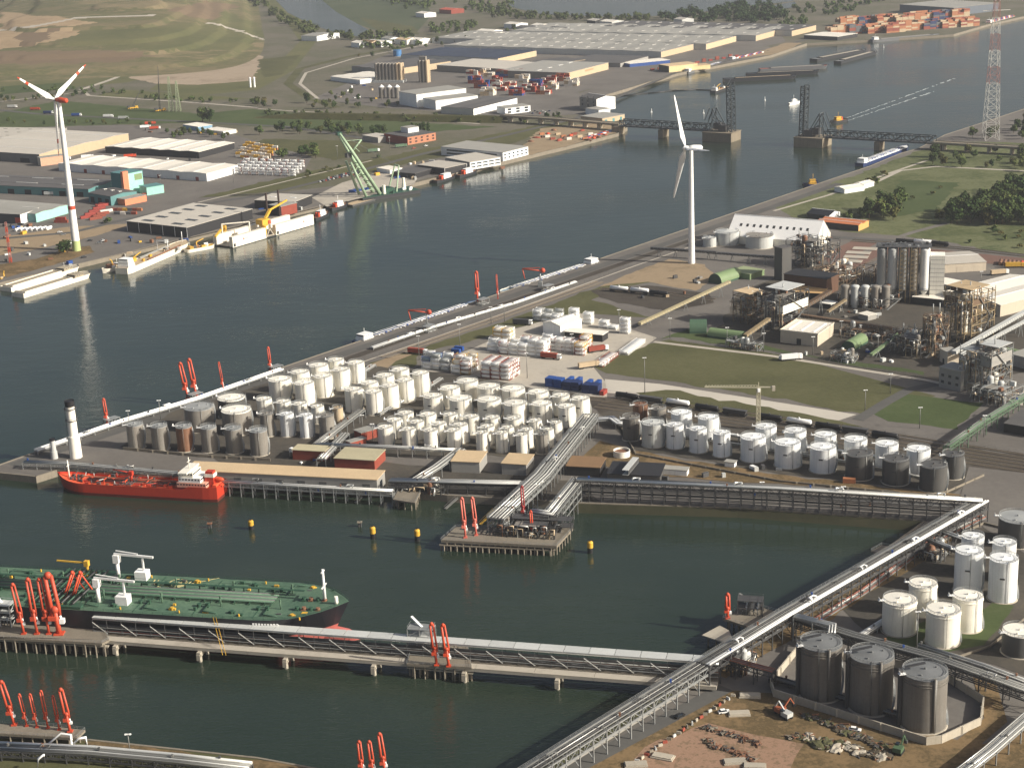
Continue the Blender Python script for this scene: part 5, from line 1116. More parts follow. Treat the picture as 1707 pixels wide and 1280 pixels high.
# floating hose
pts = [G(x, y, WZ+.2) for x, y in ((1000, 165), (1040, 160), (1080, 156), (1120, 152), (1160, 150), (1190, 151))]
t = thing('floating_hose', 'dark floating dredge hose curving from the far quay to the dredge vessel', 'hose', pts[0])
for i in range(len(pts)-1): part('hose_section', MB().tube([pts[i], pts[i+1]], .9, 8), BLACK, t, True)
# wake of the tug
FOAM = ground_mat('wake_foam', [(128, 140, 142), (206, 212, 210), (150, 160, 160)], .2, 1.2, 1.0)
for k, (e0, e1) in enumerate((((1409, 198), (1600, 128)), ((1409, 203), (1560, 152)))):
    q = MB(); a, b_ = G(*e0, WZ), G(*e1, WZ); d = (b_-a); nn = Vector((-d.y, d.x, 0)).normalized()
    for i in range(60):
        s0, s1 = i/60, (i+random.uniform(.4, .95))/60
        if random.random() < s0*.45: continue
        wd = .8+2.2*s0*random.random(); off = math.sin(i*1.3)*.6
        p0, p1 = a+d*s0+nn*off, a+d*s1+nn*off
        q.poly([(p0+nn*wd*.3)+Vector((0, 0, .05)), (p0-nn*wd*.3)+Vector((0, 0, .05)), (p1-nn*wd)+Vector((0, 0, .05)), (p1+nn*wd)+Vector((0, 0, .05))])
    struct('wake', q, FOAM, 'stuff')
for i, (x, y) in enumerate(((1086, 188), (1173, 190), (1275, 168), (1473, 80), (1693, 0))):
    solo('channel_buoy', MB().cyl(0, 0, -1, 1.2, 1.0, n=10).cyl(0, 0, 1.2, 4, .5, .25, 8).blob((0, 0, 4.4), .5, .5, .5), WHITE_S, f'small white channel buoy in the upper canal, {ordinal(i)} from left', 'buoy', G(x, y, WZ), 0, 'channel buoys')

# ---- white floating dock with yellow crane
a, b_ = G(388, 414, WZ), G(523, 375, WZ); L = (b_-a).length; rz = ang(a, b_)
DOCKW = mat('dock_white', (228, 222, 206), .5, var=.06, streak=.25, dirt=(150, 130, 104))
t = thing('floating_dock', 'white walled floating dock at the quay before the black warehouse', 'floating dock', a, rz)
part('pontoon', MB().box(0, 0, -2, L, 22, 1.2), BDARK, t)
HT = 9.5
for i, (x0, x1) in enumerate(((0, L*.40), (L*.52, L))):
    n = 3
    for k in range(n): part('side_wall', MB().box(x0+(x1-x0)*k/n, -.5, .4, x0+(x1-x0)*(k+1)/n-.12, 3.4, HT), DOCKW, t)
part('side_wall', MB().box(0, 18.4, .4, L*.9, 22.5, HT), DOCKW, t)
part('wall_recess', MB().box(1, -.58, 1.0, 3.4, -.5, 3.6).box(L*.53, -.58, 1.0, L*.53+2.4, -.5, 3.6), GLASS, t, kind='stuff')
part('brace_frame', MB().beam((L*.41, 1, 0), (L*.46, 1, HT-2), .8).beam((L*.51, 1, 0), (L*.46, 1, HT-2), .8).box(L*.40, 0, .4, L*.52, 3, 1.6), CONC, t)
for x in (L*.12, L*.86):
    part('logo_triangle', MB().poly([(x, -.53, 5.0), (x+2.2, -.53, 5.0), (x+1.1, -.53, 7.0)]), mat('logo_red', (196, 66, 60), .6), t)
    for k in range(3): part('logo_letter', MB().box(x+3+k*1.3, -.54, 5.0, x+3.8+k*1.3, -.5, 6.5), mat('logo_grey', (176, 170, 172), .6), t)
part('portal', MB().beam((8, 19, HT), (8, 19, HT+8), .9).beam((26, 4, HT-4), (26, 4, HT+8), .9).beam((8, 19, HT+8), (26, 4, HT+8), .9), DOCKW, t)
for k in range(10): part('deck_box', MB().cbox((L*(.12+.085*k), random.uniform(4, 17), 1.2), random.uniform(3, 7), random.uniform(2, 5), random.uniform(3, 9)), random.choice((DOCKW, ORANGE, TAN, BRICK, CREAM)), t)
t2 = thing('yellow_crane', 'yellow crane standing inside the white floating dock', 'crane', t.matrix_world @ Vector((0, 0, 0)) if False else (a+Vector((math.cos(rz)*L*.47-math.sin(rz)*9, math.sin(rz)*L*.47+math.cos(rz)*9, 1.2))), rz)
part('pedestal', MB().cyl(0, 0, 0, 8, 2.4, n=14), YELLOW, t2); part('turntable', MB().cyl(0, 0, 8, 9.5, 4, n=16).box(-5, -4, 9.5, 4, 4, 14), YELLOW, t2)
part('boom', MB().beam((2, 0, 13), (12, 2, 20), 2.2, 2).beam((11, 2, 19.5), (38, 6, 23), 1.2, 1.4), YELLOW, t2); part('cab', MB().box(2, -4.6, 9.5, 5, -2.4, 12.6), ORANGE, t2)
t3 = thing('excavator_boom', 'yellow lattice boom lying at the left end of the white floating dock', 'crane', a+Vector((math.cos(rz)*6-math.sin(rz)*19, math.sin(rz)*6+math.cos(rz)*19, HT)), rz+.5)
part('boom', MB().beam((-16, 0, 1), (10, 0, 4), 1.6, 1.4), YELLOW, t3); part('base', MB().cbox((10, 0, 0), 4, 4, 5), YELLOW, t3)
for i, (x, y) in enumerate(((447, 372), (467, 366))):
    solo('spud_pile', MB().cyl(0, 0, -6, 27, .9, n=12), mat('spud_steel', (58, 44, 38), .7), f'tall dark spud pile through the floating dock, {["left", "right"][i]} one', 'pile', G(x, y, 0), 0, 'spud piles')

# ---- green sheerleg floating crane
SG = mat('pale_green_paint', (150, 172, 142), .5, var=.08, streak=.15); DG = mat('dark_green_paint', (34, 74, 58), .5, var=.12)
a, b_ = G(605, 337, WZ), G(701, 322, WZ); L = (b_-a).length; rz = ang(a, b_)
t = thing('sheerleg_crane', 'pale green sheerleg floating crane with tall twin-leg boom', 'floating crane', a, rz)
part('pontoon', MB().box(0, 0, -2, L, 24, 3.4), BDARK, t); part('deck', MB().box(.3, .3, 3.4, L-.3, 23.7, 3.6), DG, t)
mpx = lambda px, py, yy: None
sc = scale_at(a); head = Vector((-14.5, 12, 66))
for s_ in (5, 19):
    part('boom_leg', MB().tube([(L*.34, s_, 4), (-3, s_+(12-s_)*.35, 46), head+Vector((0, (s_-12)*.25, 0))], [1.9, 1.7, 1.2], 8), SG, t)
    part('back_leg', MB().tube([(L*.10, s_, 4), (-6.5, s_+(12-s_)*.3, 38)], [1.5, 1.2], 8), SG, t)
for k, f in enumerate((.15, .3, .45, .6, .75)):
    pA = Vector((L*.34, 5, 4)).lerp(Vector((-3, 7.4, 46)), f); pB = Vector((L*.10, 5, 4)).lerp(Vector((-6.5, 7.1, 38)), f)
    for s_ in (0, 1):
        o_ = Vector((0, (14-4.8*f)*s_, 0)); part('strut', MB().beam(pA+o_, pB+o_, .6), SG, t)
    part('cross_tie', MB().beam(pA, pA+Vector((0, 14-4.8*f, 0)), .7), SG, t)
part('fly_jib', MB().tube([(-3, 12, 46), (9, 12, 57)], .9, 8).beam((9, 12, 57), (-8, 12, 58), .5).beam((2, 12, 50), (6, 12, 46), .5), SG, t)
part('boom_head', MB().cbox(head+Vector((0, 0, -2)), 5, 5, 3), DG, t); part('hoist_block', MB().cbox((-6, 12, 42), 5, 5, 4), DSTEEL, t)
part('a_frame', MB().beam((L*.62, 4, 4), (L*.72, 8, 28), 1.1).beam((L*.62, 20, 4), (L*.72, 16, 28), 1.1).beam((L*.72, 8, 28), (L*.72, 16, 28), 1.0), SG, t)
part('back_stay', MB().beam((L*.72, 8, 28), head, .22).beam((L*.72, 16, 28), head, .22), DSTEEL, t)
part('winch_house', MB().box(L*.45, 6, 3.6, L*.6, 18, 8), DG, t); part('deck_tower', MB().cyl(L*.82, 12, 3.6, 15, 2.2, 1.2, 12), CREAM, t); part('deck_tower', MB().cyl(L*.42, 6, 3.6, 12, 1.8, 1.4, 12), CREAM, t)
for k in range(8): part('winch', MB().cbox((L*(.5+.06*k), 3+random.random()*18, 3.6), 2.4, 2, 2), random.choice((SG, DG, WHITE_S)), t)
# ================================================================ buildings
def frame3(A, B, C, z):
    a, b_, c = G(*A, z), G(*B, z), G(*C, z); u = Vector((b_.x-a.x, b_.y-a.y, 0)); L = u.length; u.normalize()
    v = Vector((-u.y, u.x, 0)); d = (c-b_).dot(v); return a, u, v, L, max(abs(d), 1.0)
def building(name, label, A, B, C, h, wall, roof, kind='flat', n=1, rh=1.5, along='y', sky=None, doors=(), wins=None, side=None, cat='warehouse', ground=False, group=None, ribs=0, over=.35, parapet=0):
    a, u, v, L, D = frame3(A, B, C, 0 if ground else h)
    t = thing(name, label, cat, (a.x, a.y, 0), math.atan2(u.y, u.x), group)
    side = side or wall
    def zr(x, y):
        if kind == 'flat': return h
        s, T = (x, L) if along == 'y' else (y, D)
        w = T/n; f = (s % w)/w if s < T else 1.0
        return h+rh*(1-abs(2*f-1))
    th = .3
    part('front_wall', MB().box(0, 0, 0, L, th, h), wall, t); part('rear_wall', MB().box(0, D-th, 0, L, D, h), wall, t)
    part('left_wall', MB().box(0, th, 0, th, D-th, h), side, t); part('right_wall', MB().box(L-th, th, 0, L, D-th, h), side, t)
    e = over
    if kind == 'flat':
        part('roof', MB().box(-e, -e, h+.003, L+e, D+e, h+.35), roof, t); top = h+.35
        if parapet:
            q = MB(); pz = h+.35
            q.box(-e, -e, pz, L+e, -e+.3, pz+parapet).box(-e, D+e-.3, pz, L+e, D+e, pz+parapet).box(-e, -e+.3, pz, -e+.3, D+e-.3, pz+parapet).box(L+e-.3, -e+.3, pz, L+e, D+e-.3, pz+parapet); part('parapet', q, wall, t)
    else:
        T = L if along == 'y' else D; w = T/n
        for i in range(n):
            s0, s1 = i*w, (i+1)*w; m_ = (s0+s1)/2
            q = MB()
            if i == 0: s0 -= e
            if i == n-1: s1 += e
            def pt(s, r, z): return (s, r, z) if along == 'y' else (r, s, z)
            r0, r1 = -e, (D if along == 'y' else L)+e
            zE, zR = h+.02, h+rh
            for p0, p1, z0, z1 in ((s0, m_, zE, zR), (m_, s1, zR, zE)):
                P4 = [pt(p0, r0, z0), pt(p1, r0, z1), pt(p1, r1, z1), pt(p0, r1, z0)]
                if along == 'x': P4 = [P4[0], P4[3], P4[2], P4[1]]
                k = q.add([(x, y, z) for x, y, z in P4]+[(x, y, z+.25) for x, y, z in P4])
                for f in ((3, 2, 1, 0), (4, 5, 6, 7), (0, 1, 5, 4), (1, 2, 6, 5), (2, 3, 7, 6), (3, 0, 4, 7)): q.face([k+j for j in f])
            part('roof_slope', q, roof, t)
            g_ = MB()                                             # gable infill
            for r in (r0+e+.02, r1-e-.02):
                g_.poly([pt(i*w, r, h), pt((i+1)*w, r, h), pt(m_, r, zR)]); 
            part('gable', g_, side if along == 'x' else wall, t)
            if rh > .8: part('ridge_cap', MB().beam(pt(m_, r0, zR+.3), pt(m_, r1, zR+.3), .7, .2), WHITE_S if sky is None else roof, t)
    if sky:
        nx, ny, wx, wy, m = sky; mk = None
        for i in range(nx):
            for j in range(ny):
                x, y = L*(i+.5)/nx, D*(j+.5)/ny
                if kind != 'flat' and along == 'y': x = x+ (L/n*.25 if (nx % n == 0 and nx == n) else 0)
                z = zr(x, y)+.3
                if mk is None: mk = MB().box(-wx/2, -wy/2, -.2, wx/2, wy/2, .35).mesh('skylight', m)
                o = link('skylight', mk, t); o.location = (x, y, z)
    for sd, nn, w_, hh, m in doors:
        for i in range(nn):
            T = L if sd in 'fb' else D; c = T*(i+.5)/nn
            if sd == 'f': part('door', MB().box(c-w_/2, -.08, 0, c+w_/2, 0, hh), m, t)
            elif sd == 'r': part('door', MB().box(L, c-w_/2, 0, L+.08, c+w_/2, hh), m, t)
            elif sd == 'l': part('door', MB().box(-.08, c-w_/2, 0, 0, c+w_/2, hh), m, t)
    if wins:
        for sd, rows, cols, w_, hh, z0, dz in wins:
            for r in range(rows):
                T = L if sd == 'f' else D
                for i in range(cols):
                    c = T*(i+.5)/cols; z = z0+r*dz
                    if sd == 'f': part('window', MB().box(c-w_/2, -.06, z, c+w_/2, 0, z+hh), GLASS, t)
                    else: part('window', MB().box(L, c-w_/2, z, L+.06, c+w_/2, z+hh), GLASS, t)
    if ribs:
        q = MB()
        for i in range(ribs+1):
            x = L*i/ribs; q.box(x-.2, -.14, 0, x+.2, 0, h); 
        part('facade_rib', q, WHITE_S, t, kind='stuff')
    return t
TANROOF = mat('tan_roof', (198, 174, 138), .7, var=.1, scale=.1); GREYRF = mat('grey_roof', (150, 148, 140), .7, var=.1, scale=.08); LGREYRF = mat('light_grey_roof', (184, 178, 166), .7, var=.08, scale=.06); WHITERF = mat('white_roof', (228, 222, 208), .6, var=.06, scale=.06)
DARKRF = mat('dark_roof', (88, 86, 84), .7, var=.12, scale=.06); BEIGEW = mat('beige_wall', (196, 184, 164), .7, var=.07, streak=.12); GREYWL = mat('grey_wall', (150, 148, 142), .7, var=.08, streak=.15); DARKW = mat('black_wall', (40, 40, 42), .6, var=.12); ORANGERF = mat('orange_roof', (190, 116, 74), .7, var=.1)
BROWNRF = mat('brown_roof', (124, 98, 70), .7, var=.12); SKYL = mat('skylight_glass', (226, 224, 214), .25, var=.05); DSKY = mat('dark_skylight', (60, 60, 58), .3, var=.1); GREENSH = mat('green_shed', (116, 136, 96), .55, var=.1, streak=.15); LOG = mat('brown_steel', (92, 66, 50), .7, var=.2)
building('long_shed', 'long low shed with flat tan roof along the front quay', (308, 784), (628, 800), (643, 785), 7, GREYWL, TANROOF, doors=[('f', 9, 4, 4.5, DSTEEL), ('r', 1, 4, 4.5, GLASS)], cat='shed')
building('pump_shed', 'wide shed with pale roof and brick-red walls, larger of two', (557, 764), (624, 768), (644, 750), 5.5, BRICK, mat('lichen_roof', (178, 170, 140), .8, var=.12, scale=.1), cat='shed')
building('pump_shed', 'narrow shed with pale roof and brick-red walls, smaller of two', (487, 750), (541, 753), (551, 744), 5.5, BRICK, _M['lichen_roof'], cat='shed')
building('switch_house', 'small brick-red house between pipe racks, upper one', (590, 717), (602, 722), (612, 704), 5, BRICK, GREYRF, cat='house')
building('switch_house', 'small brick-red house between pipe racks, lower one', (577, 735), (584, 738), (594, 724), 4, BRICK, GREYRF, cat='house')
building('pump_house', 'grey shed with tan roof before the slim tanks, left one', (752, 769), (799, 771), (811, 753), 6, GREYWL, TANROOF, cat='shed')
building('pump_house', 'grey shed with tan roof before the slim tanks, right one', (836, 772.5), (877, 775), (897, 758.5), 6, GREYWL, TANROOF, cat='shed')
building('dark_shed', 'low shed with brown roof right of the wide pipe rack', (944, 777), (1000, 780), (1004, 763), 5, DARKW, BROWNRF, cat='shed')
building('basin_building', 'dark open-topped concrete basin with a pipe gangway across', (1012, 790), (1100, 794), (1106, 773), 4, DARKT, DARKW, cat='basin')
t = thing('pipe_gangway', 'grey enclosed gangway crossing the dark concrete basin', 'gangway', G(1040, 795, 5))
p, q_ = G(1042, 792, 5.2), G(1060, 770, 5.2); part('floor', MB().beam(p, q_, 3, .3), STEEL, t, True); part('roof', MB().beam(p+Vector((0, 0, 2.6)), q_+Vector((0, 0, 2.6)), 3.2, .2), GREYW, t, True); part('side', MB().beam(p+Vector((1.6, 0, 1.3)), q_+Vector((1.6, 0, 1.3)), .1, 2.4), DSTEEL, t, True)
building('site_hut', 'low white site hut beside the dark basin', (1105, 782), (1145, 785), (1147, 779), 3, WHITE, GREYRF, cat='hut')
building('site_hut', 'small grey cabin before the railway-side tanks', (1208, 770), (1224, 772), (1228, 768), 2.6, WHITE, GREYRF, cat='cabin')
t = thing('open_tank', 'short white open tank with rust-red inside by the dirt yard', 'tank', G(1036.5, 760, 0)); r = 14*scale_at(t.location)
part('shell', MB().cyl(0, 0, 0, 3.2, r, n=32, top=False).cyl(0, 0, 0, 3.2, r*.94, n=32, top=False), CREAM, t); part('rim', MB().ring(0, 0, 3.2, r*.97, .4, 32), CREAM, t); part('contents', MB().cyl(0, 0, 0, 2.4, r*.93, n=32), RUSTT, t)
building('gabled_shed', 'small white gabled shed among the stacked tank containers', (905, 538), (934, 544), (959, 530), 7, WHITE, WHITERF, 'gable', 1, 2, 'y', cat='shed')
t = building('drive_canopy', 'long low white canopy attached to the small gabled shed', (941, 553), (1004, 559), (1016, 553), 4.6, DARKW, WHITERF, cat='canopy')
# white barn
t = building('white_barn', 'big white steep-roofed barn by the canal with a row of rooflights', (1212, 405), (1360, 417), (1397, 403), 6, CREAM, mat('white_membrane', (248, 246, 240), .6, var=.03), 'gable', 1, 14, 'x', ground=True, cat='barn')
L_ = (G(1212, 405)-G(1360, 417)).length; D_ = frame3((1212, 405), (1360, 417), (1397, 403), 0)[4]
for k in range(11):
    x = L_*(.10+.075*k); y = D_*.26; z = 6+14*(y/(D_/2))+.35; sl = 14/(D_/2); e = 1.1
    part('rooflight', MB().hexa([(x, y-e, z-e*sl-.1), (x+2, y-e, z-e*sl-.1), (x+2, y+e, z+e*sl-.1), (x, y+e, z+e*sl-.1), (x, y-e, z-e*sl+.12), (x+2, y-e, z-e*sl+.12), (x+2, y+e, z+e*sl+.12), (x, y+e, z+e*sl+.12)]), DSKY, t)
part('gable_window', MB().box(L_, D_*.42, 8, L_+.12, D_*.52, 16), PALEBL, t)
tank(1212, 386, 40, 10, GREYW, 'pale grey storage tank with cone roof before the white barn', GREYW, .16)
tank(1266, 391.5, 46, 9.5, GREYW, 'wide pale grey open storage tank before the white barn', GREYT, .02)
tank(1183, 396, 22, 7, GREYW, 'short pale tank left of the two tanks before the white barn', GREYW, .12)
building('orange_shed', 'long shed with orange roof behind the white barn', (1362, 369), (1431, 376), (1447, 368), 5, DARKW, ORANGERF, 'gable', 2, 1.0, 'x', side=mat('ochre_wall', (190, 150, 90), .7), cat='shed')
building('black_house', 'small black roofed house with white end beyond the white barn', (1345, 356), (1382, 360), (1393, 352), 4, DARKW, BLACK, 'gable', 1, 2.5, 'x', side=WHITE, cat='house')
building('quay_house', 'small white house near the canal on the right bank, left one', (1391, 312), (1408, 316), (1424, 307), 4, WHITE, WHITERF, 'gable', 1, 1.2, 'y', cat='house')
building('quay_house', 'small white house near the canal on the right bank, right one', (1424, 306), (1440, 308), (1447, 302), 4, WHITE, WHITERF, 'gable', 1, 1.0, 'y', cat='house')
building('side_warehouse', 'beige warehouse with light roof right of the grey silos', (1531, 424), (1557, 442), (1611, 416), 6.5, BEIGEW, LGREYRF, 'gable', 1, 1.6, 'y', doors=[('r', 3, 5, 4.5, BEIGEW)])
building('wide_warehouse', 'wide low warehouse with beige two-bay roof at the right edge', (1571, 486), (1668, 509), (1745, 471), 8, BEIGEW, WHITERF, 'gable', 2, 1.6, 'y', doors=[('f', 4, 5, 5, DARKW)])
building('loading_shed', 'flat white loading shed below the grey silos', (1521, 495), (1571, 500), (1583, 488), 5, DARKW, WHITERF, cat='shed')
building('office_block', 'low grey and white office block behind the wide warehouse', (1552, 470), (1593, 478), (1600, 468), 5, GREYWL, WHITERF, wins=[('f', 1, 6, 1.6, 1.4, 2, 3)], cat='office')
building('white_store', 'white box store with three roof strips in the process plant', (1301, 551), (1363, 558), (1397, 540), 8, BEIGEW, WHITERF, sky=(3, 1, 1.4, 22, WHITE_S), doors=[('f', 1, 3, 4, DARKW)], parapet=.5, cat='store')
building('annex', 'beige process annex with door below the tan-roofed tower', (1567, 581), (1580, 588), (1584, 578), 8, BEIGEW, GREYRF, doors=[('f', 1, 2, 3, DARKW)], cat='annex')
building('grey_plant_house', 'grey panelled plant house at the lower end of the process plant', (1566, 612), (1602, 620), (1606, 608), 12, GREYWL, GREYRF, wins=[('f', 2, 3, 2, 1.6, 3, 4)], cat='plant house')
building('small_kiosk', 'small pale kiosk inside the process yard, left one', (1367, 505), (1385, 508), (1392, 503), 3.4, DARKW, CREAM, cat='kiosk')
building('small_kiosk', 'small pale kiosk inside the process yard, right one', (1431, 523), (1447, 527), (1456, 522), 3.4, GREYWL, WHITERF, cat='kiosk')
building('edge_workshop', 'dark workshop roof at the right edge by the green pipe bridge', (1674, 706), (1735, 716), (1760, 692), 5, DARKW, DARKRF, cat='workshop')
building('edge_store', 'low grey store at the right edge behind the conveyors', (1683, 590), (1740, 604), (1760, 575), 7, GREYWL, GREYRF, cat='store')
building('burnt_hall', 'dark brown steel-clad hall under the conveyor head', (1307, 457), (1378, 466), (1385, 455), 12, LOG, DARKW, cat='process hall')
building('conveyor_tower', 'tall dark conveyor head tower with green-grey cladding', (1291, 412), (1304, 415), (1313, 410), 24, DARKT, DARKRF, cat='tower')
building('tan_roof_hall', 'low hall with rusty tan roof beside the dark brown hall', (1320, 487), (1372, 490), (1380, 479), 5, DARKW, mat('rusty_tan_roof', (198, 160, 108), .7, var=.2, scale=.2), cat='process hall')
for i, (x, y, w_) in enumerate(((1432, 414, 0), (1421, 421, 0), (1417, 428, 0), (1407, 435, 0))):
    A_, B_ = G(x-12, y+2), G(x+28, y+4); q = MB(); d = (B_-A_).normalized(); v = Vector((-d.y, d.x, 0))
    solo('paved_bay', MB().prism([(0, 0), ((B_-A_).length, 0), ((B_-A_).length, 9), (0, 9)], 0, .3), LCONC, f'raised beige loading bay beside the red paving, {ordinal(i)} from the back', 'paved bay', (A_.x, A_.y, .1), ang(A_, B_), 'beige loading bays')
# vaulted green sheds
def vault(label, A, B, r, m, cat='shed', name='vault_shed', dia=1.0):
    a, b_ = G(*A), G(*B); L = (b_-a).length; t = thing(name, label, cat, a, ang(a, b_)); q = MB(); N = 12
    k0 = [q.add([(x, r*math.cos(PI*j/N), 1.5+r*dia*math.sin(PI*j/N)) for j in range(N+1)]) for x in (0, L)]
    for j in range(N): q.face([k0[0]+j, k0[1]+j, k0[1]+j+1, k0[0]+j+1][::-1], True)
    part('vault', q, m, t)
    for x in (0, L): part('end_wall', MB().poly([(x, r*math.cos(PI*j/N), 1.5+r*dia*math.sin(PI*j/N)) for j in range(N+1)]+[(x, -r, 0), (x, r, 0)]), mat('dark_green_wall', (58, 84, 66), .7), t)
    part('side_wall', MB().box(0, -r, 0, L, -r+.2, 1.5).box(0, r-.2, 0, L, r, 1.5), _M['dark_green_wall'], t)
    return t
vault('green barrel-roofed shed before the brown process unit', (1184, 560), (1240, 567), 4.2, GREENSH)
vault('large dark green barrel shed behind the green shed', (1150, 552), (1178, 552), 6.5, mat('dark_green_shed', (72, 98, 76), .6, var=.1))
vault('pale green barrel shed beside the sand patch', (1192, 473), (1226, 462), 6, GREENSH)
vault('small pale green barrel shed in front of the white box store', (1414, 584), (1436, 570), 4.5, GREENSH)
vault('long pale green barrel at the right edge', (1668, 592), (1740, 606), 4, GREENSH)
building('green_hut', 'low green-roofed hut above the pale barrel shed', (1215, 452), (1250, 458), (1262, 448), 4, GREENSH, mat('pale_green_roof', (150, 160, 120), .7), cat='hut')

# ================================================================ process plant
def column_vessel(t, x, y, z0, z1, r, m, n=12):
    part('column_vessel', MB().cyl(x, y, z0, z1, r, n=n, top=False).dome(x, y, z1, r, r*.7, n, 3), m, t)
def process_unit(label, A, B, C, fl, fh, steel, roofm=None, vessels=5, seed=1, clad=None, stacks=0, mid=3, pipes=14, rfrac=(0, 0, 1, 1)):
    rnd = random.Random(seed); a, u, v, L, D = frame3(A, B, C, 0)
    t = thing('process_unit', label, 'process unit', a, math.atan2(u.y, u.x))
    frame_tower(t, 0, 0, L, D, 0, fl, fh, steel, .42, mid, False)
    for f in range(1, fl+1):
        for k in range(3):
            x0, y0 = rnd.uniform(0, .55)*L, rnd.uniform(0, .5)*D
            part('deck', MB().box(x0, y0, f*fh-.08+.02*k, x0+rnd.uniform(.25, .45)*L, y0+rnd.uniform(.3, .5)*D, f*fh+.02+.02*k), rnd.choice((steel, GREYT, steel)), t)
    pipes = int(pipes*2.4); vessels = int(vessels*1.5)
    q = MB()
    for i in range(1, mid):
        for f in range(fl): q.beam((L*i/mid, 0, f*fh), (L*(i+1)/mid, 0, (f+1)*fh), .25)
    part('bracing', q, steel, t)
    for k in range(vessels):
        x, y = rnd.uniform(.12, .88)*L, rnd.uniform(.15, .85)*D; f = rnd.randrange(fl); r = rnd.uniform(1.0, 2.2)
        if rnd.random() < .6: column_vessel(t, x, y, f*fh, f*fh+fh*rnd.uniform(.8, 2.0), r, rnd.choice((GREYW, STEEL, CREAM, RUSTT, GREYT)))
        else: part('drum', MB().tube([(x-2.5, y, f*fh+2), (x+2.5, y, f*fh+2)], r*.7, 12), rnd.choice((GREYW, STEEL, GREYT)), t)
    for k in range(pipes):
        x, y = rnd.uniform(0, 1)*L, rnd.choice((-.4, D+.4, rnd.uniform(0, D))); z0, z1 = rnd.uniform(0, .5)*fl*fh, rnd.uniform(.5, 1.05)*fl*fh
        x2 = min(L, max(0, x+rnd.uniform(-6, 6)))
        part('pipe', MB().tube([(x, y, z0), (x, y, z1), (x2, y, z1), (x2, y+rnd.uniform(-2, 2), z1-rnd.uniform(1, 4))], rnd.uniform(.15, .38), 6), rnd.choice((PIPEG, PIPEW, TAN, TAN, DSTEEL, PIPEW, RUSTT)), t)
    for k in range(3*fl):
        x, y = rnd.uniform(0, .85)*L, rnd.uniform(0, .8)*D; z = rnd.randrange(fl+1)*fh
        part('equipment_box', MB().box(x, y, z, x+rnd.uniform(1, 3.5), y+rnd.uniform(1, 3), z+rnd.uniform(1, 2.8)), rnd.choice((DSTEEL, GREYT, RUSTT, GREYW, TAN, LOG)), t)
    if roofm: part('roof', MB().box(L*rfrac[0]-.5, D*rfrac[1]-.5, fl*fh+3.0, L*rfrac[2]+.5, D*rfrac[3]+.5, fl*fh+3.3), roofm, t); part('roof_post', MB().beam((0, 0, fl*fh), (0, 0, fl*fh+3), .3).beam((L, 0, fl*fh), (L, 0, fl*fh+3), .3).beam((L, D, fl*fh), (L, D, fl*fh+3), .3).beam((0, D, fl*fh), (0, D, fl*fh+3), .3), steel, t)
    if clad:
        for x0, x1, z0, z1, m in clad: part('cladding', MB().box(L*x0, -.12, fl*fh*z0, L*x1, 0.0, fl*fh*z1), m, t); part('cladding', MB().box(L, 0, fl*fh*z0, L+.12, D*x1, fl*fh*z1), m, t)
    for k in range(stacks): x = L*(k+.5)/stacks; part('vent_stack', MB().tube([(x, D*.5, fl*fh), (x, D*.5, fl*fh+rnd.uniform(4, 9))], .35, 8), STEEL, t)
    for k in range(2): part('stair_tower', MB().beam((L+.6, D*.2, 0), (L+.6, D*.8, fl*fh*.5), .9, .2).beam((L+.6, D*.8, fl*fh*.5), (L+.6, D*.2, fl*fh), .9, .2), STEEL, t) if k == 0 else None
    return t
TANST = mat('tan_painted_steel', (150, 132, 100), .6, var=.15); BRNST = mat('brown_painted_steel', (104, 84, 64), .6, var=.18)
process_unit('brown open process unit with small tan roofs beside the green shed', (1222, 536), (1258, 545), (1276, 532), 4, 4.6, BRNST, TANROOF, 8, 3, None, 2, rfrac=(.05, 0, .75, .7))
process_unit('dark open process unit under a grey sheet roof', (1262, 548), (1304, 556), (1330, 536), 5, 4.6, DSTEEL, GREYW, 9, 5, [(.8, .98, .55, .8, CREAM)], 1, rfrac=(0, .35, .8, 1))
process_unit('low dark process unit behind the dark brown hall', (1310, 442), (1372, 452), (1384, 440), 4, 5, DSTEEL, None, 10, 8, None, 4, 4, 24)
process_unit('tall tan process unit with orange stained roof at right', (1572, 566), (1618, 577), (1634, 560), 5, 6.4, TANST, mat('orange_stained_roof', (178, 156, 122), .7, var=.2, scale=.2), 10, 11, [(.02, .5, .8, .92, BRNST)], 3, 4, 22, rfrac=(0, .1, .85, .9))
process_unit('slim brown process column frame in the lower plant', (1537, 590), (1558, 597), (1566, 588), 5, 5, BRNST, None, 6, 14, None, 2, 2, 16)
process_unit('low dark process unit in shade left of the slim column frame', (1478, 588), (1534, 600), (1548, 582), 3, 4, DSTEEL, None, 8, 17, None, 3, 4, 20)
process_unit('blue-grey multi-storey process building at the lower right of the plant', (1598, 648), (1650, 660), (1672, 642), 5, 4.8, STEEL, GREYW, 8, 21, [(.5, .95, .7, .95, GREYWL)], 2, 4, 20, rfrac=(.45, .3, 1, .9))
process_unit('low pipe-filled process unit beneath the grey silos', (1395, 508), (1470, 520), (1482, 500), 2, 4, DSTEEL, None, 10, 23, None, 0, 5, 24)
process_unit('open steel structure by the burnt hall yard', (1382, 482), (1440, 470), (1450, 455), 3, 4, BRNST, None, 6, 29, None, 0, 4, 20)
process_unit('pump frame row before the field fence', (1210, 578), (1262, 586), (1266, 580), 1, 4, STEEL, None, 4, 31, None, 0, 4, 10)
process_unit('small pump frame by the pale green barrel shed', (1384, 600), (1420, 606), (1424, 600), 1, 4, STEEL, None, 4, 33, None, 0, 3, 10)
process_unit('dark pipe-filled frame under the racks on the large loading platform', (822, 898), (925, 904), (955, 880), 2, 3.6, DSTEEL, None, 6, 41, None, 0, 7, 16)
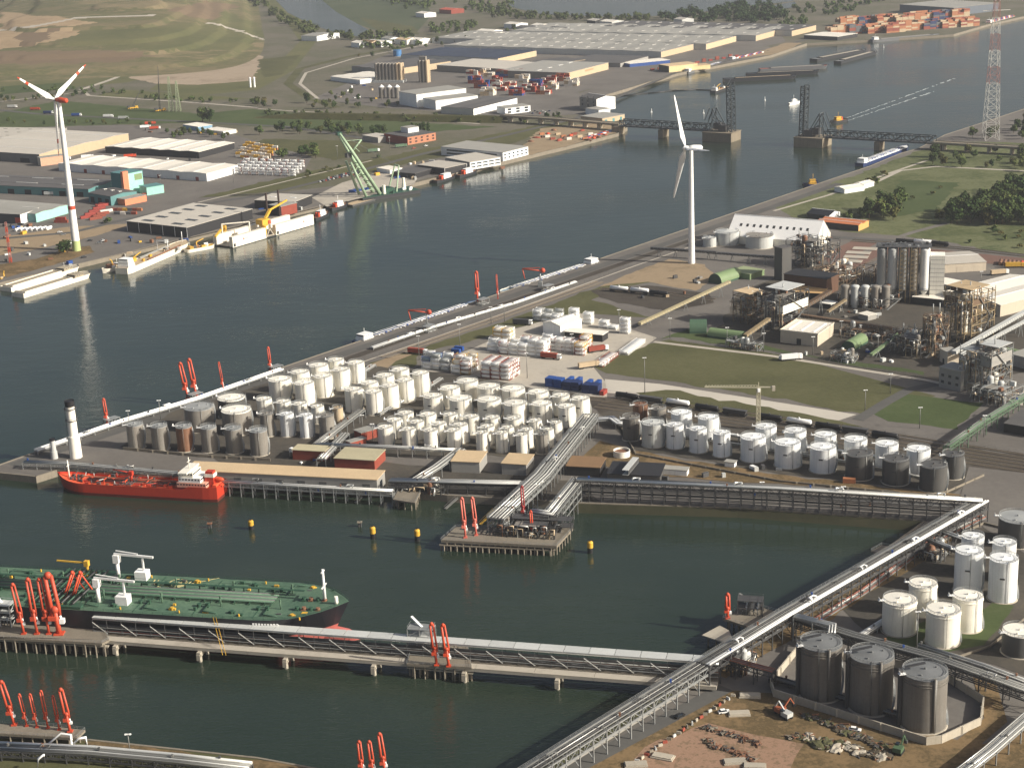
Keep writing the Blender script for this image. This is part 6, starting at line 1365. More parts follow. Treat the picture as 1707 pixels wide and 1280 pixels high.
process_unit('low manifold frame on the front quay by the long shed', (655, 820), (735, 826), (742, 816), 1, 4, DSTEEL, None, 4, 43, None, 0, 6, 12)
process_unit('tangled pipe frame between the silo block and the red paving', (1440, 470), (1490, 478), (1500, 462), 3, 4.5, BRNST, None, 6, 45, None, 2, 3, 16)
process_unit('low pipe frame beside the white box store', (1400, 560), (1470, 572), (1478, 556), 1, 4.5, BRNST, None, 6, 47, None, 0, 4, 14)
process_unit('pipe and pump frame at the lower plant corner', (1620, 668), (1672, 680), (1690, 662), 2, 4, STEEL, None, 5, 49, None, 0, 4, 12)
process_unit('pump frame between the tall white tanks and the diagonal rack', (1532, 930), (1560, 938), (1572, 922), 1, 4, DSTEEL, None, 3, 51, None, 0, 3, 8)
process_unit('valve frame where the jetty meets the diagonal rack', (1196, 1116), (1240, 1126), (1262, 1104), 1, 4, DSTEEL, None, 4, 53, None, 0, 3, 10)
# silo block
a = G(1500, 506); rz = math.radians(-14)
t = thing('silo_block', 'tall block of grey steel silos with white lift tower in the plant', 'silo block', a, rz)
k = 0
for iy in range(2):
    for ix in range(5):
        x, y = -13+ix*7.2, 6+iy*8; part('silo', MB().cyl(x, y, 9, 37, 3.3, n=20, top=False).cyl(x, y, 4.5, 9, 1.0, 3.3, 20, top=False).dome(x, y, 37, 3.3, 1.4, 20), (WHITE_S if ix == 4 else [STEEL, GREYW, STEEL, GREYT, GREYW][ix]), t); k += 1
frame_tower(t, -17, 2, 19, 18, 0, 2, 4.5, DSTEEL, .5, 5, True)
for x in (1.4, 8.6):
    q = MB()
    for j in range(10): q.beam((x-2, 1.6, 9+j*3), (x+2, 1.6, 12+j*3), .3); q.beam((x-2, 1.6, 9+j*3), (x+2, 1.6, 9+j*3), .3)
    q.beam((x-2, 1.6, 0), (x-2, 1.6, 39), .4); q.beam((x+2, 1.6, 0), (x+2, 1.6, 39), .4); part('stair_tower', q, TANST, t)
part('lift_tower', MB().box(19.5, 4, 0, 29, 16, 33), CREAM, t)
for j in range(10): part('tower_joint', MB().box(19.4, 3.95, 3+j*3, 29.1, 4, 3.2+j*3), GREYT, t)
part('top_gallery', MB().box(-17, 3, 38.6, 20, 17, 38.9), DSTEEL, t)
for j in range(12): part('top_gear', MB().cbox((-15+j*2.9, random.uniform(5, 15), 38.9), random.uniform(.8, 2), 1.2, random.uniform(.8, 2.6)), random.choice((GREYW, STEEL, DSTEEL)), t)
part('plant_room', MB().box(-20, -2, 0, -6, 5, 12), GREYWL, t)
a = G(1408, 512)
for i in range(5):
    p = a+Vector((i*6.6, -i*1.6, 0))
    solo('dark_silo', MB().cyl(0, 0, 2, 15, 2.9, n=16, top=False).dome(0, 0, 15, 2.9, 1, 16).cyl(0, 0, 0, 2, 2.2, n=12), GREYT if i not in (1, 2) else GREYW, f'short grey silo left of the tall silo block, {ordinal(i)} from left', 'silo', p, 0, 'short silos')
# conveyors and plant pipe bridges
def conveyor(label, pA, zA, pB, zB, w, m, legs=3, hh=2.2, name='conveyor_gallery', cat='conveyor'):
    a, b_ = G(*pA, zA), G(*pB, zB); t = thing(name, label, cat, (a.x, a.y, 0))
    part('gallery', MB().beam(a, b_, w, hh), m, t, True); part('roof_sheet', MB().beam(a+Vector((0, 0, hh/2+.12)), b_+Vector((0, 0, hh/2+.12)), w*1.1, .18), m, t, True)
    q = MB(); nn = Vector((-(b_-a).y, (b_-a).x, 0)).normalized()*(w/2+.1); N = max(3, int((b_-a).length/3))
    for i in range(N):
        p0, p1 = a.lerp(b_, i/N), a.lerp(b_, (i+1)/N); s = hh*.5
        q.beam(p0-nn+Vector((0, 0, -s)), p1-nn+Vector((0, 0, s)), .15); q.beam(p0-nn+Vector((0, 0, -s)), p0-nn+Vector((0, 0, s)), .15)
    part('side_truss', q, STEEL, t, True)
    for i in range(legs):
        p = a.lerp(b_, (i+.5)/legs); part('trestle', MB().beam((p.x-1.4, p.y, 0), (p.x, p.y, p.z-hh/2), .4).beam((p.x+1.4, p.y, 0), (p.x, p.y, p.z-hh/2), .4), STEEL, t, True)
    return t
conveyor('long pale conveyor from the container yard up to the green shed', (1066, 540), 3, (1216, 470), 9, 2.4, mat('pale_conveyor', (172, 160, 124), .6), 5, 1.4)
conveyor('brown covered conveyor climbing to the dark brown hall', (1322, 522), 6, (1384, 486), 14, 3, BRNST, 2)
conveyor('long brown pipe gallery across the middle of the plant', (1322, 524), 6, (1486, 548), 6, 2.6, BRNST, 5, 1.6)
conveyor('short lattice conveyor rising from the green shed', (1242, 560), 5, (1282, 532), 10, 2.6, TANST, 2, 1.6)
conveyor('white twin conveyor leaving the plant to the right edge, upper one', (1590, 588), 10, (1712, 518), 12, 2.8, GREYW, 4, 1.8)
conveyor('white twin conveyor leaving the plant to the right edge, lower one', (1602, 592), 8, (1716, 532), 9, 2.2, GREYW, 4, 1.2)
conveyor('tan conveyor between the small kiosks', (1380, 520), 3, (1410, 500), 8, 2, TANST, 2, 1.2)
conveyor('dark conveyor along the canal before the pale tanks', (1085, 414), 6, (1195, 421), 6, 2.4, DSTEEL, 4, 1.6)
conveyor('dark conveyor running under the white barn tanks', (1180, 421), 5, (1290, 429), 6, 2.4, DSTEEL, 4, 1.4)
conveyor('pale green pipe bridge to the small barrel shed', (1452, 592), 4, (1500, 556), 9, 2, GREENSH, 2, 1.2)
conveyor('beige ramp conveyor beside the raised loading bays', (1372, 452), 2, (1412, 432), 5, 2.6, TAN, 2, 1.2)
# ================================================================ containers
def box_mesh(L, m, H_=2.6, W_=2.44):
    q = MB(); q.box(0, 0, .1, L, W_, H_)
    for i in range(int(L/.6)): x = .3+i*.6; q.box(x, -.05, .25, x+.25, 0, H_-.15); q.box(x, W_, .25, x+.25, W_+.05, H_-.15)
    for x in (0, L-.18):
        for y in (-.06, W_-.12): q.box(x, y, 0, x+.18, y+.18, H_+.04)
    q.box(L, .15, .3, L+.06, 1.15, H_-.2).box(L, 1.3, .3, L+.06, 2.3, H_-.2)
    return q.mesh('shipping_container', m)
CC = {'red': mat('container_red', (150, 62, 52), .6, var=.15, streak=.2), 'blue': BLUE, 'white': mat('container_white', (222, 216, 204), .6, var=.08, streak=.2), 'rust': mat('container_rust', (140, 72, 54), .7, var=.2), 'orange': mat('container_orange', (170, 112, 76), .6, var=.15), 'grey': BGREY, 'green': mat('container_green', (64, 110, 84), .6), 'navy': NAVY, 'yellow': YELLOW, 'tan': TAN}
_cm = {}
def container(px, py, rz, colr, label, group, long=False, lvl=0, pos=None):
    k = (colr, long)
    if k not in _cm: _cm[k] = box_mesh(12.2 if long else 6.06, CC[colr])
    p = pos if pos is not None else G(px, py)
    return tag(link('shipping_container', _cm[k], None, Vector((p.x, p.y, lvl*2.65+.05)), rz), label, 'container', group)
def container_stack(px, py, rz, nx, ny, maxl, cols, label, group, long=False, gapx=.4, gapy=.25, seed=0, minl=1, far=None):
    rnd = random.Random(seed); o = G(px, py); u = Vector((math.cos(rz), math.sin(rz), 0)); v = Vector((-u.y, u.x, 0)); L = (12.2 if long else 6.06)+gapx
    for i in range(nx):
        for j in range(ny):
            top = rnd.randint(minl, maxl)
            for l in range(top):
                c = rnd.choice(cols)
                if 0 < i < nx-1 and j > 0 and l < top-1: continue
                if j > 0 and i < nx-1 and l < top-2: continue
                p = o+u*(i*L)+v*(j*(2.44+gapy))
                if far is not None: far.box(0, 0, 0, 0, 0, 0) if False else far.append((p, rz, c, l, long)); continue
                container(0, 0, rz, c, f'{c} container, {layer(l, top)} layer, {rown(j, ny)} row, {coln(i, nx)} of {label}', group, long, l, p)
def layer(l, n): return 'top' if l == n-1 else ['bottom', 'second', 'third', 'fourth', 'fifth'][l]
def rown(j, n): return 'front' if j == 0 else 'back' if j == n-1 else ordinal(j)
def coln(i, n): return 'left end' if i == 0 else 'right end' if i == n-1 else ordinal(i)+' from left'
# tank containers
def tankc_parts(seedm):
    fr = MB(); L, W_, H_ = 6.06, 2.44, 2.59
    for x in (0, L):
        for y in (0, W_): fr.beam((x, y, 0), (x, y, H_), .16)
        fr.beam((x, 0, H_), (x, W_, H_), .16); fr.beam((x, 0, .1), (x, W_, .1), .16); fr.beam((x, 0, .1), (x, W_, H_), .1)
    for y in (0, W_): fr.beam((0, y, .1), (L, y, .1), .16)
    for y in (0, W_): fr.beam((0, y, H_), (L, y, H_), .13)
    tk = MB().tube([(.15, W_/2, 1.32), (.5, W_/2, 1.32), (L-.5, W_/2, 1.32), (L-.15, W_/2, 1.32)], [.75, 1.13, 1.13, .75], 14)
    return fr.mesh('frame', seedm[0]), tk.mesh('vessel', seedm[1])
_tk = [tankc_parts((WHITE_S, WHITE_S)), tankc_parts((BRICK, WHITE_S)), tankc_parts((BLUE, PALEBL)), tankc_parts((YELLOW, CREAM)), tankc_parts((STEEL, GREYW))]
def tankc(p, rz, kind, label, group):
    t = thing('tank_container', label, 'tank container', p, rz, group); f, v = _tk[kind]; link('frame', f, t); link('vessel', v, t); return t
def tank_stack(px, py, rz, nx, ny, lv, kinds, label, group, seed=0):
    rnd = random.Random(seed); o = G(px, py); u = Vector((math.cos(rz), math.sin(rz), 0)); v = Vector((-u.y, u.x, 0))
    for i in range(nx):
        for j in range(ny):
            k = lv if isinstance(lv, int) else rnd.randint(*lv)
            for l in range(k):
                kd = rnd.choice(kinds)
                if 0 < i < nx-1 and 0 < j and l < k-1: continue
                if j > 0 and i < nx-1 and l < k-2: continue
                tankc(o+u*(i*6.5)+v*(j*2.6)+Vector((0, 0, .05+l*2.62)), rz, kd, f'{["white", "red-framed", "blue", "yellow-framed", "grey"][kd]} tank container, {layer(l, k)} layer, {rown(j, ny)} row, {coln(i, nx)} of {label}', group)
gt = 'stacked tank containers'; R_ = math.radians(-26)
tank_stack(703, 615, R_, 3, 3, (3, 4), [0, 0, 2, 4, 0], 'left yard stack', gt, 1)
tank_stack(752, 622, R_, 2, 5, (2, 4), [0, 0, 3, 1], 'stepped yard stack', gt, 2)
tank_stack(802, 630, R_, 3, 6, (4, 4), [1, 0, 1], 'tall front stack', gt, 3)
tank_stack(812, 585, R_, 2, 3, (2, 3), [0, 0], 'far left stack', gt, 4)
tank_stack(832, 590, R_, 3, 3, (2, 3), [0, 0, 1], 'centre stack', gt, 5)
tank_stack(862, 592, R_, 3, 4, (3, 4), [0, 1, 0], 'road-facing stack', gt, 6)
tank_stack(905, 583, R_, 4, 3, (3, 4), [0, 0, 1], 'right centre stack', gt, 7)
tank_stack(958, 592, R_, 1, 6, (3, 4), [3, 1, 0], 'right-hand stack', gt, 8)
tank_stack(822, 566, R_, 2, 3, 3, [0, 3], 'back left stack', gt, 9)
tank_stack(850, 578, R_, 7, 1, (2, 3), [0, 0, 1], 'long rear line', gt, 10)
tank_stack(888, 535, R_, 3, 4, (2, 3), [0, 0, 4], 'stack behind gabled shed', gt, 11)
for i, (x, y, h_) in enumerate(((948, 533, 3), (972, 540, 3), (998, 547, 2), (1013, 549, 1), (1033, 556, 4))):
    tank_stack(x, y, R_, 1, 2, h_, [0], f'{ordinal(i)} small stack right of shed', gt, 20+i)
tank_stack(1032, 591, math.radians(-26), 1, 12, 1, [0], 'far single line by the lawn', gt, 30)
tank_stack(990, 611, math.radians(-26), 1, 10, 1, [1, 0], 'near single line by the lawn', gt, 31)
for i, c in enumerate(('blue', 'blue', 'navy', 'navy', 'navy', 'navy', 'red')):
    x, y = [(915, 645), (929, 647), (944, 651), (958, 652), (976, 656), (990, 657), (1006, 660)][i]
    for l in range(2 if c != 'red' else 1):
        if c != 'red': container(0, 0, math.radians(64), c, f'{c} shipping container at the right flank of the {ordinal(i)} box{", upper" if l else ""}', 'blue containers by the rail yard', False, l, G(x, y)+Vector((math.cos(math.radians(-26))*2.52, math.sin(math.radians(-26))*2.52, 0)))
        container(x, y, math.radians(64), c, f'{c} shipping container, {ordinal(i)} from left beside the rail yard{", upper" if l else ""}', 'blue containers by the rail yard', False, l)
        if i in (2, 3, 4, 5): container(0, 0, math.radians(64), 'blue', f'blue shipping container behind the {ordinal(i)} navy one{", upper" if l else ""}', 'blue containers by the rail yard', False, l, G(x, y)+Vector((math.cos(math.radians(64))*6.4, math.sin(math.radians(64))*6.4, 0)))
container(752, 588, R_, 'blue', 'blue shipping container alone at the yard edge, front', None); container(757, 584, R_, 'blue', 'blue shipping container alone at the yard edge, rear', None)
# ================================================================ wind turbines
def turbine(label, base, hubh, hubpx, blade, axis_az, angs, redtips, r0, r1, band=None, foot=None, nacm=WHITE_S, tilt=.06, feather=.15):
    p = G(*base); t = thing('wind_turbine', label, 'wind turbine', p)
    rr = lambda z: r0+(r1-r0)*(z/hubh)**.85
    zs = [0, hubh*.07, hubh*.28, hubh*.305, hubh*.55, hubh*.8, hubh-1.5]
    ms = [foot or WHITE_S, WHITE_S, band or WHITE_S, WHITE_S, WHITE_S, WHITE_S]
    for i in range(6): part('tower_section', MB().cyl(0, 0, zs[i], zs[i+1], rr(zs[i]), rr(zs[i+1]), 24, top=False), ms[i], t)
    ax = Vector((math.cos(axis_az), math.sin(axis_az), tilt)).normalized(); hz = Vector((-ax.y, ax.x, 0)).normalized(); up = ax.cross(hz)*1.0
    if up.z < 0: up = -up
    top = Vector((0, 0, hubh)); hub = top+ax*4.5
    part('nacelle', MB().tube([top-ax*9, top-ax*8, top-ax*2, top+ax*2.4], [1.3, 2.1, 2.4, 1.8], 12), nacm, t)
    h_ = part('hub', MB().tube([hub-ax*2, hub, hub+ax*1.5, hub+ax*2.6], [1.7, 1.8, 1.3, .3], 12), WHITE_S if not redtips else GREYW, t)
    for a in angs:
        d = (up*math.cos(math.radians(a))+hz*math.sin(math.radians(a))).normalized(); c0 = d.cross(ax).normalized(); c = (c0*(1-feather)+ax*feather).normalized(); fn = d.cross(c).normalized()
        secs = [(0.02, .9, .9), (.06, 1.0, .8), (.18, 2.6, .42), (.4, 1.9, .26), (.7, 1.2, .16), (.78, 1.05, .14), (.86, .9, .12), (.93, .75, .1), (1.0, .3, .05)]
        def seg(q, s0, s1):
            ids = []
            for s, w_, th in (s0, s1):
                cc = hub+d*(blade*s)+c*(w_*.25)
                ids.append(q.add([cc+c*(w_*math.cos(2*PI*j/10))+fn*(th*math.sin(2*PI*j/10)) for j in range(10)]))
            for j in range(10): q.face([ids[0]+j, ids[0]+(j+1) % 10, ids[1]+(j+1) % 10, ids[1]+j], True)
        b = MB(); 
        for i in range(len(secs)-1): 
            if not (redtips and i in (4, 7)): seg(b, secs[i], secs[i+1])
        B = part('blade', b, WHITE_S, t)
        if redtips:
            for i in (4, 7): q = MB(); seg(q, secs[i], secs[i+1]); part('red_band', q, RED, B)
    return t
turbine('wind turbine with red blade tips and green tower foot on the left bank', (128, 418), 127, None, 47, math.radians(152), (-60, 180, 60), True, 3.6, 1.6, RED, mat('turbine_green', (176, 190, 130), .5), RED)
turbine('plain white wind turbine standing by the sand patch on the right bank', (1153, 439), 89, None, 45, math.radians(196), (-36, 84, -156), False, 2.6, 1.5, feather=.72)

# ================================================================ bascule bridge
def tr_panel(q, p0, p1, up, h, n, w=.5):
    """Plane truss from p0 to p1, depth h along up."""
    q.beam(p0, p1, w); q.beam(p0+up*h, p1+up*h, w)
    for i in range(n+1): a = p0.lerp(p1, i/n); q.beam(a, a+up*h, w*.7)
    for i in range(n):
        a, b_ = p0.lerp(p1, i/n), p0.lerp(p1, (i+1)/n)
        if i % 2: q.beam(a, b_+up*h, w*.7)
        else: q.beam(a+up*h, b_, w*.7)
BST = mat('bridge_steel', (72, 78, 80), .6, var=.15, scale=.3); BCON = mat('bridge_pier_concrete', (132, 122, 104), .9, var=.15, streak=.4, dirt=(80, 66, 50))
P0, P1 = G(1036, 209, 7), G(1558, 238, 7); bu = (P1-P0); bu.z = 0; BLn = bu.length; bu.normalize(); bv = Vector((-bu.y, bu.x, 0)); UP = Vector((0, 0, 1))
def on_bridge(px):
    lo, hi = -.6, 1.8
    for _ in range(50):
        m = (lo+hi)/2; w_ = P0+bu*(BLn*m); d = w_-Vector((0, 0, CAMH)); x = 853.5+FPX*d.dot(CX)/d.dot(_f)
        if x < px: lo = m
        else: hi = m
    return P0+bu*(BLn*lo)
def at_z(p, z): return Vector((p.x, p.y, z))
for sidename, xs, sg in (('left', (1036, 1106, 1182, 1204, 1224), 1), ('right', (1558, 1466, 1376, 1354, 1334), -1)):
    e0, e1, e2, e3, e4 = [on_bridge(x) for x in xs]
    t = thing('bascule_bridge', f'{sidename} half of the opened steel bascule bridge with raised leaf', 'bridge', at_z(e0, 0), 0, 'opened bridge halves')
    for s_ in (-5, 5):
        for a, b_, n in ((e0, e1, 7), (e1, e2, 8)):
            q = MB(); tr_panel(q, at_z(a, 7)+bv*s_, at_z(b_, 7)+bv*s_, UP, 6.5, n, 1.0); part('side_truss', q, BST, t, True)
    part('deck', MB().beam(at_z(e0, 6.6), at_z(e2, 6.6), 10.5, 1.2), DSTEEL, t, True)
    for i in range(12): a = at_z(e0, 13.3).lerp(at_z(e2, 13.3), (i+.5)/12); part('cross_brace', MB().beam(a-bv*5, a+bv*5, .5), BST, t, True)
    rzb = math.atan2(bu.y, bu.x)
    part('abutment', MB().cbox(at_z(e0, -5)-bu*(4*sg), 9, 14, 11, rzb), BCON, t, True)
    part('small_pier', MB().cbox(at_z(e1, -8), 6, 15, 13.5, rzb), BCON, t, True)
    c = (e2+e4)/2; L_ = (e4-e2).length
    part('main_pier', MB().cbox(at_z(c, -8), L_+4, 26, 14, rzb), BCON, t, True); part('pier_cap', MB().cbox(at_z(c, 6), L_+5, 27, .8, rzb), BCON, t, True)
    # raised leaf: two lattice girders standing up, slightly leaning back
    lean = bu*(-sg*.03)
    for s_ in (-5, 5):
        q = MB(); b0 = at_z(e4, 6)+bv*s_-bu*(sg*6); tr_panel(q, b0, b0+(UP+lean)*54, bu*sg, 5.5, 12, 1.05); part('leaf_girder', q, BST, t, True)
    q = MB()
    for i in range(11): z = 9+i*5; a = at_z(e4, z)-bu*(sg*(6-.0*z)); q.beam(a-bv*5, a+bv*5, .5); q.beam(a-bv*5, a+bv*5+UP*5, .35)
    part('leaf_floor_beam', q, BST, t, True)
    # counterweight frame
    q = MB(); hb0 = at_z(e3, 6)-bu*(sg*10)
    for s_ in (-5, 5):
        f0 = hb0+bv*s_; q.beam(f0, f0+UP*26, .9); q.beam(f0+UP*26, f0+bu*(sg*12)+UP*6, .9); q.beam(f0+UP*14, f0+bu*(sg*12)+UP*6, .7); q.beam(f0-bu*(sg*9), f0+UP*22, .7); q.beam(f0+UP*26-bu*(sg*3), f0+UP*12-bu*(sg*9), .7)
    q.beam(hb0-bv*5+UP*26, hb0+bv*5+UP*26, .8); q.beam(hb0-bv*5+UP*14, hb0+bv*5+UP*14, .8); part('counterweight_frame', q, BST, t, True)
    part('counterweight', MB().cbox(at_z(hb0+bu*(sg*5), 9), 8, 9, 7, rzb), DSTEEL, t, True)
    part('machinery_house', MB().cbox(at_z(e3, 6.8)+bu*(sg*2), 9, 12, 7, rzb), DSTEEL, t, True)
def viaduct(label, px, z, w, n, m=BCON):
    pts = [G(x, y, z) for x, y in px]; t = thing('viaduct', label, 'viaduct', (pts[0].x, pts[0].y, 0))
    for i in range(len(pts)-1):
        a, b_ = pts[i], pts[i+1]; part('deck', MB().beam(a, b_, w, 1.6), m, t, True)
        nn = Vector((-(b_-a).y, (b_-a).x, 0)).normalized()*(w/2)
        for s_ in (-1, 1): part('parapet', MB().beam(a+nn*s_+UP*1.2, b_+nn*s_+UP*1.2, .4, 1.0), CONC, t, True)
        for k in range(n):
            p = a.lerp(b_, (k+.5)/n); part('pier', MB().cbox((p.x, p.y, -.2), 2, w*.7, p.z-.6, ang(a, b_)), CONC, t, True)
viaduct('concrete viaduct carrying the road off the right bridge end', [(1556, 238), (1707, 247), (1860, 257)], 7, 11, 4)
viaduct('concrete viaduct leading to the left bridge end', [(838, 193), (940, 200), (1036, 208)], 7, 11, 4)
# embankment dyke
a, b_ = G(425, 196), G(840, 204); d = (b_-a).normalized(); nn = Vector((-d.y, d.x, 0)); q = MB()
N = 30
for i in range(N):
    p0, p1 = a.lerp(b_, i/N), a.lerp(b_, (i+1)/N); h0, h1 = 6.5*min(1, i/6), 6.5*min(1, (i+1)/6)
    for (o0, z0), (o1, z1) in (((-9, 0), (-1, 1)), ((-1, 1), (8, 1)), ((8, 1), (17, 0))):
        q.poly([p0+nn*o0+UP*h0*z0, p1+nn*o0+UP*h1*z0, p1+nn*o1+UP*h1*z1, p0+nn*o1+UP*h0*z1])
struct('railway_dyke', q, ground_mat('dyke_scrub', [(52, 54, 34), (70, 70, 42), (84, 80, 52)], .03, .3, 1.0, .3))

# ================================================================ pylons, cranes, masts
def lattice(t, base_w, top_w, h, n, mats, w=.5, name='section'):
    for i in range(n):
        z0, z1 = h*i/n, h*(i+1)/n; f = lambda z: (base_w+(top_w-base_w)*z/h)/2
        a, b_ = f(z0), f(z1); q = MB(); c0 = [(-a, -a, z0), (a, -a, z0), (a, a, z0), (-a, a, z0)]; c1 = [(-b_, -b_, z1), (b_, -b_, z1), (b_, b_, z1), (-b_, b_, z1)]
        for j in range(4):
            q.beam(c0[j], c1[j], w); q.beam(c0[j], c1[(j+1) % 4], w*.6); q.beam(c0[(j+1) % 4], c1[j], w*.6); q.beam(c1[j], c1[(j+1) % 4], w*.7)
        part(name, q, mats[i % len(mats)], t)
PW = mat('pylon_white', (206, 204, 196), .6); PR = mat('pylon_red', (164, 116, 106), .6)
t = thing('power_pylon', 'tall red and white lattice power pylon at the upper right', 'pylon', G(1651, 233)); lattice(t, 15, 4.5, 152, 18, [PW, PW, PW, PW, PW, PW, PW, PR, PR, PW, PW, PR, PR, PW, PW, PR, PR, PW], .34)
part('cross_arm', MB().beam((-14, 0, 134), (14, 0, 134), .7).beam((-10, 0, 147), (10, 0, 147), .7), PW, t)
for i, (x, y, h) in enumerate(((286, 186, 46), (298, 186, 40), (366, 155, 18), (1575, 232, 26), (18, 432, 22))):
    if i < 2: t = thing('power_pylon', f'thin pale green lattice pylon in the green field, {["left", "right"][i]} one', 'pylon', G(x, y)); lattice(t, 6, 1.6, h, 7, [mat('pylon_green', (150, 160, 130), .6)], .4)
t = thing('antenna_mast', 'thin red and white antenna mast near the left edge', 'mast', G(18, 438)); lattice(t, 1.8, 1.2, 34, 8, [RED, PR], .3)
def mobile_crane(label, base, h, leanpx, m=YELLOW):
    p = G(*base); t = thing('mobile_crane', label, 'crane', p, .4)
    part('chassis', MB().box(-7, -1.5, .8, 7, 1.5, 2.4).box(3, -1.5, 2.4, 6.5, 1.5, 4), m, t); part('counterweight', MB().box(-7.5, -2.4, 2.4, -4, 2.4, 5), DSTEEL, t)
    for k in range(4): part('wheel', MB().tube([(-5+k*3.2, -1.6, .8), (-5+k*3.2, 1.6, .8)], .8, 10), RUBBER, t)
    part('outrigger', MB().beam((0, -4, .3), (0, 4, .3), .5).beam((-5, -4, .3), (-5, 4, .3), .5), DSTEEL, t)
    q = MB(); a = Vector((-1, 0, 3)); b_ = Vector((leanpx, 0, h)); 
    for s_ in ((-.8, -.8), (.8, -.8), (.8, .8), (-.8, .8)): q.beam(a+Vector((s_[0], s_[1], 0)), b_, .35)
    for k in range(14): c = a.lerp(b_, k/14); e = a.lerp(b_, (k+1)/14); q.beam(c+Vector((.7*(1-k/14), 0, 0)), e-Vector((.7*(1-k/14), 0, 0)), .25)
    part('lattice_boom', q, DSTEEL, t); part('hook_line', MB().beam(b_, (b_.x+1, 0, h*.6), .15), BLACK, t)
mobile_crane('mobile crane with tall dark lattice boom in the green field', (268, 186), 60, 2)
mobile_crane('smaller mobile crane with slanting boom in the green field', (222, 182), 24, 12)
CRT = mat('crane_tan', (176, 170, 146), .6)
t = thing('tower_crane', 'pale tower crane standing beside the railway-side tanks', 'tower crane', G(1264, 716)); lattice(t, 1.9, 1.9, 24, 10, [CRT], .32, 'mast_section')
rzj = math.atan2(-.18, 1)
q = MB(); jd = Vector((-1, .17, 0)).normalized(); 
for o_ in (-.6, .6): q.beam(Vector((0, o_, 24)), jd*29+Vector((0, o_, 24)), .25)
q.beam(Vector((0, 0, 25.4)), jd*29+Vector((0, 0, 24.6)), .25)
for k in range(18): q.beam(jd*(29*k/18)+Vector((0, -.6, 24)), jd*(29*(k+.5)/18)+Vector((0, 0, 25.2)), .16); q.beam(jd*(29*(k+.5)/18)+Vector((0, 0, 25.2)), jd*(29*(k+1)/18)+Vector((0, -.6, 24)), .16)
part('jib', q, CRT, t); part('counter_jib', MB().beam((0, 0, 24.3), jd*-8+Vector((0, 0, 24.3)), 1.2, .5), CRT, t); part('counterweight', MB().cbox(jd*-8+Vector((0, 0, 22.4)), 1.6, 1.6, 2.6), CONC, t); part('cab', MB().cbox((0, -1.2, 22), 1.4, 1.4, 1.9), WHITE_S, t); part('apex', MB().beam((0, 0, 24), (0, 0, 27), .4), CRT, t)
_mast = {}
def light_mast(px, py, h, lab):
    t = thing('light_mast', lab, 'light mast', G(px, py), 0, 'light masts')
    if h not in _mast: _mast[h] = (MB().tube([(0, 0, 0), (0, 0, h)], [.26, .14], 6).mesh('pole', PIPEG), MB().box(-1.2, -.15, h-.3, 1.2, .15, h+.1).box(-1.1, -.5, h-.2, -.5, .5, h).box(.5, -.5, h-.2, 1.1, .5, h).mesh('lamp_head', WHITE_S))
    link('pole', _mast[h][0], t); link('lamp_head', _mast[h][1], t)
for i, (x, y, h, lb) in enumerate(((767, 580, 16, 'on the verge beside the blue container'), (699, 600, 16, 'at the verge end by the cream tanks'), (1075, 656, 22, 'at the corner of the white concrete road'), (819, 540, 12, 'left of the quay container stacks'), (841, 536, 12, 'behind the dark forklift'),
    (879, 630, 16, 'between the front container stacks and blue containers'), (954, 592, 14, 'inside the container yard'), (1032, 545, 12, 'by the last small stack'), (1117, 565, 14, 'at the lawn corner by the green shed'), (1212, 576, 12, 'before the green barrel shed'), (1273, 586, 12, 'before the process fence, left'),
    (1355, 592, 12, 'before the white box store'), (1402, 565, 12, 'beside the white box store'), (1463, 596, 14, 'before the shaded process unit'), (1484, 656, 12, 'at the right lawn edge'), (1442, 684, 12, 'at the end of the white concrete road'), (1533, 714, 12, 'by the railway'), (1640, 728, 12, 'beside the green pipe bridge'),
    (1405, 850, 12, 'on the grassy bank, right'), (1270, 842, 12, 'on the grassy bank, left'), (1528, 1085, 17, 'between the squat tanks and brown tanks'), (1545, 438, 12, 'by the beige warehouse'), (1635, 480, 12, 'in the red paved yard'), (268, 700, 12, 'on the canal quay by the grey tanks'), (216, 712, 10, 'on the canal quay by the chimney'),
    (605, 720, 10, 'between the brick houses'), (622, 735, 10, 'before the brick houses'), (1510, 446, 10, 'behind the silo block'), (217, 1256, 8, 'on the bottom left bank'), (563, 265, 14, 'beside the left bank road, first'), (650, 250, 14, 'beside the left bank road, second'), (268, 312, 12, 'beside the white warehouses'), (390, 305, 12, 'by the stacked pipes'), (802, 96, 24, 'thin white, near the blue tank'))):
    light_mast(x, y, h, f'slim light mast {lb}')
# flagpole-like white mast near the hill
solo('white_silo', MB().cyl(-3, 0, 0, 14, 1.6, n=12).cyl(3, 0, 0, 14, 1.6, n=12).dome(-3, 0, 14, 1.6, 1, 12).dome(3, 0, 14, 1.6, 1, 12), WHITE_S, 'pair of white silos at the foot of the hill', 'silo', G(421, 146))

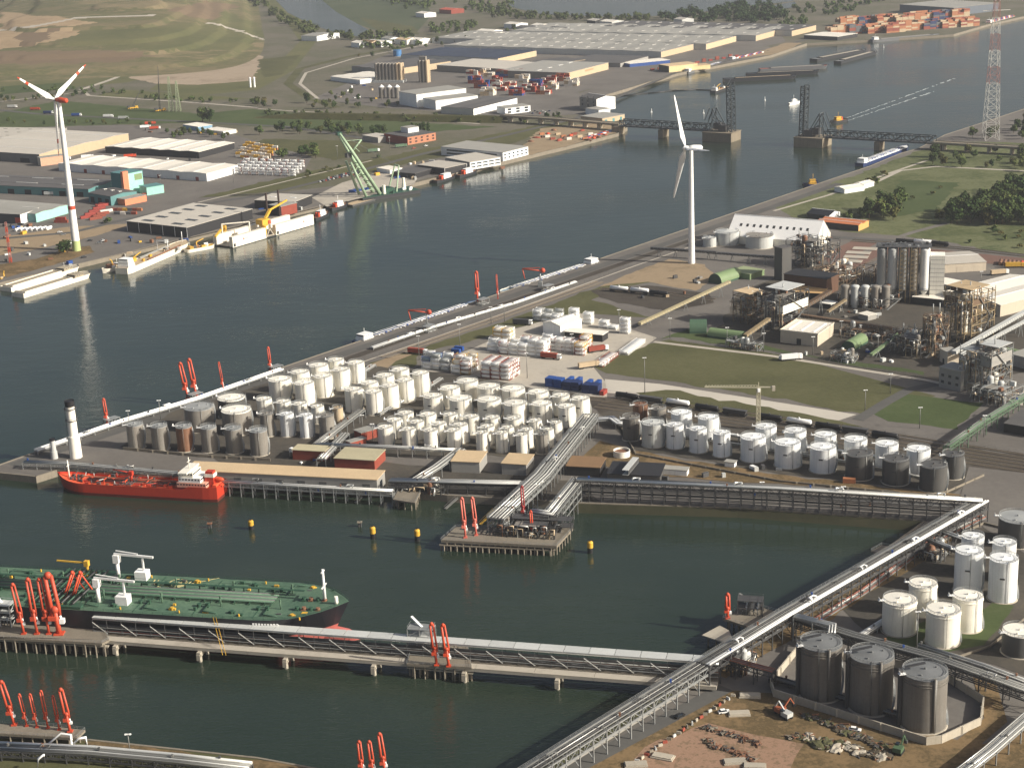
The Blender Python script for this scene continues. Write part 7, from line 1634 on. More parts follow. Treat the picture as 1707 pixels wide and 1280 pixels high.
# ================================================================ left bank buildings
YEL = mat('pale_lattice', (210, 204, 180), .6)
building('grey_warehouse', 'grey-roofed warehouse with dark dock doors at the left edge', (-70, 228), (56, 230), (92, 214), 9, GREYWL, LGREYRF, doors=[('f', 10, 6, 5, DARKW)], sky=(6, 3, 5, 1.5, GREYT))
building('grey_warehouse', 'big grey-roofed warehouse with tan side wall behind the left turbine', (-80, 249), (65, 258), (213, 223), 10, mat('slate_wall', (112, 112, 110), .7), LGREYRF, 'gable', 3, 1.2, 'x', side=TAN, doors=[('f', 3, 14, 5, DARKW)])
building('pink_gable', 'small pink and tan panelled gable store with faded lettering', (62, 262), (67, 264), (96, 255), 9, BEIGEW, GREYRF, side=mat('pink_panel', (206, 158, 130), .7, var=.18, scale=.6), cat='store')
building('white_warehouse', 'white-roofed open warehouse, upper one of the two white ones', (175, 245), (331, 254), (383, 238), 7, DARKW, WHITERF, 'gable', 5, .9, 'y')
building('white_warehouse', 'long white warehouse with five roof bays, lower one of the two white ones', (97, 273), (344, 290), (388, 275), 8, WHITE, WHITERF, 'gable', 6, 1.0, 'y', doors=[('f', 8, 4, 4, BRICK)])
building('teal_warehouse', 'dark-roofed teal warehouse at the left edge', (-80, 306), (147, 316), (196, 300), 8, TEAL, DARKRF, 'gable', 2, .9, 'x', doors=[('f', 8, 8, 5, DARKW)], sky=(3, 2, 26, 1.2, SKYL))
building('teal_annex', 'teal annex with bent roof beside the orange tower', (147, 322), (184, 328), (202, 315), 9, TEAL, DARKRF, 'gable', 1, 1.5, 'x', sky=(3, 1, 3, 3, SKYL), doors=[('f', 3, 6, 6, DARKW)])
t = building('teal_tower', 'teal office tower with orange stair slab', (184, 288), (206, 291), (232, 284), 21, mat('teal_wall_shaded', (64, 116, 118), .6), TEAL, side=mat('teal_wall_sunlit', (150, 206, 190), .6), cat='tower')  # one teal: shade painted into the front, sunlight into the side wall
D_ = frame3((184, 288), (206, 291), (232, 284), 21)[4]; L_ = frame3((184, 288), (206, 291), (232, 284), 21)[3]
part('stair_slab', MB().box(L_-1, -3, 0, L_+2.5, 3.5, 24), mat('coral_wall', (216, 130, 96), .7), t); part('sign_panel', MB().box(L_, D_*.55, 13, L_+.15, D_*.95, 19), GREENSH, t)
building('brick_wing', 'low coral brick wing at the foot of the teal tower', (190, 330), (208, 333), (222, 322), 6, _M['coral_wall'], GREYRF, cat='office')
building('teal_wing', 'sunlit teal low wing right of the orange stair slab', (232, 310), (244, 313), (251, 303), 8, _M['teal_wall_sunlit'], TEAL, cat='office')  # sunlight painted into the wing's teal
building('teal_warehouse', 'grey-roofed store with sunlit teal side wall left of the turbine', (-80, 346), (59, 357), (113, 342), 8, TEAL, GREYRF, 'gable', 2, .8, 'x', side=_M['teal_wall_sunlit'], sky=(2, 1, 20, 1.2, SKYL))  # side wall teal lightened to paint in the sun on it
t = building('charcoal_store', 'charcoal building with white end and red corner at the left edge', (-80, 352), (33, 358), (49, 351), 9, mat('charcoal_wall', (70, 72, 78), .6), GREYRF, side=WHITE)
part('red_panel', MB().box(frame3((-80, 352), (33, 358), (49, 351), 9)[3]-6, -.15, 0, frame3((-80, 352), (33, 358), (49, 351), 9)[3]-.2, -.02, 6), RED, t)
building('black_warehouse', 'black warehouse with pale roof and dark rooflights behind the floating dock', (211, 369), (311, 380), (433, 350), 9, DARKW, LGREYRF, sky=(2, 5, 12, 5, DSKY), ribs=5)
building('black_warehouse', 'smaller black warehouse with pale roof beyond the larger black one', (424, 334), (491, 337), (531, 326), 8, DARKW, LGREYRF, sky=(2, 1, 6, 2, WHITE_S))
building('red_store', 'small red-brown store behind the spud piles', (447, 342), (468, 345), (477, 336), 9, DARKW, GREYRF, side=BRICK, cat='store')
building('black_office', 'black flat office by the tugs with pale roof', (696, 275), (742, 281), (759, 271), 7, DARKW, LGREYRF, cat='office')
building('long_office', 'long low white office with dark window bands beyond the tugs', (735, 245), (838, 255), (863, 243), 9, WHITE, GREYRF, cat='office', wins=[('f', 2, 1, 70, 1.6, 2, 3.4), ('r', 2, 6, 3, 1.6, 2, 3.4)])
building('white_office', 'stepped white office with ribbon windows by the tugs', (742, 263), (783, 271), (816, 259), 8, GREYWL, LGREYRF, cat='office', side=WHITE, wins=[('r', 2, 5, 6, 1.3, 2, 3.2)])
building('yard_office', 'dark flat-roofed yard building between the crane and black office', (655, 287), (692, 290), (712, 278), 5, DARKW, DARKRF, cat='office')
building('white_hut', 'white hut on the quay behind the green crane', (628, 280), (650, 284), (657, 278), 4, WHITE, WHITERF, cat='hut')
building('brick_building', 'dark brick building with white block on top near the poplars', (640, 223), (679, 229), (706, 218), 9, BRICK, DARKRF, cat='building', side=mat('pale_brick', (176, 120, 92), .8), wins=[('r', 2, 5, 3, 1.6, 2, 3.4)])
building('white_block', 'small white block on the dark brick building', (668, 212), (680, 214), (684, 209), 15, WHITE, GREYRF, cat='block')
building('grey_shed', 'low grey shed left of the dark brick building', (604, 226), (630, 230), (640, 224), 6, GREYWL, LGREYRF, cat='shed')
building('works_house', 'blue and white works house among the trucks', (305, 208), (330, 212), (345, 207), 5, mat('pale_blue_wall', (120, 156, 180), .7), WHITERF, cat='house')
building('works_house', 'low white works house beside the big tree', (340, 216), (372, 220), (384, 215), 4, WHITE, WHITERF, cat='house')
# silo works
t = thing('silo_row', 'two rows of dark grey ribbed silos in the silo works', 'silo block', G(650, 138), math.radians(-18))
for iy in range(2):
    for ix in range(8): x, y = -20+ix*5.4, iy*7; part('silo', MB().cyl(x, y, 4, 27, 2.6, n=14, top=False).cyl(x, y, 0, 4, .8, 2.6, 12, top=False).dome(x, y, 27, 2.6, 1.2, 14), GREYT if ix < 6 else TAN, t)
part('plinth', MB().box(-24, -4, 0, 22, 11, 3.6), GREYW, t)
t = thing('tall_silos', 'tall grey silo cluster right of the two silo rows', 'silo block', G(707, 138), math.radians(-18))
for iy in range(2):
    for ix in range(3): x, y = -5.5+ix*5.4, iy*6; part('silo', MB().cyl(x, y, 0, 31, 2.6, n=14, top=False).dome(x, y, 31, 2.6, 1.2, 14), GREYT if ix < 2 else TAN, t)
part('lift_head', MB().box(-6, 0, 31, 4, 6, 37), GREYT, t)
for i in range(3):
    t = thing('hopper_silo', f'short grey hopper silo before the white works blocks, {ordinal(i)} from left', 'silo', G(637+i*13, 164), 0, 'hopper silos'); part('shell', MB().cyl(0, 0, 0, 15, 4, n=18, top=False), GREYT, t); part('cone_roof', MB().cyl(0, 0, 15, 18, 4, .8, 18), WHITE_S, t)
building('works_block', 'tall white works block with blank walls', (665, 153), (694, 158), (748, 143), 17, WHITE, GREYRF, 'flat', cat='works block')
building('works_block', 'lower white works block in front of the tall one', (705, 164), (726, 168), (772, 155), 12, WHITE, GREYRF, cat='works block')
building('works_block', 'low grey works block with dark roof beside the railway dyke', (735, 179), (789, 182), (846, 163), 8, GREYW, DARKRF, 'gable', 2, .8, 'y', side=WHITE, cat='works block')
building('glass_office', 'small white and glass office near the viaduct', (828, 178), (842, 181), (860, 171), 8, WHITE, GREYRF, cat='office', wins=[('r', 2, 3, 5, 2.2, 1.5, 3.4)])
building('white_store', 'low white store of parked trailers left of the silo rows', (551, 128), (600, 134), (628, 121), 6, WHITE, WHITERF, 'gable', 3, .8, 'x', cat='store')
building('tan_warehouse', 'grey-roofed warehouse with tan end wall behind the silos', (586, 111), (648, 117), (691, 97), 9, GREYWL, DARKRF, 'gable', 3, .8, 'y', side=TAN)
tank(662, 84, 14, 10, mat('bright_blue_tank', (70, 120, 170), .5), 'bright blue tank behind the silo works', None, .06, None, False, False)
building('navy_warehouse', 'dark navy-roofed warehouse with tan end behind the silo works', (668, 92), (830, 98), (873, 84), 9, GREYW, mat('navy_roof', (52, 60, 76), .6, var=.15, scale=.05), 'gable', 7, .7, 'y', side=TAN)
building('grey_hall', 'light grey-roofed hall above the container yard', (728, 109), (845, 116), (889, 104), 9, GREYT, LGREYRF)
t = building('tan_hall', 'grey-roofed hall with long tan side wall and faded red lettering', (833, 118), (946, 122), (1018, 105), 10, GREYT, GREYRF, sky=(1, 4, 4, 12, SKYL), side=TAN)
f_ = frame3((833, 118), (946, 122), (1018, 105), 10); part('faded_lettering', MB().box(f_[3], f_[4]*.42, 5.5, f_[3]+.1, f_[4]*.62, 8), mat('faded_red_sign', (214, 140, 108), .7), t)
building('grey_unit', 'small grey unit between the far halls', (883, 103), (922, 107), (938, 96), 7, GREYT, DARKRF, side=TAN)
building('low_hall', 'low dark-roofed hall beside the railway sidings', (940, 103), (1034, 106), (1072, 94), 6, GREYWL, DARKRF, cat='hall')
building('blue_canopy', 'blue and white canopy at the end of the sidings', (1033, 104), (1050, 107), (1078, 94), 5, BLUE, WHITERF, cat='canopy')
for i, (A_, B_, C_, n) in enumerate((((740, 76), (1102, 87), (1157, 74), 9), ((720, 64), (1177, 74), (1200, 60), 12), ((850, 52), (1260, 60), (1286, 45), 10), ((1000, 44), (1320, 52), (1345, 42), 8))):
    building('distribution_hall', f'vast grey distribution hall with rows of skylights, {ordinal(i)} from the front', A_, B_, C_, 9, GREYW, GREYRF if i != 3 else DARKRF, 'gable', n, .8, 'y', sky=(n*2, 2, 1.6, 14, mat('dull_skylight', (190, 188, 180), .4)), side=TAN, group='distribution halls')
building('yellow_box', 'tan box warehouse beside the far quay', (1098, 108), (1115, 111), (1138, 102), 9, DARKW, TANROOF, side=mat('bright_tan', (222, 200, 150), .7))
building('tan_box', 'smaller tan box next to the tan box warehouse on the far quay', (1140, 109), (1148, 111), (1163, 103), 6, TAN, TANROOF, side=_M['bright_tan'])
building('substation', 'grey castle-like house with white panels near the inlet', (966, 162), (994, 166), (1001, 158), 15, GREYT, DARKRF, 'gable', 1, 3, 'x', cat='house', side=WHITE, wins=[('f', 3, 3, 3, 3, 5, 5)])
building('graffiti_block', 'low white block with dark scrawls before the castle-like house', (976, 181), (998, 184), (1002, 179), 7, WHITE, GREYRF, cat='block')
building('teal_shed', 'low tan and teal shed at the left bridge end', (968, 194), (1004, 198), (1032, 190), 6, TAN, GREYRF, doors=[('r', 3, 4, 4, TEAL)], cat='shed')
building('far_shed', 'long black shed with white roof on the far right quay', (1340, 59), (1396, 62), (1404, 55), 6, DARKW, WHITERF, cat='shed')
building('terminal_hall', 'big dark terminal hall behind the far container stacks', (1500, 8), (1590, 14), (1640, 4), 14, mat('blue_grey_wall', (92, 100, 110), .6), GREYRF, cat='hall')
building('farm_house', 'white house beside the canal at the foot of the hill', (502, 60), (528, 61), (532, 54), 9, WHITE, GREYRF, 'gable', 1, 2, 'x', cat='house')
for i, (x, y, m, rf) in enumerate(((592, 71, WHITE, WHITERF), (608, 70, TAN, BROWNRF), (622, 70, WHITE, WHITERF), (642, 64, WHITE, GREYRF), (668, 66, CREAM, TANROOF), (686, 66, WHITE, WHITERF), (700, 22, WHITE, WHITERF), (742, 16, BRICK, mat('red_tile_roof', (178, 84, 62), .7)), (806, 52, WHITE, WHITERF), (820, 56, CREAM, WHITERF), (850, 40, WHITE, WHITERF), (872, 46, GREYW, DARKRF), (892, 42, CREAM, WHITERF), (905, 50, WHITE, GREYRF), (925, 48, GREYW, DARKRF), (1130, 32, GREYW, LGREYRF), (172, 14, TAN, BROWNRF), (192, 12, CREAM, _M['red_tile_roof']), (215, 10, TAN, BROWNRF), (237, 9, CREAM, BROWNRF), (60, 14, GREYW, WHITERF), (985, 34, DARKW, LGREYRF), (1010, 36, GREYW, WHITERF))):
    w_ = 14+6*(i % 3)
    MN = {WHITE: 'white', TAN: 'tan', CREAM: 'cream', BRICK: 'brick-red', GREYW: 'grey', DARKW: 'dark'}[m]
    building('far_house', f'small distant {MN} house, {ordinal(i % 12)} listed {"beside the canal trees" if x < 700 else "among the lake trees" if i < 16 else "on the far skyline"}' if False else f'small distant {MN} house {["at the left of the canal-side row", "second in the canal-side row", "third in the canal-side row", "fourth in the canal-side row", "fifth in the canal-side row", "at the right of the canal-side row", "alone in the far fields", "with red tiles in the far fields", "left of the lake road pair", "right of the lake road pair", "left of the lakeside six", "second of the lakeside six", "third of the lakeside six", "fourth of the lakeside six", "fifth of the lakeside six", "above the distribution halls", "leftmost behind the hill", "second behind the hill", "third behind the hill", "rightmost behind the hill", "at the top left corner", "left of the pair before the lake", "right of the pair before the lake"][i]}', (x-w_/2, y), (x+w_/2, y+1.5), (x+w_/2+4, y-2), 8, m, rf, 'gable', 1, 2.5, 'x', cat='house', group='distant houses')
# containers left bank and far terminal
gl = 'left bank containers'
def cgroup(lst, label, long=False):
    for x, y, rz, c, l in lst:
        for k in range(l): container(x, y, math.radians(rz), c, label.replace('*', c), gl, long, k)
rnd = random.Random(5)
cgroup([(160+i*3.2, 346-i*1.2, 35, 'red', 1) for i in range(0, 8, 2)]+[(135+i*7, 366-i*5, 35, 'red', 1) for i in range(5)]+[(150+i*6, 368-i*4, 35, 'white' if i == 3 else 'rust', 1) for i in range(4)], 'small * container lying in the yard right of the left turbine', True)
cgroup([(186+i*8, 352, -15, ['rust', 'orange', 'yellow', 'grey'][i % 4], 1) for i in range(6)]+[(190+i*9, 358, -15, ['grey', 'white', 'grey', 'rust'][i % 4], 1) for i in range(4)], 'small * container in the pair of rows before the black warehouse')
cgroup([(220+i*9, 332-i*2.4, 35, 'rust', 1) for i in range(6)], 'rusty * container in the line beside the bare yard')
cgroup([(90+i*3, 372, -10, ['rust', 'red'][i % 2], 1+i % 2) for i in range(5)], 'rusty * container below the grey-roofed teal store')
cgroup([(310+i*3, 292-i*.5, -12, 'red', 2) for i in range(4)], 'red * container by the lower white warehouse')
for j in range(5):
    for i in range(7): container(393+i*7.5+j*4, 262-j*4.5+i*1.2, math.radians(-14), rnd.choice(['white', 'tan', 'yellow', 'orange', 'white']), 'pale or orange container in the stacks right of the white warehouses', gl, False, 0); container(393+i*7.5+j*4, 262-j*4.5+i*1.2, math.radians(-14), rnd.choice(['white', 'tan', 'yellow', 'white']), 'pale or orange container in the stacks right of the white warehouses', gl, False, 1)
LTK = []
for j in range(4):
    for i in range(8): 
        for k in range(3): LTK.append((G(392+i*13+j*5, 291-j*5+i*.5)+Vector((0, 0, .05+k*2.62)), math.radians(-14), rnd.choice((0, 1, 4))))
FARC = []
yard = [(800, 160), (848, 160), (870, 154), (893, 158), (905, 150), (790, 148), (812, 140), (835, 150), (858, 138), (880, 146), (902, 140), (925, 136), (940, 144), (780, 140), (820, 152), (776, 130), (800, 128), (826, 130), (850, 128)]
for n_, (x, y) in enumerate(yard):
    cs = [['white', 'white', 'tan'], ['red', 'rust', 'blue'], ['rust', 'red', 'white'], ['white', 'orange', 'red']][n_ % 4]
    container_stack(x, y, math.radians(-20), 3, 5, 4, cs, f'{ordinal(n_)} crowded yard stack' if n_ < 5 else '', 'containers of the crowded yard', False, seed=40+n_, minl=2, far=FARC if n_ >= 5 else None)
for n_ in range(15):
    x, y = 1385+(n_ % 8)*31+(n_//8)*16, [60, 58, 57, 56, 52, 50, 48, 46][n_ % 8]-(n_//8)*16
    cs = [['orange', 'tan', 'orange'], ['rust', 'orange', 'tan'], ['tan', 'orange', 'rust'], ['navy', 'grey', 'rust']][(n_*3) % 4]
    container_stack(x, y, math.radians(20), 3, 7, 6, cs, '', 'containers of the far terminal', True, seed=80+n_, minl=4, far=FARC)
cgroup([(1085+i*12, 118-i*1.8, 20, ['red', 'rust', 'white'][i % 3], 1) for i in range(7)]+[(1160+i*11, 106-i*1.8, 20, ['red', 'rust'][i % 2], 1+i % 2) for i in range(7)], '* container lying on the far quay')
cgroup([(900+i*9, 226+(i % 3)*4, 25, ['orange', 'white', 'rust', 'tan'][i % 4], 1) for i in range(11)], 'small * box on the sandy quay before the viaduct')
cgroup([(582+i*8, 322-i*1.5, 18, 'blue', 1) for i in range(4)], 'blue container on the quay left of the green crane')
# timber and pipe bundles on the sandy quay
for i in range(14):
    x, y = 885+i*9.5, 236-(i % 5)*4+rnd.uniform(-2, 2)
    solo('scrap_heap', MB().blob((0, 0, .4), rnd.uniform(3, 6), rnd.uniform(2, 3), rnd.uniform(1.2, 2.4), 7, 4), [RUSTT, BRICK, LOG, ORANGE][i % 4], 'rusty scrap heap on the sandy quay before the viaduct', 'scrap heap', G(x, y), rnd.uniform(0, 3), 'scrap heaps')

# far stacks that read as one mass
cl_ = sorted({c for _, _, c, _, _ in FARC}); q = MB()
for p, rz, c, l, lg in FARC:
    q.mi = cl_.index(c); L = 12.2 if lg else 6.06; ca, sa = math.cos(rz), math.sin(rz); cx, cy = L/2, 1.22
    q.cbox((p.x+cx*ca-cy*sa, p.y+cx*sa+cy*ca, l*2.65+.05), L, 2.44, 2.58, rz)
o = link('far_container_stacks', q.mesh('far_container_stacks', [CC[c] for c in cl_])); o['kind'] = 'stuff'
q = MB()
for p, rz, k in LTK:
    ca, sa = math.cos(rz), math.sin(rz); R2 = lambda x, y, z: (p.x+x*ca-y*sa, p.y+x*sa+y*ca, p.z+z)
    q.mi = 0; q.tube([R2(.15, 1.22, 1.32), R2(.5, 1.22, 1.32), R2(5.5, 1.22, 1.32), R2(5.9, 1.22, 1.32)], [.75, 1.13, 1.13, .75], 10); q.mi = 1 if k == 1 else 0
    for x in (0, 6.06):
        for y in (0, 2.44): q.beam(R2(x, y, 0), R2(x, y, 2.6), .18)
        q.beam(R2(x, 0, 2.6), R2(x, 2.44, 2.6), .18)
o = link('left_bank_tank_stacks', q.mesh('left_bank_tank_stacks', [WHITE_S, BRICK])); o['kind'] = 'stuff'
# ================================================================ trees
def leaf_mat(key, c):
    return ground_mat(key, c, .35, 2.0, .9, rand=.28)
LEAF = [leaf_mat('leaves_dark', [(42, 54, 30), (60, 74, 40), (80, 92, 52)]), leaf_mat('leaves_mid', [(56, 68, 36), (76, 90, 48), (98, 110, 64)]), leaf_mat('leaves_olive', [(64, 66, 34), (84, 84, 46), (100, 98, 60)])]
BARK = mat('bark', (84, 68, 52), .9, var=.2)
def crown_into(q, c, rx, rz, n, rnd, size):
    blobs = [(Vector((rnd.uniform(-.55, .55)*rx, rnd.uniform(-.55, .55)*rx, rnd.uniform(-.5, .6)*rz)), rnd.uniform(.38, .62)) for _ in range(9)]+[(Vector((0, 0, 0)), .75)]
    for _ in range(n):
        bc, br = rnd.choice(blobs); d = Vector((rnd.gauss(0, 1), rnd.gauss(0, 1), rnd.gauss(0, 1))).normalized()*(rnd.random()**.35)
        p = Vector(c)+bc+Vector((d.x*rx*br, d.y*rx*br, d.z*rz*br))
        nn = (d+Vector((rnd.uniform(-.7, .7), rnd.uniform(-.7, .7), rnd.uniform(-.2, .9)))).normalized()
        a = nn.orthogonal().normalized(); a.rotate(Matrix.Rotation(rnd.uniform(0, PI), 3, nn)); b_ = nn.cross(a); s = size*rnd.uniform(.6, 1.3)
        q.poly([p-a*s-b_*s*.6, p+a*s*.7-b_*s*.8, p+a*s+b_*s*.6, p-a*s*.6+b_*s*.9])
def tree_meshes(seed, h, rx, m, n=420, size=.75, slim=False):
    rnd = random.Random(seed); tr = MB(); th = h*(.28 if not slim else .12)
    tr.tube([(0, 0, -.3), (rnd.uniform(-.2, .2), 0, th), (rnd.uniform(-.4, .4), rnd.uniform(-.4, .4), h*.6)], [h*.026, h*.02, h*.008], 7)
    for k in range(4):
        a = rnd.uniform(0, 2*PI); tr.tube([(0, 0, th*(.8+.2*k)), (math.cos(a)*rx*.5, math.sin(a)*rx*.5, h*(.5+.08*k))], [h*.011, h*.004], 5)
    q = MB(); crown_into(q, (0, 0, h*(.6 if not slim else .54)), rx, h*(.42 if not slim else .48), n, rnd, size)
    return tr.mesh('trunk', BARK), q.mesh('crown', m)
TREES = [tree_meshes(1, 14, 5.2, LEAF[0]), tree_meshes(2, 12, 5.5, LEAF[1]), tree_meshes(3, 16, 6.0, LEAF[0], 520), tree_meshes(4, 11, 4.6, LEAF[2]), tree_meshes(5, 13, 5.6, LEAF[1], 460)]
POPLAR = tree_meshes(6, 18, 2.6, LEAF[0], 300, .7, True); BUSH = [tree_meshes(7, 4.5, 3.4, LEAF[1], 160, .55), tree_meshes(8, 3.5, 2.8, LEAF[2], 130, .5)]
rt = random.Random(11)
def tree(px, py, kind, s, label, group, name='tree'):
    tm, cm = kind; t = thing(name, label, 'tree' if name != 'bush' else 'bush', G(px, py), rt.uniform(0, 6.28), group); t.scale = (s*rt.uniform(.9, 1.12), s*rt.uniform(.9, 1.12), s)
    link('trunk', tm, t); link('crown', cm, t)
def inside(p, poly):
    r = False; j = len(poly)-1
    for i in range(len(poly)):
        if (poly[i][1] > p[1]) != (poly[j][1] > p[1]) and p[0] < (poly[j][0]-poly[i][0])*(p[1]-poly[i][1])/(poly[j][1]-poly[i][1])+poly[i][0]: r = not r
        j = i
    return r
def scatter(poly, n, label, group, s=(.8, 1.2), kinds=TREES, name='tree'):
    xs = [p[0] for p in poly]; ys = [p[1] for p in poly]; k = 0; tries = 0
    pts = []
    while k < n and tries < n*40:
        tries += 1; p = (rt.uniform(min(xs), max(xs)), rt.uniform(min(ys), max(ys)))
        if inside(p, poly) and all((p[0]-q[0])**2+((p[1]-q[1])*3)**2 > 40 for q in pts[-60:]):
            pts.append(p); tree(p[0], p[1], rt.choice(kinds), rt.uniform(*s), label, group, name); k += 1
scatter([(1552, 372), (1600, 352), (1660, 345), (1760, 335), (1760, 376), (1600, 380)], 62, 'tall broadleaf tree in the wood on the right bank', 'trees of the right bank wood', (1.0, 1.35))
scatter([(1620, 345), (1690, 318), (1760, 310), (1760, 340), (1650, 350)], 36, 'tall broadleaf tree at the back of the wood on the right bank', 'trees of the right bank wood', (1.0, 1.4))
scatter([(1438, 362), (1470, 345), (1505, 340), (1502, 366), (1460, 372)], 16, 'broadleaf tree in the round clump beyond the orange shed', 'trees of the round clump', (.9, 1.25))
scatter([(1398, 366), (1440, 358), (1440, 370), (1405, 374)], 5, 'low bushy tree left of the round clump', 'bushes near the orange shed', (.45, .7))
scatter([(1545, 262), (1600, 250), (1760, 255), (1760, 290), (1620, 284), (1550, 280)], 26, 'bushy tree below the right viaduct', 'trees below the viaduct', (.55, .9))
scatter([(1590, 232), (1640, 215), (1760, 190), (1760, 236), (1650, 236)], 22, 'bushy tree behind the right viaduct', 'trees behind the viaduct', (.6, .95))
scatter([(1440, 305), (1480, 285), (1490, 296), (1450, 312)], 7, 'small shrub on the canal bank by the white houses', 'canal bank shrubs', (.8, 1.3), BUSH, 'bush')
scatter([(1490, 335), (1540, 318), (1600, 310), (1560, 330)], 3, 'lone shrub in the meadow clearing', 'meadow shrubs', (.7, 1.2), BUSH, 'bush')
scatter([(1560, 385), (1650, 378), (1760, 385), (1760, 420), (1620, 410)], 12, 'low shrub in the dry meadow', 'dry meadow shrubs', (.6, 1.1), BUSH, 'bush')
for i in range(5): tree(688+i*6.5, 226+(i % 2)*2, POPLAR, rt.uniform(.85, 1.1), f'dark slim poplar beside the brick building, {ordinal(i)} from left', 'poplars')
tree(338, 204, TREES[2], 1.25, 'large dark tree beside the green field, left of the pair', 'field trees'); tree(350, 204, TREES[0], 1.3, 'large dark tree beside the green field, right of the pair', 'field trees')
scatter([(415, 218), (520, 212), (640, 222), (640, 232), (540, 224), (430, 226)], 26, 'round bushy tree in the line below the green field', 'hedge trees', (.55, .95))
scatter([(495, 262), (525, 252), (540, 262), (510, 272)], 6, 'dark tree in the clump beside the stacked tank containers', 'clump trees', (.7, 1.0))
scatter([(445, 265), (480, 258), (490, 268), (450, 272)], 4, 'tree behind the tank container stacks', 'clump trees', (.6, .8))
scatter([(270, 222), (340, 222), (390, 228), (380, 234), (280, 232)], 12, 'dark shrub tree around the works houses', 'works trees', (.45, .7))
scatter([(420, 172), (520, 172), (560, 182), (430, 182)], 10, 'bushy tree beyond the railway dyke', 'dyke trees', (.6, .9))
tree(104, 424, TREES[0], .8, 'dark bushy tree at the foot of the left turbine', None); tree(113, 422, TREES[2], .75, 'second dark bushy tree hugging the left turbine foot', None); tree(180, 372, BUSH[0], 1.3, 'small dark bush before the black warehouse', None, 'bush')
scatter([(0, 163), (130, 158), (130, 166), (0, 172)], 14, 'roadside shrub along the foot of the hill', 'hill foot shrubs', (.35, .6))
container(1405, 806, math.radians(-12), 'orange', 'small orange box container by the bund road', None)
scatter([(0, 200), (60, 204), (200, 203), (270, 208), (260, 213), (100, 210), (0, 209)], 18, 'shrub tree between the motorway and the grey warehouses', 'motorway hedge', (.35, .55))
scatter([(520, 168), (560, 150), (640, 172), (700, 184), (640, 186), (560, 180)], 14, 'bushy tree between the silo works and the dyke', 'silo works trees', (.4, .7))
scatter([(590, 95), (680, 78), (780, 62), (860, 50), (860, 56), (700, 84), (600, 102)], 26, 'roadside tree along the curved road behind the halls', 'curved road trees', (.5, .8))
scatter([(480, 296), (560, 276), (640, 256), (640, 262), (500, 300)], 8, 'small shrub on the verge of the left bank road', 'road verge shrubs', (.6, 1.0), BUSH, 'bush')
scatter([(860, 205), (960, 190), (970, 196), (880, 212)], 9, 'bushy tree beside the left viaduct', 'left viaduct trees', (.4, .65))
def wood(name, label, polys, n, h=(9, 14), seed=3, mats=LEAF[0], leaves=70, size=1.5):
    """A far wood that reads as one mass."""
    rnd = random.Random(seed); q = MB()
    for poly, m in zip(polys, n):
        xs = [p[0] for p in poly]; ys = [p[1] for p in poly]; k = 0; tr_ = 0
        while k < m and tr_ < m*60:
            tr_ += 1; p = (rnd.uniform(min(xs), max(xs)), rnd.uniform(min(ys), max(ys)))
            if inside(p, poly):
                k += 1; c = G(*p); hh = rnd.uniform(*h); crown_into(q, (c.x, c.y, hh*.5), hh*.48, hh*.5, leaves, rnd, size)
    o = struct(name, q, mats, 'stuff'); return o
wood('hill_road_hedge', '', [[(0, 150), (160, 148), (330, 164), (430, 170), (430, 177), (300, 172), (150, 158), (0, 160)]], [46], (4, 9), 13, LEAF[1], 60, .9)
wood('dyke_scrub', '', [[(440, 186), (600, 192), (830, 200), (830, 206), (640, 203), (440, 194)]], [70], (3, 8), 14, LEAF[0], 50, .9)
wood('lakeside_wood', '', [[(1085, 34), (1120, 24), (1180, 22), (1240, 10), (1300, 12), (1310, 34), (1240, 42), (1150, 38)]], [120], (12, 20), 3, LEAF[0], 90, 1.7)
wood('lakeside_trees', '', [[(820, 22), (900, 26), (1000, 30), (1085, 30), (1085, 36), (1000, 36), (880, 33), (820, 30)]], [90], (8, 13), 4, LEAF[0], 70, 1.5)
wood('canal_trees', '', [[(418, -8), (440, 4), (480, 30), (530, 52), (560, 60), (690, 60), (690, 68), (560, 68), (510, 58), (460, 34), (410, 2)]], [110], (9, 15), 5, LEAF[0], 70, 1.6)
wood('field_trees', '', [[(640, 0), (720, 2), (730, 14), (660, 16)], [(700, 40), (790, 36), (800, 52), (720, 60)], [(750, 4), (860, 8), (860, 26), (770, 22)], [(610, 60), (700, 76), (690, 84), (600, 84)]], [40, 34, 50, 22], (7, 14), 6, LEAF[1], 70, 1.6)
wood('far_wood', '', [[(-40, -18), (330, -22), (330, 2), (150, 8), (100, 20), (-40, 30)], [(500, -30), (900, -40), (860, -8), (700, -6), (520, -8)], [(1300, -40), (1760, -70), (1760, -10), (1320, 0)]], [130, 120, 150], (9, 16), 7, LEAF[0], 60, 2.2)
wood('far_right_trees', '', [[(1320, 12), (1420, 4), (1500, -6), (1420, 20), (1330, 34)], [(1290, 40), (1340, 30), (1345, 44), (1300, 52)]], [60, 20], (7, 12), 8, LEAF[1], 60, 1.5)
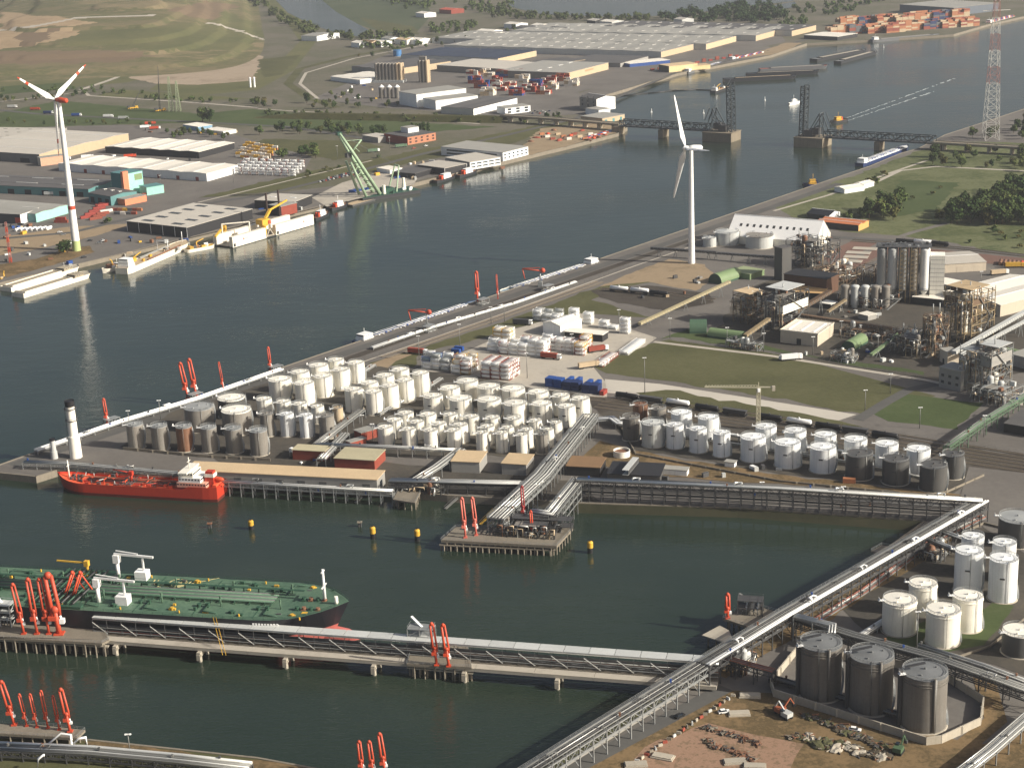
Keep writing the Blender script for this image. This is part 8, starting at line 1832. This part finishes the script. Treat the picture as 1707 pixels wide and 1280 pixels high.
# ================================================================ railway
RAIL = mat('rail_steel', (150, 140, 126), .4, metal=.4)
def track(pix, n, gap):
    pts = [G(x, y, 0) for x, y in pix]
    for k in range(n):
        q = MB(); pp = offs(pts, (k-(n-1)/2)*gap)
        for g_ in (-.72, .72):
            r = offs(pp, g_)
            for i in range(len(r)-1): q.beam(r[i]+Vector((0, 0, .28)), r[i+1]+Vector((0, 0, .28)), .12, .2)
        for i in range(len(pp)-1):
            L = (pp[i+1]-pp[i]).length
            q.beam(pp[i]+Vector((0, 0, .15)), pp[i+1]+Vector((0, 0, .15)), 2.5, .1)
        struct('railway_track', q, [RAIL])
SLP = mat('sleeper_bed', (96, 86, 72), .9, var=.2, scale=.4)
def track2(pix, n, gap):
    pts = [G(x, y, 0) for x, y in pix]
    for k in range(n):
        pp = offs(pts, (k-(n-1)/2)*gap); o = None
        q = MB()
        for i in range(len(pp)-1): q.beam(pp[i]+Vector((0, 0, .16)), pp[i+1]+Vector((0, 0, .16)), 2.6, .12)
        o = struct('railway_track', q, SLP)
        for g_ in (-.72, .72):
            q = MB(); r = offs(pp, g_)
            for i in range(len(r)-1): q.beam(r[i]+Vector((0, 0, .32)), r[i+1]+Vector((0, 0, .32)), .16, .2)
            part('rail', q, RAIL, o)
track2([(1000, 672), (1200, 699), (1440, 737), (1740, 782)], 4, 5)
track2([(960, 663), (1100, 672), (1400, 712), (1740, 766)], 2, 5)
track2([(1000, 482), (1100, 487), (1190, 500)], 2, 5)
track2([(1420, 401), (1600, 414), (1740, 430)], 2, 6)
track2([(640, 596), (800, 541), (1000, 470)], 2, 5)
def wagon(px, py, rz, kind, label):
    t = thing('rail_wagon', label, 'rail wagon', G(px, py, .4), rz, 'rail wagons'); L = 15
    part('underframe', MB().box(-L/2, -1.3, .9, L/2, 1.3, 1.3), BLACK, t)
    for x in (-L*.34, L*.34): part('bogie', MB().box(x-1.6, -1.2, .1, x+1.6, 1.2, .9).tube([(x-1, -1.1, .5), (x-1, 1.1, .5)], .5, 8).tube([(x+1, -1.1, .5), (x+1, 1.1, .5)], .5, 8), DSTEEL, t)
    if kind == 'tank': part('vessel', MB().tube([(-L*.47, 0, 2.7), (-L*.44, 0, 2.7), (L*.44, 0, 2.7), (L*.47, 0, 2.7)], [.9, 1.4, 1.4, .9], 14), WHITE_S, t); part('dome', MB().cyl(0, 0, 4, 4.6, .5, n=10), WHITE_S, t)
    elif kind == 'dark': part('vessel', MB().tube([(-L*.47, 0, 2.5), (-L*.44, 0, 2.5), (L*.44, 0, 2.5), (L*.47, 0, 2.5)], [.9, 1.3, 1.3, .9], 12), BLACK, t); part('dome', MB().cyl(0, 0, 3.7, 4.2, .5, n=10), DSTEEL, t)
    else: part('body', MB().hexa([(-L*.42, -1.0, 1.3), (L*.42, -1.0, 1.3), (L*.42, 1.0, 1.3), (-L*.42, 1.0, 1.3), (-L*.48, -1.4, 3.6), (L*.48, -1.4, 3.6), (L*.48, 1.4, 3.6), (-L*.48, 1.4, 3.6)]), DSTEEL, t)
def along(pix, i, n):
    pts = [G(x, y) for x, y in pix]; return pts
rzA = ang(G(1000, 672), G(1440, 737))
wl_ = [(1045, 662, 'dark'), (1085, 668, 'hopper'), (1130, 674, 'tank'), (1178, 682, 'dark'), (1225, 689, 'hopper'), (1283, 698, 'dark'), (1332, 706, 'tank'), (1380, 713, 'dark'), (1425, 720, 'hopper'), (1475, 728, 'dark')]
for i, (x, y, k) in enumerate(wl_): wagon(x, y+3, rzA, k, f'{dict(tank="white tank", dark="black tank", hopper="dark hopper")[k]} wagon, {ordinal(i)} from left in the rail yard behind the tank row')
rzB = ang(G(1000, 482), G(1190, 500))
for i, (x, y, k) in enumerate(((1032, 486, 'tank'), (1066, 489, 'tank'), (1098, 493, 'dark'))): wagon(x, y, rzB, k, f'{dict(tank="white tank", dark="black tank")[k]} wagon, {ordinal(i)} from left on the siding by the sand patch')
rzC = ang(G(1420, 401), G(1600, 414))
for i, (x, y, k) in enumerate(((1508, 406, 'dark'), (1538, 408, 'tank'), (1566, 410, 'dark'))): wagon(x, y, rzC, k, f'{dict(tank="white tank", dark="black tank")[k]} wagon, {ordinal(i)} from left on the siding by the meadow')
# ================================================================ vehicles
CARC = [WHITE_S, BLACK, STEEL, RED, NAVY, GREYW, DSTEEL]
_car = {}
def car(px, py, rz, c, label, group='parked cars', s=1.0, pos=None):
    p = pos if pos is not None else G(px, py, 0); t = thing('car', label, 'car', Vector((p.x, p.y, p.z+.12)), rz, group)
    if c not in _car:
        b = MB(); b.hexa([(-2.2, -.85, .3), (2.2, -.85, .3), (2.2, .85, .3), (-2.2, .85, .3), (-2.2, -.88, .85), (2.1, -.88, .8), (2.1, .88, .8), (-2.2, .88, .85)])
        cb = MB(); cb.hexa([(-1.9, -.8, .85), (1.1, -.8, .85), (1.1, .8, .85), (-1.9, .8, .85), (-1.4, -.66, 1.45), (.4, -.66, 1.45), (.4, .66, 1.45), (-1.4, .66, 1.45)])
        rf = MB().box(-1.4, -.66, 1.45, .4, .66, 1.5); wh = MB()
        w1 = MB().tube([(0, -.12, 0), (0, .12, 0)], .33, 10)
        _car[c] = (b.mesh('body', CARC[c]), cb.mesh('glasshouse', GLASS), rf.mesh('roof_panel', CARC[c]), w1.mesh('wheel', RUBBER))
    b, cb, rf, wh = _car[c]; link('body', b, t); link('glasshouse', cb, t); link('roof_panel', rf, t)
    for x in (-1.4, 1.4):
        for y in (-.8, .8): link('wheel', wh, t).location = (x, y, .3)
    return t
def truck(px, py, rz, trailer, label, cabc=None, tank=False):
    t = thing('truck', label, 'truck', G(px, py, .15), rz, 'trucks')
    part('cab', MB().box(5.2, -1.2, .9, 7.4, 1.2, 3.6), cabc or WHITE_S, t); part('windscreen', MB().box(7.4, -1.05, 2.2, 7.45, 1.05, 3.3), GLASS, t)
    part('chassis', MB().box(-6, -1.1, .7, 7, 1.1, 1.1), DSTEEL, t)
    if tank: part('tank_body', MB().tube([(-6, 0, 2.4), (4.6, 0, 2.4)], 1.25, 12), trailer, t)
    else: part('trailer_box', MB().box(-6.2, -1.25, 1.1, 4.8, 1.25, 3.9), trailer, t)
    for x in (-5, -3.7, 2.8, 6.2): part('axle_wheels', MB().tube([(x, -1.2, .5), (x, 1.2, .5)], .5, 10), RUBBER, t)
    return t
for i in range(24): car(534+i*3.2, 304-i*.72, math.radians(100), i % 7, 'small parked car in the row beside the concrete terminal', 'cars beside the concrete terminal')
for i in range(16): car(548+i*3.6, 298-i*.9, math.radians(100), (i*3) % 7, 'small parked car in the rear row beside the left bank road', 'cars beside the left bank road')
for i in range(10): car(880+i*4, 186+(i % 3)*2, math.radians(70), (i*2) % 7, 'tiny car parked near the glass office', 'cars by the glass office')
for i, (x, y, r, c) in enumerate(((1133, 1195, 40, 1), (1207, 1188, 12, 0), (100, 388, 20, 0), (106, 392, 20, 2), (150, 402, 20, 1), (165, 406, 10, 2), (172, 402, 50, 0), (140, 430, 30, 1), (690, 248, 30, 3), (710, 244, 30, 0), (1398, 380, 60, 4), (1425, 1218, -20, 0))):
    car(x, y, math.radians(r), c, ['dark car driving beside the pale kerb at bottom right', 'white pickup parked in the dirt yard', 'white car in the yard below the charcoal store', 'grey car in the yard below the charcoal store', 'dark car near the left turbine sand ring', 'grey car near the left turbine sand ring', 'white car near the left turbine sand ring', 'dark car on the quay above the hopper barges', 'red car on the road by the brick building', 'white car on the road by the brick building', 'blue car beside the orange shed', 'white van parked among the spoil piles'][i], 'single cars')
for i, (x, y, r, m, lb, tk) in enumerate(((58, 184, -8, RED, 'red-trailed truck on the motorway at the left', 0), (80, 190, -8, NAVY, 'dark truck on the motorway left of the turbine blade', 0), (180, 196, -8, WHITE_S, 'white truck on the motorway below the cranes', 0), (205, 199, -8, GREYW, 'grey truck on the motorway below the cranes', 0), (20, 180, -8, GREYW, 'grey truck at the far left of the motorway', 0), (127, 194, -8, BLUE, 'blue truck on the motorway right of the turbine', 0), (250, 208, 10, RED, 'red truck parked beside the works house', 0), (242, 214, 10, WHITE_S, 'white truck parked beside the works house', 0), (258, 216, 10, RED, 'second red truck parked beside the works house', 0),
    (668, 246, 20, GREEN, 'green truck on the left bank road', 0), (622, 254, 20, GREEN, 'second green truck on the left bank road', 0), (145, 264, 15, WHITE_S, 'white truck between the two white warehouses', 0), (216, 263, 15, ORANGE, 'orange truck between the two white warehouses', 0), (60, 322, -10, WHITE_S, 'white trailer at the teal warehouse doors, left', 0), (84, 326, -10, GREYW, 'grey trailer at the teal warehouse doors, right', 0), (146, 280, -10, NAVY, 'dark blue truck above the teal annex', 0), (917, 598, -26, BRICK, 'dark red tractor truck in the container yard', 0), (996, 586, 20, BRICK, 'dark red truck beside the single line of tank containers', 0), (980, 613, 20, TAN, 'tan truck at the lawn corner', 0), (1400, 452, 30, WHITE_S, 'white truck by the raised loading bays', 0), (1665, 458, 10, TAN, 'tan truck in the red paved yard', 0), (1690, 446, -5, YELLOW, 'yellow truck in the red paved yard', 0), (695, 590, -26, BRICK, 'dark red truck at the left end of the container yard', 0), (870, 541, -20, DSTEEL, 'dark reach stacker behind the container yard', 0), (1318, 600, 10, WHITE_S, 'white truck before the white box store', 0), (1560, 452, 30, RUSTT, 'rust-red truck by the beige warehouse', 0), (1575, 446, 30, RUSTT, 'second rust-red truck by the beige warehouse', 0))):
    truck(x, y, math.radians(r), m, lb, None if i % 3 else m, bool(tk))
for i in range(8): solo('oil_drum_row', MB().tube([(-6, 0, 1.4), (6, 0, 1.4)], 1.3, 12).box(-5, -1, 0, -4, 1, .6).box(4, -1, 0, 5, 1, .6), RUSTT if i < 5 else ORANGE, f'rusty horizontal drum in the red paved yard, {ordinal(i)} from left', 'drum', G(1668+i*7, 440+i*.6), math.radians(70), 'rusty drums')
for i in range(7): solo('white_tank_trailer', MB().tube([(-4, 0, 1.6), (4, 0, 1.6)], 1.2, 10).box(-3, -1, 0, 3, 1, .6), WHITE_S, f'white tank trailer in the row below the charcoal store, {ordinal(i)} from left', 'trailer', G(30+i*8.5, 385-i*.4), math.radians(65), 'white tank trailers')
# ================================================================ yard clutter, bottom right
rc = random.Random(21)
def heap(px, py, m, s, label, group):
    t = thing('material_pile', label, 'pile', G(px, py, .05), rc.uniform(0, 3), group); q = MB()
    q.blob((0, 0, .05), s*1.2, s*.8, s*.34, 9, 5); q.v = [(x*rc.uniform(.75, 1.25), y*rc.uniform(.75, 1.25), z*rc.uniform(.6, 1.4)) for x, y, z in q.v]; q.s = [False]*len(q.s); part('mound', q, m, t)
    for k in range(6): a_ = rc.uniform(0, 3); c_ = Vector((rc.uniform(-1, 1)*s, rc.uniform(-.8, .8)*s, rc.uniform(.2, .8))); d_ = Vector((math.cos(a_), math.sin(a_), rc.uniform(-.2, .2)))*rc.uniform(.5, 1.6); part('loose_piece', MB().beam(c_-d_, c_+d_, rc.uniform(.15, .6), rc.uniform(.15, .5)), rc.choice((m, m, DCONC, RUSTT, DSTEEL)), t)
def pile_label(i, n, where):
    if i < 8: return f'low pile, {ordinal(i)} from left in the {where}'
    if n-1-i < 8: return f'low pile, {ordinal(n-1-i)} from right in the {where}' if i < n-1 else f'low pile at the right end of the {where}'
    return f'low pile, {ordinal(i-8)} after the left eight in the {where}'
DKH = mat('dark_spoil', (74, 66, 52), .95, var=.3, scale=.8); GRH = mat('scrub_spoil', (78, 78, 50), .95, var=.3, scale=.8)
for i in range(24): heap(1345+i*5.5+rc.uniform(-4, 4), 1192+i*2.3+rc.uniform(-4, 4), rc.choice((DKH, GRH, DSTEEL)), rc.uniform(1.2, 2.6), pile_label(i, 24, 'upper spoil line before the bund'), 'spoil piles')
for i in range(26): heap(1320+i*6.5+rc.uniform(-6, 6), 1228+i*1.4+rc.uniform(-6, 6), rc.choice((DKH, GRH, CONC)), rc.uniform(1.4, 3.2), pile_label(i, 26, 'lower spoil line of the dirt yard'), 'spoil piles')
for i in range(16): heap(1175+i*6+rc.uniform(-3, 3), 1212+i*2+rc.uniform(-2, 2), rc.choice((RUSTT, DKH, LOG)), rc.uniform(.9, 1.8), pile_label(i, 16, 'scrap line topping the pink gravel'), 'scrap piles')
for i in range(12): heap(1178+i*7+rc.uniform(-2, 2), 1238+i*2.6+rc.uniform(-2, 2), rc.choice((LOG, DKH, RUSTT)), rc.uniform(1.0, 1.9), pile_label(i, 12, 'scrap row on the pink gravel'), 'scrap piles')
for i in range(22):
    x, y = 1222-i*7.6+rc.uniform(-1, 1), 1160+i*5.2
    solo('barrier_block', MB().hexa([(-.9, -.35, 0), (.9, -.35, 0), (.9, .35, 0), (-.9, .35, 0), (-.8, -.2, 1), (.8, -.2, 1), (.8, .2, 1), (-.8, .2, 1)]), [CONC, GREYW, DCONC, BRICK][i % 4], f'{["grey", "white", "dull grey", "brick red"][i % 4]} barrier block in the line beside the diagonal road', 'barrier block', G(x, y, .1), rc.uniform(0, 3), 'barrier blocks')
def excavator(px, py, rz, m, label):
    t = thing('excavator', label, 'excavator', G(px, py, .1), rz)
    for y in (-1.2, 1.2): part('crawler', MB().box(-2, y-.35, 0, 2, y+.35, 1.0), RUBBER, t)
    part('body', MB().box(-2.2, -1.5, 1.0, 1.2, 1.5, 2.6), m, t); part('cab', MB().box(.2, .2, 1.0, 1.8, 1.4, 3.2), GLASS, t)
    part('boom', MB().beam((1, -.4, 2.2), (4, -.4, 5), .5).beam((4, -.4, 5), (6, -.4, 2), .4), m, t); part('bucket', MB().cbox((6, -.4, .9), 1.1, 1.2, 1.1), DSTEEL, t)
excavator(1302, 1188, .6, mat('worn_orange', (150, 84, 56), .6), 'orange excavator in the upper dirt yard'); excavator(1310, 1196, 2.2, GREYW, 'white excavator beside the orange one in the dirt yard'); excavator(1498, 1254, 1.0, mat('dull_green', (70, 92, 66), .6), 'green excavator at the lower spoil line')
for i, (x, y) in enumerate(((1232, 1190), (1060, 1275), (1250, 1160), (1105, 1262), (1225, 1270), (1258, 1278))):
    solo('plate_stack', MB().box(-4, -2, 0, 4, 2, .5).box(-3.6, -1.6, .5, 3.6, 1.6, .9), CONC, f'flat grey plate stack in the dirt yard, {ordinal(i)} counted from the top left', 'plate stack', G(x, y, .1), rc.uniform(-.5, .2), 'plate stacks')
# clutter around plant and terminal
CN = {GREYW: 'pale grey', WHITE_S: 'white', DSTEEL: 'dark', RUSTT: 'rusty', BLUE: 'blue', TAN: 'tan', GREYT: 'grey', YELLOW: 'yellow'}
def boxes(name, cat, n, area, mats, size, group):
    x0, x1, y0, y1, where = area; pts = sorted((rc.uniform(x0, x1), rc.uniform(y0, y1)) for _ in range(n)); cnt = {}
    for x, y in pts:
        m = rc.choice(mats); cnt[m] = cnt.get(m, 0)+1
        solo(name, MB().cbox((0, 0, 0), rc.uniform(*size[0]), rc.uniform(*size[1]), rc.uniform(*size[2])), m, f'small {CN[m]} {cat} {where}, {ordinal(min(11, cnt[m]-1))} {CN[m]} one from left', cat, G(x, y, .2), rc.uniform(0, 3), group)
for ar in ((1340, 1480, 500, 530, 'in the process yard'), (1300, 1500, 586, 606, 'behind the field fence'), (1400, 1540, 545, 590, 'in the lower plant'), (1040, 1180, 460, 500, 'near the sand patch'), (480, 640, 745, 775, 'by the red-walled sheds'), (1060, 1300, 778, 800, 'before the railway-side tanks')):
    boxes('site_box', 'equipment box', 10, ar, (GREYW, WHITE_S, DSTEEL, RUSTT, TAN, GREYT, BLUE), ((1.2, 4), (1, 2.4), (.8, 2.6)), 'plant yard boxes')
for ar in ((560, 640, 140, 175, 'left of the silo works'), (0, 120, 400, 445, 'near the antenna mast'), (110, 330, 256, 268, 'between the white warehouses'), (640, 860, 268, 290, 'behind the tugs'), (150, 330, 395, 425, 'above the dredger'), (0, 60, 372, 400, 'below the charcoal store'), (430, 520, 330, 350, 'behind the floating dock'), (620, 700, 290, 300, 'behind the green crane'), (240, 420, 212, 226, 'around the works houses')):
    boxes('yard_crate', 'crate', 12, ar, (WHITE_S, TAN, RUSTT, BLUE, YELLOW, GREYW, DSTEEL), ((2, 6), (1.5, 3), (1, 3)), 'left bank crates')
# fences: field edge and rail yard
def fence(label, pix, h=2.2, sp=6):
    pts = [G(x, y, .05) for x, y in pix]; t = thing('fence', label, 'fence', pts[0])
    pm = MB().beam((0, 0, 0), (0, 0, h), .12).mesh('post', PIPEG)
    for i in range(len(pts)-1):
        a, b_ = pts[i], pts[i+1]; n = max(1, int((b_-a).length/sp))
        for k in range(n): link('post', pm, t).location = a.lerp(b_, k/n)-t.location
        for z in (.5, h*.55, h-.1): part('rail', MB().beam(a+UP*z, b_+UP*z, .06), PIPEG, t, True)
fence('wire fence along the top of the large lawn', [(1090, 566), (1290, 590), (1545, 630)])
fence('wire fence between the concrete road and the rail yard', [(1012, 668), (1110, 664), (1400, 712), (1700, 758)])
fence('wire fence beside the quay road above the verge', [(610, 600), (800, 534), (1060, 441)])
# ================================================================ haze
hz = MB().box(-26000, -1500, -12, 26000, 26000, 330); ho = link('haze', hz.mesh('haze', [])); ho['kind'] = 'stuff'
hm = bpy.data.materials.new('haze_air'); hm.use_nodes = True; nt = hm.node_tree; nt.nodes.clear()
om = nt.nodes.new('ShaderNodeOutputMaterial'); pv = nt.nodes.new('ShaderNodeVolumePrincipled'); pv.inputs['Density'].default_value = HAZE; pv.inputs['Color'].default_value = (.86, .90, .96, 1); pv.inputs['Anisotropy'].default_value = 0.2
nt.links.new(pv.outputs[0], om.inputs['Volume']); ho.data.materials.append(hm)
# ================================================================ finish
bpy.context.view_layer.update()
